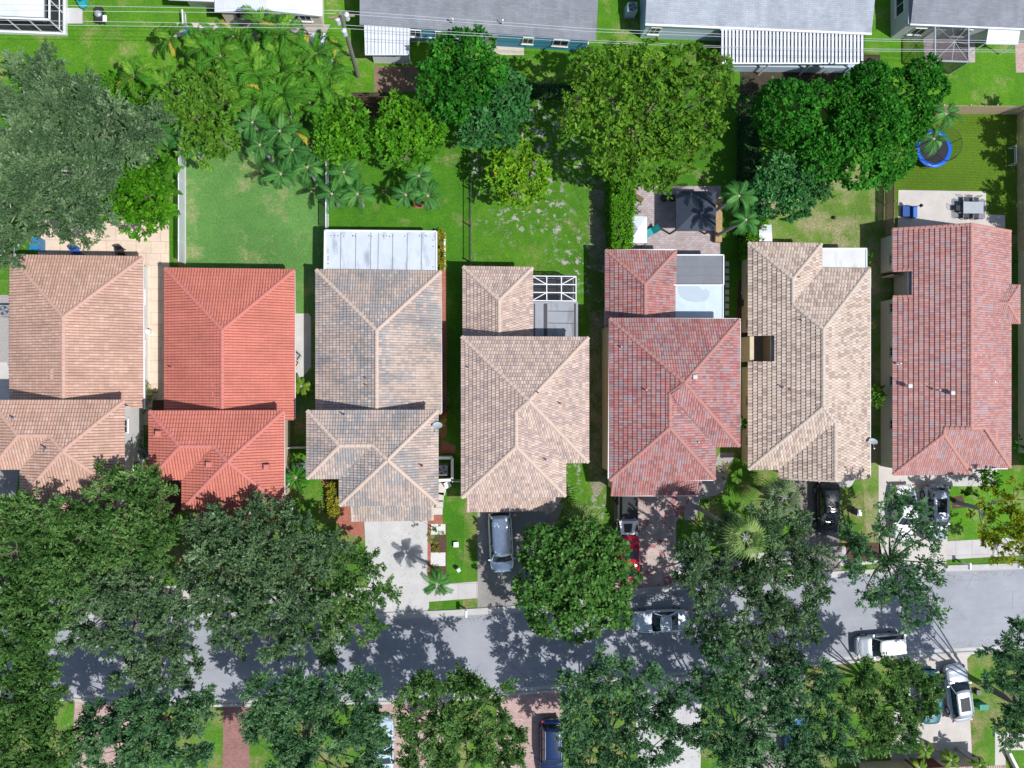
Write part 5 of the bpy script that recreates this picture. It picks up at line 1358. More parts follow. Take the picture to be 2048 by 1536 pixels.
def lobes_foliage(lobes, kind, rng, dens=1.0):
    K = KIND[kind]; Vs, Ts, tips = [], [], []
    for (cx, cy, cz, r) in lobes:
        rz = r*K['vz']; N = max(6, int(K['n']*dens*r*r*2.4))
        if K['mode'] == 'spray' and r > .9:             # branch ends: smaller tufts spread through the lobe
            M = int(2.3*r*r)+8; sd = unit(rng.normal(size=(M*2, 3))); sd = sd[sd[:, 2] > -.3][:M]
            rho_ = rng.uniform(K['rho'][0]-.2, .97, len(sd)); ph = rng.random(3)*6.28
            bump_ = 1+.13*np.sin(3*np.arctan2(sd[:,1], sd[:,0])+ph[0])+.10*np.sin(5*np.arctan2(sd[:,1], sd[:,0])+ph[1])
            sc_ = np.array([cx, cy, cz])+sd*np.array([r, r, rz])*(rho_*bump_)[:, None]; rs = rng.uniform(.6, 1.15, len(sd))*min(1, r/2.0)
            per = max(3, int(N/len(sd)))
            idx = np.repeat(np.arange(len(sd)), per); d = unit(rng.normal(size=(len(idx), 3))*.8+sd[idx]*.9+np.array([0,0,.25]))
            c = sc_[idx]+d*np.array([1,1,.7])*(rs[idx]*rng.uniform(.1, .8, len(idx)))[:, None]-d*(K['sl']*.45)
            tint = np.clip(.42+.17*rng.normal(size=len(sd))[idx]+.08*rng.normal(size=len(idx)), 0, .9)
            V, T = foliage(c, d, K, rng, tint); Vs.append(V); Ts.append(T); tips.append(sc_[rng.integers(0, len(sc_), 9)]); continue
        d = rng.normal(size=(N*2, 3)); d = unit(d); d = d[d[:, 2] > -.35][:N]
        rho = K['rho'][0]+(K['rho'][1]-K['rho'][0])*rng.random(len(d))**.6
        ph = rng.random(6)*6.28
        bump = 1+.11*np.sin(3*np.arctan2(d[:,1], d[:,0])+ph[0])+.08*np.sin(5*np.arctan2(d[:,1], d[:,0])+ph[1])+.06*np.sin(7*d[:,2]+9*d[:,0]+ph[2])
        if kind == 'ficus': bump = 1+.12*(bump-1)
        c = np.array([cx, cy, cz])+d*np.array([r, r, rz])*(rho*bump)[:, None]
        if K['mode'] == 'spray': c = c-d*(K['sl']*.6)
        dd = unit(d*np.array([1,1,.8])+rng.normal(size=d.shape)*.35+np.array([0,0,.15]))
        tint = np.clip(.45+.2*rng.normal(size=len(d))+.1*rng.normal(), 0, 1)
        V, T = foliage(c, dd, K, rng, tint); Vs.append(V); Ts.append(T); tips.append(c[rng.integers(0, len(c), 9)])
    return np.concatenate(Vs), np.concatenate(Ts), tips
def tree(name, label, cat, lobes, z, kind, leaf, bark=None, dens=1.0, base=None, group=None, seed=None, zj=.5, twigs=True, tr=.22):
    """lobes: (px, py, radius px[, z offset]); crown hangs round height z"""
    rng = np.random.default_rng(seed if seed is not None else abs(hash_s(label)) % 99999)
    L = []
    for q in lobes:
        zz = z+(q[3] if len(q) > 3 else rng.uniform(-zj, zj)); p = P(q[0], q[1], zz); r = q[2]/24.1*(H-zz)/H
        L.append((p.x, p.y, zz, r))
    A = np.array(L); wts = A[:, 3]**2; cx, cy = (A[:, 0]*wts).sum()/wts.sum(), (A[:, 1]*wts).sum()/wts.sum()
    if base: cx, cy = XY(*base)
    t = thing(name, label, cat, (cx, cy, 0), group=group)
    V, T, tips = lobes_foliage(L, kind, rng, dens)
    npmesh('crown', V, np.arange(len(V)).reshape(-1, 4), leaf, t, attr=T)
    B = MB(); zt = z*.5
    B.tube([(cx, cy, -.05), (cx+.05, cy, .25), (cx+.1, cy-.05, zt)], [tr*1.5, tr*1.05, tr*.85], 8)
    for (x, y, zz, r), tp in zip(L, tips):
        s = Vector((cx+.1, cy-.05, zt*rng.uniform(.75, 1.0))); e = Vector((x, y, zz-r*.1))
        mdl = s.lerp(e, .5)+Vector((0,0,-.25*(e-s).length*.2))
        rr = tr*.34
        B.tube([s, s.lerp(mdl, .5), mdl, mdl.lerp(e, .55), e], [rr, rr*.8, rr*.6, rr*.45, rr*.3], 5, cap=False)
        if twigs:
            for q in tp:
                q = Vector(q); g = e.lerp(mdl, rng.random()*.4); h = g.lerp(q, .5)+Vector((rng.normal()*.12, rng.normal()*.12, .05))
                B.tube([g, h, q+(q-g)*.08], [.045, .03, .012], 3, cap=False)
    B.build('trunk', bark or M_bark, t)
    return t
def hash_s(s):
    h = 5381
    for c in s: h = (h*33+ord(c)) & 0x7fffffff
    return h
def hedge(label, pts, h, leaf, kind='shrub', dens=1.0, cat='hedge', name='hedge', z0=0):
    """clipped hedge: leaves over the top and sides of a prism"""
    rng = np.random.default_rng(hash_s(label)); K = dict(KIND[kind])
    poly = [XY(x, y) for x, y in pts]
    xs, ys_ = [p[0] for p in poly], [p[1] for p in poly]
    t = thing(name, label, cat, (sum(xs)/len(xs), sum(ys_)/len(ys_), 0))
    n = len(poly)
    ar = sum(poly[i][0]*poly[(i+1)%n][1]-poly[(i+1)%n][0]*poly[i][1] for i in range(n))
    if ar < 0: poly = poly[::-1]
    c, d = [], []
    area = abs(ar)/2; N = int(area*30*dens)
    while len(c) < N:
        x, y = rng.uniform(min(xs), max(xs)), rng.uniform(min(ys_), max(ys_)); ins = False; j = n-1
        for i in range(n):
            if (poly[i][1] > y) != (poly[j][1] > y) and x < (poly[j][0]-poly[i][0])*(y-poly[i][1])/(poly[j][1]-poly[i][1])+poly[i][0]: ins = not ins
            j = i
        if ins: c.append((x, y, z0+h-.12+rng.normal()*.05)); d.append((0,0,1))
    for i in range(n):
        a, b = Vector(poly[i]), Vector(poly[(i+1)%n]); e = b-a; nn = Vector((e.y, -e.x)).normalized()
        for k in range(int(e.length*h*22*dens)):
            s = rng.random(); q = a+e*s-nn*.1; c.append((q.x, q.y, z0+rng.uniform(.1, h-.1))); d.append((nn.x, nn.y, .2))
    c, d = np.array(c), unit(np.array(d, dtype=float)+rng.normal(size=(len(d),3))*.3)
    V, T = foliage(c, d, K, rng, np.clip(.5+.2*rng.normal(size=len(c)), 0, 1))
    npmesh('leaves', V, np.arange(len(V)).reshape(-1, 4), leaf, t, attr=T)
    cx, cy = sum(xs)/len(xs), sum(ys_)/len(ys_)
    core = [(cx+(x-cx)*.86, cy+(y-cy)*.9) for x, y in poly]
    MB().prism(core, z0+0, z0+h-.22).build('branches', plain('hedge_core', (.03,.06,.012), .95), t)
    return t
L_oak = leafmat('leaf_oak', (.044,.122,.024), (.102,.220,.052), (.225,.375,.115), .25, .34, (.3,.25,.1))
L_oakg = leafmat('leaf_oak_grey', (.052,.112,.048), (.115,.205,.084), (.24,.36,.175), .28, .32, (.5,.5,.48))
L_oakb = leafmat('leaf_oak_blue', (.040,.118,.046), (.092,.210,.080), (.205,.36,.155), .28, .32, (.3,.28,.2))
L_bright = leafmat('leaf_bright', (.040,.155,.008), (.080,.27,.012), (.17,.42,.02), .25, .35)
L_ficus = leafmat('leaf_ficus', (.016,.105,.008), (.034,.19,.014), (.080,.33,.032), .2, .3)
L_dark = leafmat('leaf_dark_gloss', (.022,.105,.024), (.048,.185,.042), (.11,.31,.085), .35, .25)
L_olive = leafmat('leaf_olive', (.056,.155,.012), (.110,.26,.018), (.22,.40,.036), .25, .38, (.30,.08,.06))
L_mango = leafmat('leaf_mango', (.030,.105,.020), (.068,.19,.032), (.165,.33,.068), .3, .3, (.30,.12,.06))
L_yellow = leafmat('leaf_yellow', (.10,.16,.008), (.20,.27,.010), (.38,.40,.02), .3, .35)
L_autumn = leafmat('leaf_autumn', (.10,.25,.012), (.17,.38,.016), (.32,.52,.03), .25, .35, (.60,.30,.02))
L_feath = leafmat('leaf_feathery', (.070,.185,.016), (.125,.29,.028), (.23,.41,.055), .25, .35)
L_palm = leafmat('leaf_palm', (.026,.12,.026), (.055,.21,.040), (.15,.36,.085), .2, .25)
L_palmb = leafmat('leaf_palm_bright', (.07,.16,.014), (.15,.28,.024), (.34,.44,.06), .3, .3)
L_paddle = leafmat('leaf_paddle', (.038,.16,.016), (.090,.28,.022), (.27,.48,.05), .22, .35, (.50,.45,.06))
L_fan = leafmat('leaf_fan', (.06,.13,.03), (.13,.22,.05), (.30,.40,.12), .45, .25)
L_croton = leafmat('leaf_croton', (.10,.14,.01), (.24,.26,.02), (.50,.40,.03), .4, .25, (.55,.12,.03))
L_hedge = leafmat('leaf_hedge', (.055,.19,.008), (.10,.30,.012), (.16,.40,.02), .2, .3)
L_hedged = leafmat('leaf_hedge_dark', (.015,.060,.02), (.032,.10,.03), (.06,.15,.05), .3, .25)
oakg = 'live oaks along the street'
O = 'oak_tree'
tree(O, 'huge silvery green oak with pale bare twigs filling the upper left corner', 'tree',
     [(90,148,42),(40,185,62),(115,190,60),(170,190,42),(40,265,78),(130,265,80),(205,262,72),(270,262,52),(60,350,85),(155,345,80),(220,325,55),(20,430,72),(105,430,72),(180,432,52),(300,240,38),(0,330,60),(5,490,42)], 7.0, 'oak', L_oakg, M_barkp, dens=1.1, tr=.35)
tree(O, 'bright yellow green tree beside the silvery oak, left of the white picket fence', 'tree',
     [(225,345,40),(280,345,50),(235,400,48),(300,400,50),(330,350,30),(275,440,36),(320,430,28)], 5.2, 'broad', L_bright, dens=1.0)
tree('shrub', 'low bright green bush between the silvery oak and the palm thicket', 'shrub', [(165,195,24),(200,185,34),(245,180,36),(285,195,34),(300,215,26),(220,215,26)], 1.8, 'broad', L_bright, tr=.08)
tree('tree', 'yellow green feathery tree in front of the broad leaved palm thicket', 'tree',
     [(360,195,38),(420,185,38),(385,235,42),(430,240,44),(450,205,28),(405,280,44),(450,285,34),(345,225,26)], 5.0, 'broad', L_feath, dens=.9)
tree(O, 'oak at the left edge just in front of the peach roofed house', 'tree', [(15,1035,45),(75,1050,48),(30,1100,62),(100,1110,52),(20,1180,68),(90,1185,55),(30,1255,58),(90,1250,38),(120,1020,28),(60,1290,44),(135,1150,38)], 7.9, 'oak', L_oak, group=oakg, tr=.3, base=(40, 1120))
tree(O, 'oak at the left edge on the near side of the street', 'tree', [(40,1335,58),(20,1400,66),(85,1395,48),(40,1480,68),(110,1455,46),(90,1330,34),(100,1520,48)], 7.9, 'oak', L_oak, group=oakg, dens=1.35, tr=.3, base=(40, 1440))
tree(O, 'oak between the peach roofed and the salmon roofed house', 'tree', [(225,962,36),(285,955,34),(185,1005,36),(245,1015,48),(305,1010,42),(155,1075,45),(220,1080,52),(285,1080,54),(335,1060,30),(150,1135,40)], 7.0, 'oak', L_oak, group=oakg, tr=.3, base=(258, 1062))
tree(O, 'oak over the far kerb, second from the left edge', 'tree', [(200,1175,52),(270,1165,56),(340,1180,48),(205,1250,40),(270,1255,62),(340,1270,50),(255,1320,48),(325,1335,45),(375,1345,30),(385,1215,30),(165,1225,34),(150,1190,36),(160,1275,32)], 7.0, 'oak', L_oakg, group=oakg, tr=.3, base=(300, 1150))
tree(O, 'broad oak in front of the salmon roofed house', 'tree', [(405,1065,40),(465,1045,44),(525,1040,44),(580,1060,42),(430,1130,52),(510,1125,60),(590,1130,56),(430,1205,46),(510,1205,60),(590,1210,56),(545,1270,44),(470,1265,36),(610,1270,34),(650,1085,40),(385,1150,30)], 7.2, 'oak', L_oakg, group=oakg, tr=.35, dens=1.25, base=(500, 1120))
tree(O, 'darker oak reaching over the white concrete driveway', 'tree', [(690,1125,40),(735,1135,34),(660,1180,48),(720,1190,46),(762,1180,26),(640,1245,42),(700,1245,46),(745,1245,28),(660,1295,30)], 6.4, 'oakthin', L_oak, group=oakg, dens=1.5, tr=.25, base=(700, 1150))
tree(O, 'oak in the foreground between the left red paver drive and the hidden car', 'tree', [(530,1385,42),(600,1385,48),(665,1378,42),(725,1368,32),(535,1450,52),(615,1455,62),(700,1450,52),(755,1440,36),(560,1530,58),(655,1530,60),(740,1525,42)], 8.2, 'oak', L_oakb, group=oakg, dens=1.35, tr=.3, base=(620, 1450))
tree(O, 'foreground oak left of the dark blue car', 'tree', [(860,1375,34),(920,1378,42),(980,1400,42),(830,1435,46),(900,1450,56),(975,1460,48),(1030,1455,26),(850,1515,50),(935,1525,50),(1010,1525,36)], 7.8, 'oak', L_oak, group=oakg, dens=1.35, tr=.3, base=(925, 1440))
tree(O, 'foreground oak right of the dark blue car', 'tree', [(1150,1362,34),(1220,1348,42),(1290,1355,34),(1155,1425,44),(1225,1430,56),(1300,1425,48),(1345,1395,28),(1180,1505,50),(1255,1515,54),(1325,1500,38),(1370,1450,26),(1150,1480,32)], 7.8, 'oak', L_oakb, group=oakg, dens=1.35, tr=.3, base=(1200, 1430))
tree(O, 'blue green oak at the bottom left over the salmon paver drive', 'tree', [(205,1435,38),(270,1430,48),(340,1428,48),(395,1430,34),(225,1505,48),(300,1505,56),(375,1505,42),(405,1395,24),(165,1500,28)], 7.6, 'oak', L_oakb, group=oakg, dens=1.35, tr=.3, base=(330, 1440))
tree(O, 'large oak in front of the sandy roofed house', 'tree', [(1395,1095,38),(1450,1060,36),(1540,1045,36),(1590,1055,36),(1400,1165,48),(1470,1135,52),(1550,1125,54),(1612,1120,40),(1420,1245,48),(1500,1220,60),(1580,1205,54),(1630,1180,32),(1480,1295,46),(1555,1285,46),(1610,1255,34)], 7.0, 'oak', L_oakg, group=oakg, tr=.35, dens=1.25, base=(1480, 1112))
tree(O, 'thin open oak over the light driveway of the brick red house', 'tree', [(1790,1000,34),(1830,1015,28),(1760,1050,36),(1815,1065,40),(1865,1070,24),(1715,1110,38),(1780,1120,48),(1850,1125,38),(1735,1175,44),(1800,1185,48),(1860,1175,34),(1820,1240,32),(1700,1070,26),(1870,1230,22)], 6.8, 'oakthin', L_oakb, group=oakg, dens=1.05, tr=.28, base=(1735, 1104))
tree(O, 'oak in the lower right, left of the white parked hatchback', 'tree', [(1440,1310,36),(1425,1375,42),(1490,1375,52),(1565,1365,50),(1630,1350,40),(1435,1455,48),(1510,1455,58),(1590,1455,52),(1650,1430,38),(1450,1525,48),(1540,1530,54),(1625,1525,46),(1685,1490,30)], 8.2, 'oak', L_oakb, group=oakg, dens=1.35, tr=.32, base=(1440, 1420))
tree(O, 'oak in the lower right directly below the silver parked hatchback', 'tree', [(1720,1345,34),(1780,1350,38),(1835,1350,38),(1705,1405,40),(1770,1415,48),(1835,1410,40),(1735,1470,40),(1800,1465,34),(1860,1380,26)], 7.8, 'oak', L_oak, group=oakg, dens=1.35, tr=.3, base=(1765, 1375))
tree(O, 'oak cut off by the right edge beside the silver car with a sunroof', 'tree', [(2000,1300,34),(2040,1280,34),(2030,1350,44),(1992,1362,26),(2042,1420,40),(2015,1460,30),(2048,1330,30)], 7.6, 'oak', L_oakb, group=oakg, dens=1.35, tr=.28, base=(1975, 1375))
tree('tree', 'yellow green tree on the right edge above the pavement', 'tree', [(1990,1005,32),(2038,998,36),(1968,1055,32),(2025,1055,42),(1995,1095,28),(2040,1108,30)], 5.5, 'broad', L_yellow, M_barkp, dens=.75, tr=.2, base=(1915, 1006))
tree('tree', 'dense round dark green tree beside the silver minivan', 'tree', [(1090,1100,50),(1155,1085,50),(1215,1110,46),(1075,1165,48),(1150,1160,78),(1225,1170,50),(1098,1222,46),(1165,1230,48),(1228,1220,36)], 5.6, 'mango', L_mango, tr=.3, zj=.3)
tree('tree', 'tall bright green tree behind the blue mobile home deck', 'tree', [(895,110,38),(950,108,40),(875,165,42),(935,165,54),(985,150,36),(920,80,24),(905,210,36),(960,75,18)], 6.2, 'rosette', L_ficus, dens=1.2, tr=.25)
tree('tree', 'dark glossy tree next to the tall bright green tree', 'tree', [(955,235,42),(1005,210,42),(1025,175,30),(1000,255,36),(945,265,30),(1035,215,24)], 5.4, 'mango', L_dark, tr=.25)
tree('tree', 'very large olive green tree with a few red flowers behind the patio', 'tree', [(1180,135,38),(1240,125,38),(1300,120,40),(1370,128,42),(1430,140,36),(1165,195,36),(1230,195,56),(1310,195,60),(1385,195,56),(1445,185,28),(1150,240,28),(1210,265,40),(1280,275,48),(1355,265,48),(1420,250,28),(1225,325,38),(1290,335,42),(1350,320,38),(1395,295,28),(1330,368,24)], 8.0, 'rosette', L_olive, dens=.95, tr=.38)
tree('tree', 'small round light green tree above the row of feather palms', 'tree', [(660,245,34),(700,235,36),(665,290,36),(710,285,34),(685,265,40)], 4.6, 'rosette', L_bright, dens=1.1, tr=.16)
tree('tree', 'round light green tree with rosette leaves beside the chain fence yard', 'tree', [(795,225,36),(845,235,38),(785,275,40),(845,285,38),(820,255,44),(810,312,26),(868,265,24)], 4.8, 'rosette', L_bright, dens=1.1, tr=.18)
tree('tree', 'small lime green tree with a few orange flowers on the weedy lawn', 'tree', [(1035,310,30),(1010,345,32),(1062,345,34),(1036,380,34),(1075,378,20)], 3.8, 'rosette', L_autumn, dens=1.1, tr=.15)
tree('ficus_tree', 'ball shaped clipped ficus tree, left of the ficus cluster', 'tree', [(1570,225,64)], 4.6, 'ficus', L_ficus, tr=.2, twigs=False)
tree('ficus_tree', 'massive lobed ficus cluster left of the blue trampoline', 'tree', [(1738,165,40),(1700,200,48),(1795,190,52),(1755,250,58),(1815,250,40),(1700,262,48),(1640,312,52),(1720,320,58),(1785,315,42),(1630,190,28),(1765,350,26),(1835,225,30)], 5.2, 'ficus', L_ficus, tr=.35, twigs=False, zj=.7)
tree('ficus_tree', 'small round ficus at the upper right corner of the cluster', 'tree', [(1848,145,32),(1868,178,26)], 4.2, 'ficus', L_ficus, tr=.15, twigs=False)
tree('tree', 'dark leafy tree in the shade below the ficus cluster', 'tree', [(1600,350,42),(1555,335,32),(1545,395,40),(1590,400,38),(1522,372,24),(1640,375,24)], 4.2, 'mango', L_dark, tr=.2)
tree('bougainvillea', 'dark bush with red blossoms between the olive tree and the ball ficus', 'shrub', [(1490,180,26),(1505,210,24),(1482,215,20)], 2.6, 'shrub', leafmat('leaf_bougainvillea', (.015,.05,.02), (.03,.09,.03), (.06,.13,.05), .3, .2, (.6,.04,.05)), tr=.06)
hedge('tall clipped bright green hedge along the pink paver patio', [(1211,345),(1258,345),(1250,503),(1213,503)], 2.6, L_hedge)
hedge('dark clipped hedge in shade beside the feather palms', [(1475,235),(1502,235),(1500,470),(1472,470)], 2.3, L_hedged)
hedge('short sunlit hedge touching the sandy tiled roof', [(1478,440),(1515,440),(1515,470),(1498,520),(1478,520)], 2.2, L_hedge)
hedge('dark clipped hedge behind the olive tree', [(1040,180),(1145,182),(1145,200),(1040,198)], 1.5, L_hedged)
hedge('narrow croton hedge beside the white panel patio roof', [(875,466),(888,466),(889,538),(876,538)], .9, L_croton)
hedge('croton hedge beside the front path of the mottled roof house', [(657,950),(678,950),(680,1030),(660,1030)], .9, L_croton)
sh = 'shrub'
tree(sh, 'round clipped topiary ball beside the white driveway', 'shrub', [(870,1068,17)], 2.4, 'shrub', L_bright, tr=.06, twigs=False, zj=0)
tree(sh, 'yellow leaved bush at the corner of the peach roofed house', 'shrub', [(299,768,9),(297,785,11),(299,800,10)], .9, 'shrub', L_yellow, tr=.04, twigs=False)
tree(sh, 'dull green bush between the two left houses', 'shrub', [(298,815,12),(290,860,10),(292,880,11),(288,900,9)], 1.0, 'shrub', L_ficus, tr=.04, twigs=False)
tree(sh, 'yellow bush beside the brick strip', 'shrub', [(880,838,9),(882,856,10),(880,775,7)], 1.0, 'shrub', L_croton, tr=.04, twigs=False)
tree(sh, 'small orange flowering plant under the topiary ball', 'shrub', [(874,1092,6),(872,1100,5)], .4, 'shrub', L_croton, tr=.03, twigs=False)
tree(sh, 'round dark shrub in the grey gravel bed', 'shrub', [(1413,994,11)], .6, 'shrub', L_dark, tr=.04, twigs=False)
tree(sh, 'orange and green plants in the pebble bed by the rose roofed house', 'shrub', [(1445,935,11),(1452,950,9)], .5, 'shrub', L_croton, tr=.03, twigs=False)
tree(sh, 'wispy shrub against the wall of the brick red house', 'shrub', [(1752,785,13),(1750,805,12)], 1.2, 'broad', L_feath, tr=.04, dens=2)
tree(sh, 'low plant at the foot of the front feather palm', 'shrub', [(868,1140,10),(880,1148,9)], .4, 'shrub', L_croton, tr=.03, twigs=False)
tree(sh, 'leafy plant behind the white umbrella on the paver patio', 'shrub', [(1268,405,8),(1274,418,9)], 1.2, 'shrub', L_ficus, tr=.04)
tree(sh, 'bushy plant by the grey planter at the white mobile home', 'shrub', [(578,38,9),(592,42,8),(570,55,6)], .8, 'shrub', L_bright, tr=.03, twigs=False)
tree(sh, 'small bush on the strip beside the white corner roof', 'shrub', [(1742,508,5),(1740,522,6)], .7, 'shrub', L_bright, tr=.03, twigs=False)
tree(sh, 'bushes along the pale green wall', 'shrub', [(2022,520,10),(2028,600,8),(2030,880,12),(2040,900,12)], .8, 'shrub', L_ficus, tr=.04, twigs=False)
tree(sh, 'shadowed undergrowth below the salmon roofed house', 'shrub', [(330,1050,14),(355,1060,14),(385,1070,14),(300,1060,12)], .6, 'shrub', L_feath, tr=.04, twigs=False)
tree(sh, 'leafy ground plants by the air conditioner of the mottled roof house', 'shrub', [(597,912,9),(583,912,8),(585,950,8)], .5, 'shrub', L_bright, tr=.03, twigs=False)
tree(sh, 'bush on the lawn above the right edge', 'shrub', [(1965,945,16),(1985,960,14),(1940,985,10)], 1.5, 'broad', L_bright, tr=.05, dens=1.5)

# ---- palms
def frond_pts(L, elev, az, droop, n=9, start=.12):
    pts = []; x = start; z = 0; a = elev
    pts.append((start, 0))
    for i in range(n):
        a -= droop/n*(1+.8*i/n); x += L/n*math.cos(a); z += L/n*math.sin(a); pts.append((x, z))
    return pts
def palm_mesh(rng, n=14, L=2.1, pairs=26, ll=.30, lw=.055, droop=1.55, e0=(.1, 1.1), odd=.05, vee=.45, tws=.16):
    Vs, Ts, B = [], [], MB()
    for f in range(n):
        az = f*2.39996+rng.normal()*.22; t = f/n; tw = rng.normal()*tws
        elev = e0[0]+(e0[1]-e0[0])*t+rng.normal()*.08; Lf = L*(.72+.42*rng.random())*(1-.3*t)
        pts = frond_pts(Lf, elev, az, droop*(1-.3*t)+rng.normal()*.1, start=.05)
        ca, sa = math.cos(az), math.sin(az)
        P3 = [Vector((x*math.cos(az+tw*(x/Lf)**1.5), x*math.sin(az+tw*(x/Lf)**1.5), z)) for x, z in pts]
        B.tube(P3[:7], [.028,.025,.022,.019,.016,.012,.009][:7], 4, cap=False)
        tf = rng.random()*.5+.2
        if rng.random() < odd: tf = .985
        side = Vector((-sa, ca, 0))
        for k in range(pairs):
            s = .10+.9*(k+.5)/pairs; q = s*(len(P3)-1); i = min(int(q), len(P3)-2); p = P3[i].lerp(P3[i+1], q-i); d = (P3[i+1]-P3[i]).normalized()
            up_ = side.cross(d)*-1
            if up_.z < 0: up_ = -up_
            l = ll*(math.sin(math.pi*min(1, .12+.88*s))**.6+.12)*(.85+.3*rng.random())
            for sg in (-1, 1):
                a = (side*sg+d*(.85+.6*s)+up_*vee*(.6+.5*rng.random())+Vector((0,0,-.25*rng.random()))).normalized()
                w = d*(lw/2)
                m_ = p+a*l*.5; e_ = p+a*l+Vector((0,0,-.25*l))
                Vs += [p-w*.6, p+w*.6, m_+w, m_-w, m_-w, m_+w, e_+w*.15, e_-w*.15]
                tt = min(.92, max(0, tf+rng.normal()*.1)) if tf < .97 else .985; Ts += [tt, tt]
    return np.array([tuple(v) for v in Vs]), np.array(Ts), B
def make_palm(name, label, cat, p, h, leaf, rng, bend=(0,0), tr=.12, group=None, base=None, bark=None, **kw):
    base = base or (p[0], p[1]); t = thing(name, label, cat, (base[0], base[1], 0), group=group)
    V, T, B = palm_mesh(rng, **kw); V = V+np.array([p[0], p[1], h])
    npmesh('crown', V, np.arange(len(V)).reshape(-1, 4), leaf, t, attr=T)
    B.v = [(a+p[0], b+p[1], c+h) for a, b, c in B.v]
    nb, nf = len(B.v), len(B.f)
    s, e = Vector((base[0], base[1], -.02)), Vector((p[0], p[1], h+.05)); m_ = s.lerp(e, .5)+Vector((bend[0], bend[1], 0))
    B.tube([s, s.lerp(m_, .5)+Vector((0,0,0)), m_, m_.lerp(e, .5), e], [tr*1.5, tr*1.1, tr, tr*.95, tr*.8], 8)
    T_ = MB(); T_.v, T_.f = B.v[:nb], B.f[:nf]; T_.build('frond_stem', plain('frond_stem', (.16,.26,.06), .6), t)
    B2 = MB(); B2.v = B.v[nb:]; B2.f = [tuple(i-nb for i in f) for f in B.f[nf:]]; B2.build('trunk', bark or M_barkp, t); return t
prng = np.random.default_rng(5)
def gpalm(px, py, rpx, z, label, leaf=None, **kw):
    p = P(px, py, z); L = rpx/24.1*1.08
    return make_palm('palm_tree', label, 'palm', (p.x, p.y), z, leaf or L_palm, prng, L=L, ll=.145*L+.05, **kw)
for a in [(345,232,46,4.5,'dark feather palm at the top end of the left white picket fence'),(318,262,44,4.2,'feather palm touching the silvery oak'),(372,288,40,4.5,'small feather palm standing over the left white picket fence')]: gpalm(*a)
pg = 'feather palms in a loose row along the yards'
for a in [(505,245,46,4.6,'feather palm at the lower edge of the broad leaved thicket, leftmost'),(560,262,48,4.4,'feather palm below the broad leaved thicket, over bare soil'),(520,290,40,4.2,'low feather palm left of the bare soil'),
          (585,300,46,4.4,'feather palm above the mown lawn corner'),(562,348,44,4.0,'lowest feather palm over the mown lawn'),(615,335,44,4.2,'feather palm left of the second picket fence'),
          (688,345,42,4.2,'feather palm right of the second picket fence, the upper one'),(664,388,42,3.9,'feather palm at the bottom end of the second picket fence'),(715,388,42,4.0,'feather palm right of the second picket fence, the lower one'),
          (838,352,40,3.8,'feather palm below the round rosette tree, the upper one'),(812,390,38,3.6,'feather palm below the round rosette tree, lower left'),(856,392,38,3.6,'feather palm below the round rosette tree, lower right'),
          (1478,392,44,6.7,'feather palm casting shade on the black gazebo, the upper one'),(1492,440,42,6.7,'feather palm beside the black gazebo, the lower one'),(1892,228,40,6.0,'tall feather palm rising in front of the tan fence'),(1868,278,38,5.4,'feather palm leaning over the blue trampoline')]:
    gpalm(*a, group=pg)
pp = P(874,1168,4.8); bs = P(879,1150,0)
make_palm('palm_tree', 'feather palm casting a star shaped shadow on the white driveway', 'palm', (pp.x, pp.y), 4.8, L_palm, prng, base=(bs.x, bs.y), bend=(.25,.15), L=2.0, ll=.36, n=13, droop=1.7)
gpalm(592,955,40,2.6,'feather palm below the left air conditioner of the mottled roof house', leaf=L_ficus)
gpalm(1482,848,20,2.0,'slim palm squeezed between the rose and sandy houses', leaf=L_ficus, n=9)
gpalm(603,772,24,1.2,'spiky yucca like palm beside the salmon roofed house', leaf=L_palmb, n=20, droop=.6, vee=.1)
for a in [(1850,1500,26,3.2,'bright feather palm in front of the lower right house, the left one'),(1902,1520,26,3.2,'bright feather palm in front of the lower right house, the middle one'),(1838,1535,24,3.0,'bright feather palm at the bottom edge near the lower right house'),(1960,1530,22,3,'bright feather palm at the bottom edge, the right one')]: gpalm(*a, leaf=L_palmb)
# broad leaved palm thicket: three plants built once, then copied
protos = []
for i in range(3):
    rng = np.random.default_rng(40+i)
    t = make_palm('broad_leaved_palm', 'broad leaved palm with torn glossy fronds, some yellowed, in the crowded thicket', 'palm', (0, 0), 4.2, L_paddle, rng, group='broad leaved palms crowded in the back corner', tr=.09, n=10, L=2.7, pairs=22, ll=.46, lw=.11, droop=1.8, e0=(.35,1.45), odd=.09, vee=.5, tws=.5)
    protos.append(t)
sp = [(425,95),(470,80),(520,100),(560,85),(600,100),(640,125),(405,130),(455,130),(505,145),(550,140),(595,150),(640,175),(420,165),(475,175),(525,190),(575,195),(620,210),(500,225),(555,235),(600,245),(645,225),(655,150),(310,130),(345,150),(385,110),(370,100),(440,75),(500,75),(575,70),(440,115),(535,115),(620,100),(485,125),(580,125),(450,150),(530,165),(600,175),(550,215),(480,205),(625,150),(660,120),(655,185)]
rr = random.Random(9)
for i, (x, y) in enumerate(sp):
    zz = 4.2+rr.uniform(-.6, .5); p = P(x, y, zz); o = protos[i] if i < 3 else None
    s = .98*zz/4.2; tx, ty = rr.uniform(-.22,.22), rr.uniform(-.22,.22)
    if o is None: o = dup(protos[i % 3], (p.x-ty*4, p.y+tx*4, 0), 0, scale=(s, s, s))
    else: o.location = (p.x-ty*4, p.y+tx*4, 0); o.scale = (s, s, s)
    o.rotation_euler = (tx, ty, rr.uniform(0, 6.28))
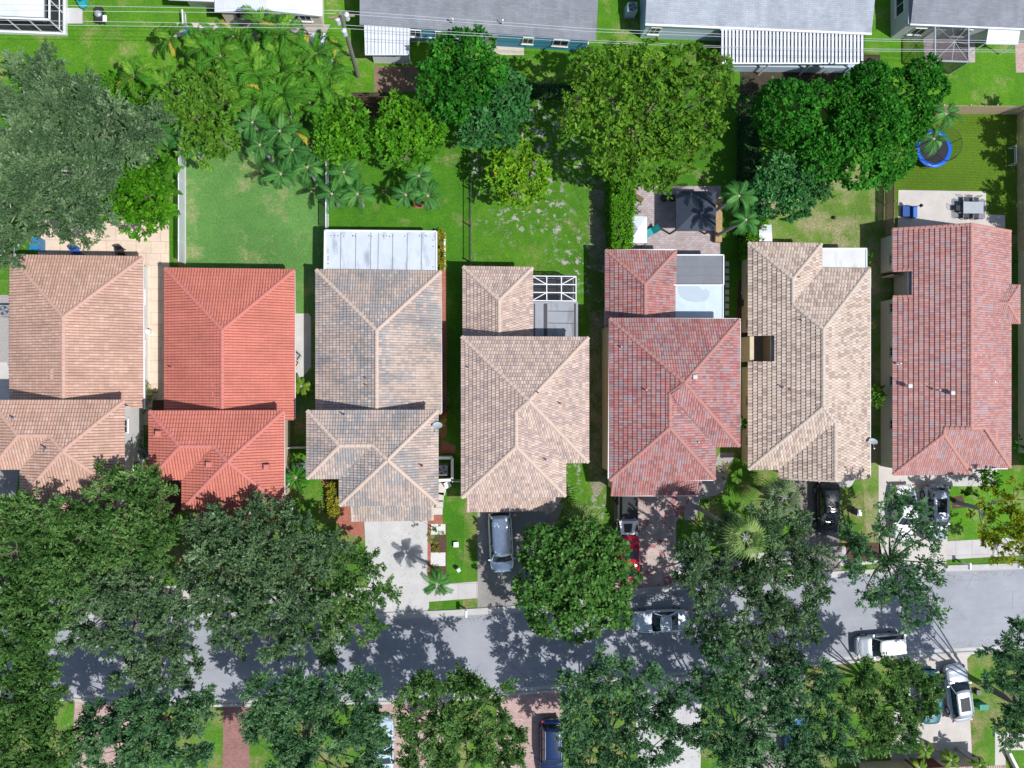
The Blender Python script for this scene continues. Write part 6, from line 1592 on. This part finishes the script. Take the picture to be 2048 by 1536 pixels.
# fan palms
def fan_palm(label, px, py, z, rpx, base=None, leaf=None, n=15, tr=.16):
    rng = np.random.default_rng(hash_s(label)); p = P(px, py, z); R0 = rpx/24.1*.95; Vs, Ts, B = [], [], MB()
    c = Vector((p.x, p.y, z))
    for f in range(n):
        az = f*2.39996; t_ = f/n; el = -.5+1.5*t_+rng.normal()*.1
        d = Vector((math.cos(az)*math.cos(el), math.sin(az)*math.cos(el), math.sin(el))); pl = R0*.42*(.6+.6*rng.random())
        tip = c+d*pl+Vector((0,0,-.1)); B.tube([c, c.lerp(tip, .6)+Vector((0,0,.05)), tip], [.03,.025,.02], 4, cap=False)
        side = d.cross(Vector((0,0,1))).normalized(); tf = rng.random()*.6+.2
        for k in range(13):
            a = (k-6)/6*1.25; bl = (d*math.cos(a)+side*math.sin(a)).normalized(); l = R0*.80*(1-.35*abs(a)/1.25)*(.85+.3*rng.random())
            w = bl.cross(d.cross(side)).normalized()*.05
            m_ = tip+bl*l*.6; e_ = tip+bl*l+Vector((0,0,-.42*l))
            Vs += [tip-w*.3, tip+w*.3, m_+w, m_-w, m_-w, m_+w, e_+w*.1, e_-w*.1]; tt = min(.92, max(0, tf+rng.normal()*.12)); Ts += [tt, tt]
    b0 = P(*base) if base else Vector((p.x, p.y, 0))
    t = thing('fan_palm', label, 'palm', (b0.x, b0.y, 0))
    V = np.array([tuple(v) for v in Vs]); npmesh('crown', V, np.arange(len(V)).reshape(-1, 4), leaf or L_fan, t, attr=np.array(Ts))
    B.tube([(b0.x, b0.y, -.02), (b0.x, b0.y, .3), b0.lerp(c, .5), c], [tr*1.7, tr*1.2, tr, tr*.9], 9); B.build('trunk', M_barkp, t)
fan_palm('tall fan palm with a long leaning pale trunk rising from the gravel bed', 1490, 1075, 9.6, 42, (1399,1017))
fan_palm('fan palm with arching fronds above the round dark green tree', 1165, 1045, 3.6, 44)
fan_palm('pale green fan palm touching the front of the sandy roofed house', 1568, 995, 4.2, 42, leaf=leafmat('leaf_fan_pale', (.07,.13,.05), (.14,.21,.09), (.30,.38,.20), .45, .25))

tree(O, 'oak just beyond the right edge, mostly seen by its shadow on the turf', 'tree', [(2205,290,58),(2200,360,60),(2215,430,55),(2190,235,45),(2215,470,45)], 6.2, 'oak', L_oakb, group='trees beyond the right edge', tr=.3)
# ================================================================ VEHICLES
M_tyre = plain('tyre', (.02,.02,.022), .85, .1); M_rim = plain('alloy_rim', (.45,.46,.48), .35, .08, metal=.8)
M_cglass = glassmat('car_glass', (.012,.020,.026), .06); M_lens = plain('headlight_lens', (.20,.21,.22), .4, .05, spec=.3)
M_tail = plain('taillight', (.35,.01,.015), .25, .1); M_seam = plain('panel_gap', (.02,.02,.022), .8)
def interp(x, tab):
    for (a, va), (b, vb) in zip(tab, tab[1:]):
        if x <= b: 
            u = (x-a)/(b-a) if b > a else 0; u = u*u*(3-2*u); return va+(vb-va)*u
    return tab[-1][1]
def car(label, loc, rz, body, L=4.7, W=1.84, Ht=1.45, hood=.30, ws=.18, rr=.20, trunk=.16, cat='car', suv=False, sunroof=False, rails=False, name='parked_car', group='parked cars', roofm=None):
    """+x is forward. hood/trunk: share of the length before/after the greenhouse; ws/rr: windscreen and rear window rake shares"""
    t = thing(name, label, cat, (loc[0], loc[1], 0), rz, group)
    f, r = L/2, -L/2; belt = .92 if not suv else 1.02; hn = .70 if not suv else .84
    xc = f-L*hood; xt = r+L*trunk
    top = [(r, belt-.16), (r+.12, belt-.03), (xt, belt+.0), (xc, belt+.0), (xc+.1, belt-.01), (f-.45, hn+.05), (f-.1, hn-.10), (f, hn-.28)]
    N = 34; xs = [r+(f-r)*(.5-.5*math.cos(math.pi*i/(N-1))) for i in range(N)]
    b = MB(); sec = []
    for x in xs:
        s = abs(x)/(L/2); w = W/2*(1-.27*max(0, (s-.58)/.42)**2.6)
        if s > .985: w *= .93
        h = interp(x, top); zl = .24+.16*max(0, (s-.86)/.14)
        sec.append([(-w*.90, zl), (-w*.985, zl+.12), (-w, .52), (-w*.985, h-.13), (-w*.93, h-.025), (-w*.80, h+.008), (-w*.4, h+.03), (0, h+.038), (w*.4, h+.03), (w*.80, h+.008), (w*.93, h-.025), (w*.985, h-.13), (w, .52), (w*.985, zl+.12), (w*.90, zl)])
    n = len(sec[0])
    for x, s in zip(xs, sec): b.v += [(x, y, z) for y, z in s]
    for i in range(N-1):
        for k in range(n-1): b.f.append((i*n+k, i*n+k+1, (i+1)*n+k+1, (i+1)*n+k))
    for i in range(N-1): b.f.append((i*n+n-1, i*n, (i+1)*n, (i+1)*n+n-1))
    b.f.append(tuple(range(n))[::-1]); b.f.append(tuple((N-1)*n+k for k in range(n)))
    b.f = [q[::-1] for q in b.f]
    bo = b.build('body', body, t, smooth=True, off=(0,0,0))
    # greenhouse
    x1, x2 = xc-.02, xc-L*ws; x4, x3 = xt+.02, xt+L*rr
    wb, wr = W/2*.88, W/2*.70; zb = belt-.03; zr = Ht-.06
    def ring(z, xf, xb, w, bow):
        pts = []; m = 7
        for i in range(m): u = -1+2*i/(m-1); pts.append((xf+bow*(1-u*u), w*u, z))
        for i in range(m): u = 1-2*i/(m-1); pts.append((xb-bow*.6*(1-u*u), w*u, z))
        return pts
    lo, hi = ring(zb, x1-.12, x4+.1, wb, .14), ring(zr, x2-.1, x3+.08, wr, .12); m = 7
    g = MB(); g.v = lo+hi; M_ = 2*m
    fs = {'windscreen': [], 'side_window': [], 'rear_window': []}
    for i in range(m-1): fs['windscreen'].append((i, i+1, i+1+M_, i+M_))
    for i in range(m, 2*m-1): fs['rear_window'].append((i, i+1, i+1+M_, i+M_))
    for nm in ('windscreen', 'rear_window'):
        q = MB(); q.v = list(g.v); q.f = fs[nm]; used = sorted({k for f_ in q.f for k in f_}); mp = {k: i for i, k in enumerate(used)}
        q.v = [q.v[k] for k in used]; q.f = [tuple(mp[k] for k in f_) for f_ in q.f]; q.build(nm, M_cglass, t, smooth=True, off=(0,0,0))
    for a_, c_ in ((m-1, m), (2*m-1, 0)):
        q = MB(); q.add([lo[a_], lo[c_], hi[c_], hi[a_]], [(0,1,2,3)]); q.build('side_window', M_cglass, t, off=(0,0,0))
        pl = MB()
        for u in (.36, .66): pa = Vector(lo[a_]).lerp(Vector(lo[c_]), u if a_ == m-1 else 1-u); pb = Vector(hi[a_]).lerp(Vector(hi[c_]), (u+.03) if a_ == m-1 else 1-u-.03); pl.beam(pa*1.003, pb*1.003, .05, .02)
        pl.build('door_pillar', M_seam, t, off=(0,0,0))
    # roof
    ro = MB(); nx, ny = 12, 9; xa, xb_ = x3-.03, x2+.02
    for i in range(nx+1):
        u = i/nx; x = xa+(xb_-xa)*u
        for j in range(ny+1):
            v = -1+2*j/ny; bx = x+(.12*(1-v*v) if i == nx else (-.07*(1-v*v) if i == 0 else 0))
            ww = wr*(1.03-.05*abs(2*u-1)**3); z = Ht-.05*abs(v)**2.5-.045*abs(2*u-1)**2.5
            ro.v.append((bx, v*ww, z))
    K = ny+1; top_n = len(ro.v)
    for i in range(nx):
        for j in range(ny): ro.f.append((i*K+j, (i+1)*K+j, (i+1)*K+j+1, i*K+j+1))
    rim = [i*K for i in range(nx+1)]+[nx*K+j for j in range(1, K)]+[i*K+ny for i in range(nx-1, -1, -1)]+[j for j in range(ny-1, 0, -1)]
    st_ = len(ro.v)
    for k in rim: x, y, z = ro.v[k]; ro.v.append((x, y*1.01, z-.07))
    for i in range(len(rim)): a_, c_ = rim[i], rim[(i+1)%len(rim)]; ro.f.append((a_, st_+i, st_+(i+1)%len(rim), c_))
    rb = ro.build('roof', roofm or body, t, smooth=True, off=(0,0,0))
    for k, w_ in ((0,.07),(m-1,.07),(m,.12),(2*m-1,.12)): MB().beam(Vector(lo[k])*1.004, Vector(hi[k])+Vector((0,0,.01)), w_, .055).build('roof_pillar', body, t, off=(0,0,0))
    if sunroof: MB().box((xa+xb_)/2-.62, (xa+xb_)/2+.55, -.42, .42, Ht+.001, Ht+.008).build('sunroof', M_cglass, rb, off=(0,0,0))
    if rails:
        for s in (-1, 1): MB().tube([(xa+.1, s*wr*.96, Ht-.02), (xa+.3, s*wr*.96, Ht+.04), (xb_-.3, s*wr*.96, Ht+.04), (xb_-.1, s*wr*.96, Ht-.03)], .022, 6).build('roof_rail', M_grey, rb, off=(0,0,0))
    # wheels
    for sx in (f-L*.19, r+L*.19):
        for s in (-1, 1):
            w = MB(); rad = .33 if not suv else .37; y0, y1 = s*(W/2-.23), s*(W/2+.005); cyl = []
            for y in (y0, y1):
                for k in range(18): a = 2*math.pi*k/18; cyl.append((sx+rad*math.cos(a), y, rad+rad*math.sin(a)))
            w.add(cyl, [(k, (k+1)%18, (k+1)%18+18, k+18) for k in range(18)]+[tuple(range(18)), tuple(range(35, 17, -1))])
            wo = w.build('wheel', M_tyre, t, off=(0,0,0)); q = MB()
            for k in range(18): a = 2*math.pi*k/18; q.v.append((sx+rad*.62*math.cos(a), y1+s*.012, rad+rad*.62*math.sin(a)))
            q.f = [tuple(range(18))]; q.build('rim', M_rim, wo, off=(0,0,0))
    for s in (-1, 1):
        mr = MB(); mr.rbox((x1-.28, s*(W/2+.06), belt-.04), .11, .17, .12, s*.2); mr.build('wing_mirror', body, t, off=(0,0,0))
        hl = MB(); hx = f-.20; hl.rbox((hx-.06, s*(W/2*.74), hn-.18), .24, .34, .16, -s*.45); hl.build('headlight', M_lens, t, off=(0,0,0))
        tl = MB(); tl.rbox((r+.10, s*(W/2*.76), belt-.26), .16, .30, .17, s*.3); tl.build('taillight', M_tail, t, off=(0,0,0))
    sm = MB(); zc = lambda x: interp(x, top)
    hp = [(xc+.03, -W/2*.84), (f-.32, -W/2*.76), (f-.20, 0), (f-.32, W/2*.76), (xc+.03, W/2*.84)]
    for (ax, ay), (bx, by) in zip(hp, hp[1:]):
        for q in range(4):
            p0 = (ax+(bx-ax)*q/4, ay+(by-ay)*q/4); p1 = (ax+(bx-ax)*(q+1)/4, ay+(by-ay)*(q+1)/4)
            zz = lambda p: zc(p[0])+.038-.03*(abs(p[1])/(W/2))**2*1.2+.002
            sm.beam((*p0, zz(p0)), (*p1, zz(p1)), .014, .008)
    if trunk > .1: sm.beam((xt-.12, -W/2*.78, belt+.02), (xt-.12, W/2*.78, belt+.02), .014, .02)
    sm.build('panel_gap', M_seam, bo, off=(0,0,0))
    gr = MB(); gr.rbox((f-.035, 0, hn-.42), .06, W*.52, .16); gr.build('grille', M_dark, t, off=(0,0,0))
    pt = MB(); pt.rbox((r-.005, 0, belt-.42), .03, .32, .14); pt.build('number_plate', M_white, t, off=(0,0,0))
    wp = MB()
    for s in (-.5, .1): wp.beam((x1-.02, s*W/2, belt+.05), (x1-.20, (s+.5)*W/2, belt+.13), .015, .01)
    wp.build('wiper', M_dark, t, off=(0,0,0))
    return t
def cp(px, py, z=.8): p = P(px, py, z); return (p.x, p.y)
S = R(-90)
C_silver = paint('paint_silver_blue', (.85,.92,.98), .65, .3); C_grey = paint('paint_grey', (.62,.68,.76), .2, .3); C_silv = paint('paint_silver', (.38,.42,.47), .5, .28)
C_white = paint('paint_white', (.78,.79,.80), 0, .28); C_black = paint('paint_black', (.006,.012,.018), .3, .15); C_red = paint('paint_red', (.55,.004,.03), .25, .22)
C_navy = paint('paint_navy', (.005,.022,.085), .35, .2); C_blue = paint('paint_blue', (.03,.16,.34), .4, .25); C_teal = paint('paint_teal', (.02,.13,.16), .4, .25); C_sky = paint('paint_sky', (.45,.55,.66), .3, .3)
car('silver blue minivan parked on the grey driveway of the tan roofed house', cp(1002,1084,.9), S+R(3), C_silver, 5.1, 1.98, 1.76, .17, .15, .06, .01, 'minivan', suv=True, rails=False)
car('red car half hidden under the dense round tree', cp(1258,1120), R(90), C_red, 4.5, 1.84, 1.44)
car('grey sedan parked at the kerb below the flagstone driveway', cp(1322,1243), R(181), C_grey, 4.75, 1.84, 1.45)
car('silver hatchback with a bright roof parked at the lower kerb', cp(1762,1291), R(183), C_silv, 4.45, 1.82, 1.6, .26, .16, .08, .03, suv=True, roofm=C_white)
car('silver car with a dark sunroof parked nose up at the right', cp(1917,1386), R(98), C_silv, 4.95, 1.92, 1.6, .27, .15, .10, .05, suv=True, sunroof=True, rails=True)
car('black car on the shaded driveway of the sandy roofed house', cp(1656,1016), S+R(1), C_black, 4.75, 1.86, 1.6, .27, .15, .10, .05, suv=True)
car('silver sport utility car with a sunroof on the light driveway', cp(1872,1026), S, C_silv, 4.9, 1.92, 1.68, .25, .14, .07, .03, suv=True, sunroof=True)
car('white car hidden under the thin open oak on the light driveway', cp(1811,1026), S, C_white, 4.8, 1.9, 1.55, .27)
car('dark blue sport utility car on the salmon paver drive', cp(1105,1503,1.2), S, C_navy, 4.85, 1.95, 1.72, .25, .14, .07, .03, suv=True, rails=True)
car('pale blue car glimpsed between two foreground oaks', cp(765,1492), R(90), C_sky, 4.6, 1.82, 1.45)
car('dark teal car under the oak left of the silver sunroof car', cp(1862,1395), R(90), C_teal, 4.6, 1.84, 1.45)
car('bright blue car almost covered by the lower right oak', cp(1592,1478), R(90), C_blue, 4.5, 1.82, 1.45)
# open sided off road car: black soft top, silver bonnet
t = thing('off_road_car', 'boxy off road car with black soft top and silver bonnet', 'car', (*cp(1255,1026,.9),0), S, 'parked cars')
def bx(name, m, *a, par=None): return MB().box(*a).build(name, m, par or t, off=(0,0,0))
tb = MB(); tb.box(-1.9,.62,-.76,.76,.55,1.12); tb.add([(.62,-.74,.5),(1.78,-.56,.5),(1.78,.56,.5),(.62,.74,.5),(.62,-.74,1.13),(1.78,-.56,1.03),(1.78,.56,1.03),(.62,.74,1.13)], [(3,2,1,0),(4,5,6,7),(0,1,5,4),(1,2,6,5),(2,3,7,6),(3,0,4,7)])
bd = tb.build('body', C_white, t, off=(0,0,0))
MB().add([(.85,-.36,1.14),(1.6,-.30,1.075),(1.6,.30,1.075),(.85,.36,1.14)], [(0,1,2,3)]).build('bonnet_decal', M_dark, bd, off=(0,0,0))
sv = MB(); 
sv.add([(-1.88,-.70,1.12),(.60,-.72,1.12),(.60,.72,1.12),(-1.88,.70,1.12),(-1.80,-.64,1.80),(.28,-.66,1.84),(.28,.66,1.84),(-1.80,.64,1.80)], [(4,5,6,7),(0,1,5,4),(2,3,7,6),(3,0,4,7)]); sv.build('soft_top', plain('soft_top_black', (.035,.037,.040), .85, .12), t, off=(0,0,0))
MB().add([(.62,-.70,1.14),(.62,.70,1.14),(.34,.66,1.80),(.34,-.66,1.80)], [(0,1,2,3)]).build('windscreen', M_cglass, t, off=(0,0,0))
for s in (-1, 1):
    for xw in (1.25, -1.25):
        w = MB(); rad = .42; cyl = []
        for y in (s*.66, s*.93):
            for k in range(18): a = 2*math.pi*k/18; cyl.append((xw+rad*math.cos(a), y, rad+rad*math.sin(a)))
        w.add(cyl, [(k, (k+1)%18, (k+1)%18+18, k+18) for k in range(18)]+[tuple(range(18)), tuple(range(35, 17, -1))]); wo = w.build('wheel', M_tyre, t, off=(0,0,0))
        MB().tube([(xw, s*.93, rad), (xw, s*.945, rad)], .24, 12).build('rim', M_rim, wo, off=(0,0,0))
        MB().add([(xw-.5,s*.62,.86),(xw+.5,s*.62,.86),(xw+.5,s*.92,.84),(xw-.5,s*.92,.84),(xw+.62,s*.92,.6),(xw+.62,s*.62,.6)], [(0,1,2,3),(1,5,4,2)]).build('mudguard', M_dark, t, off=(0,0,0))
    MB().rbox((.45, s*.90, 1.2), .12, .22, .18).build('wing_mirror', M_dark, t, off=(0,0,0))
    MB().tube([(1.76, s*.38, .86), (1.81, s*.38, .86)], .10, 12).build('headlight', M_lens, t, off=(0,0,0))
bx('bumper', M_dark, 1.82, 2.02, -.80, .80, .45, .68)
sp_ = MB(); sp_.tube([(-1.92, 0, .95), (-2.15, 0, .95)], .38, 18); sp_.build('spare_wheel', M_tyre, t, off=(0,0,0))
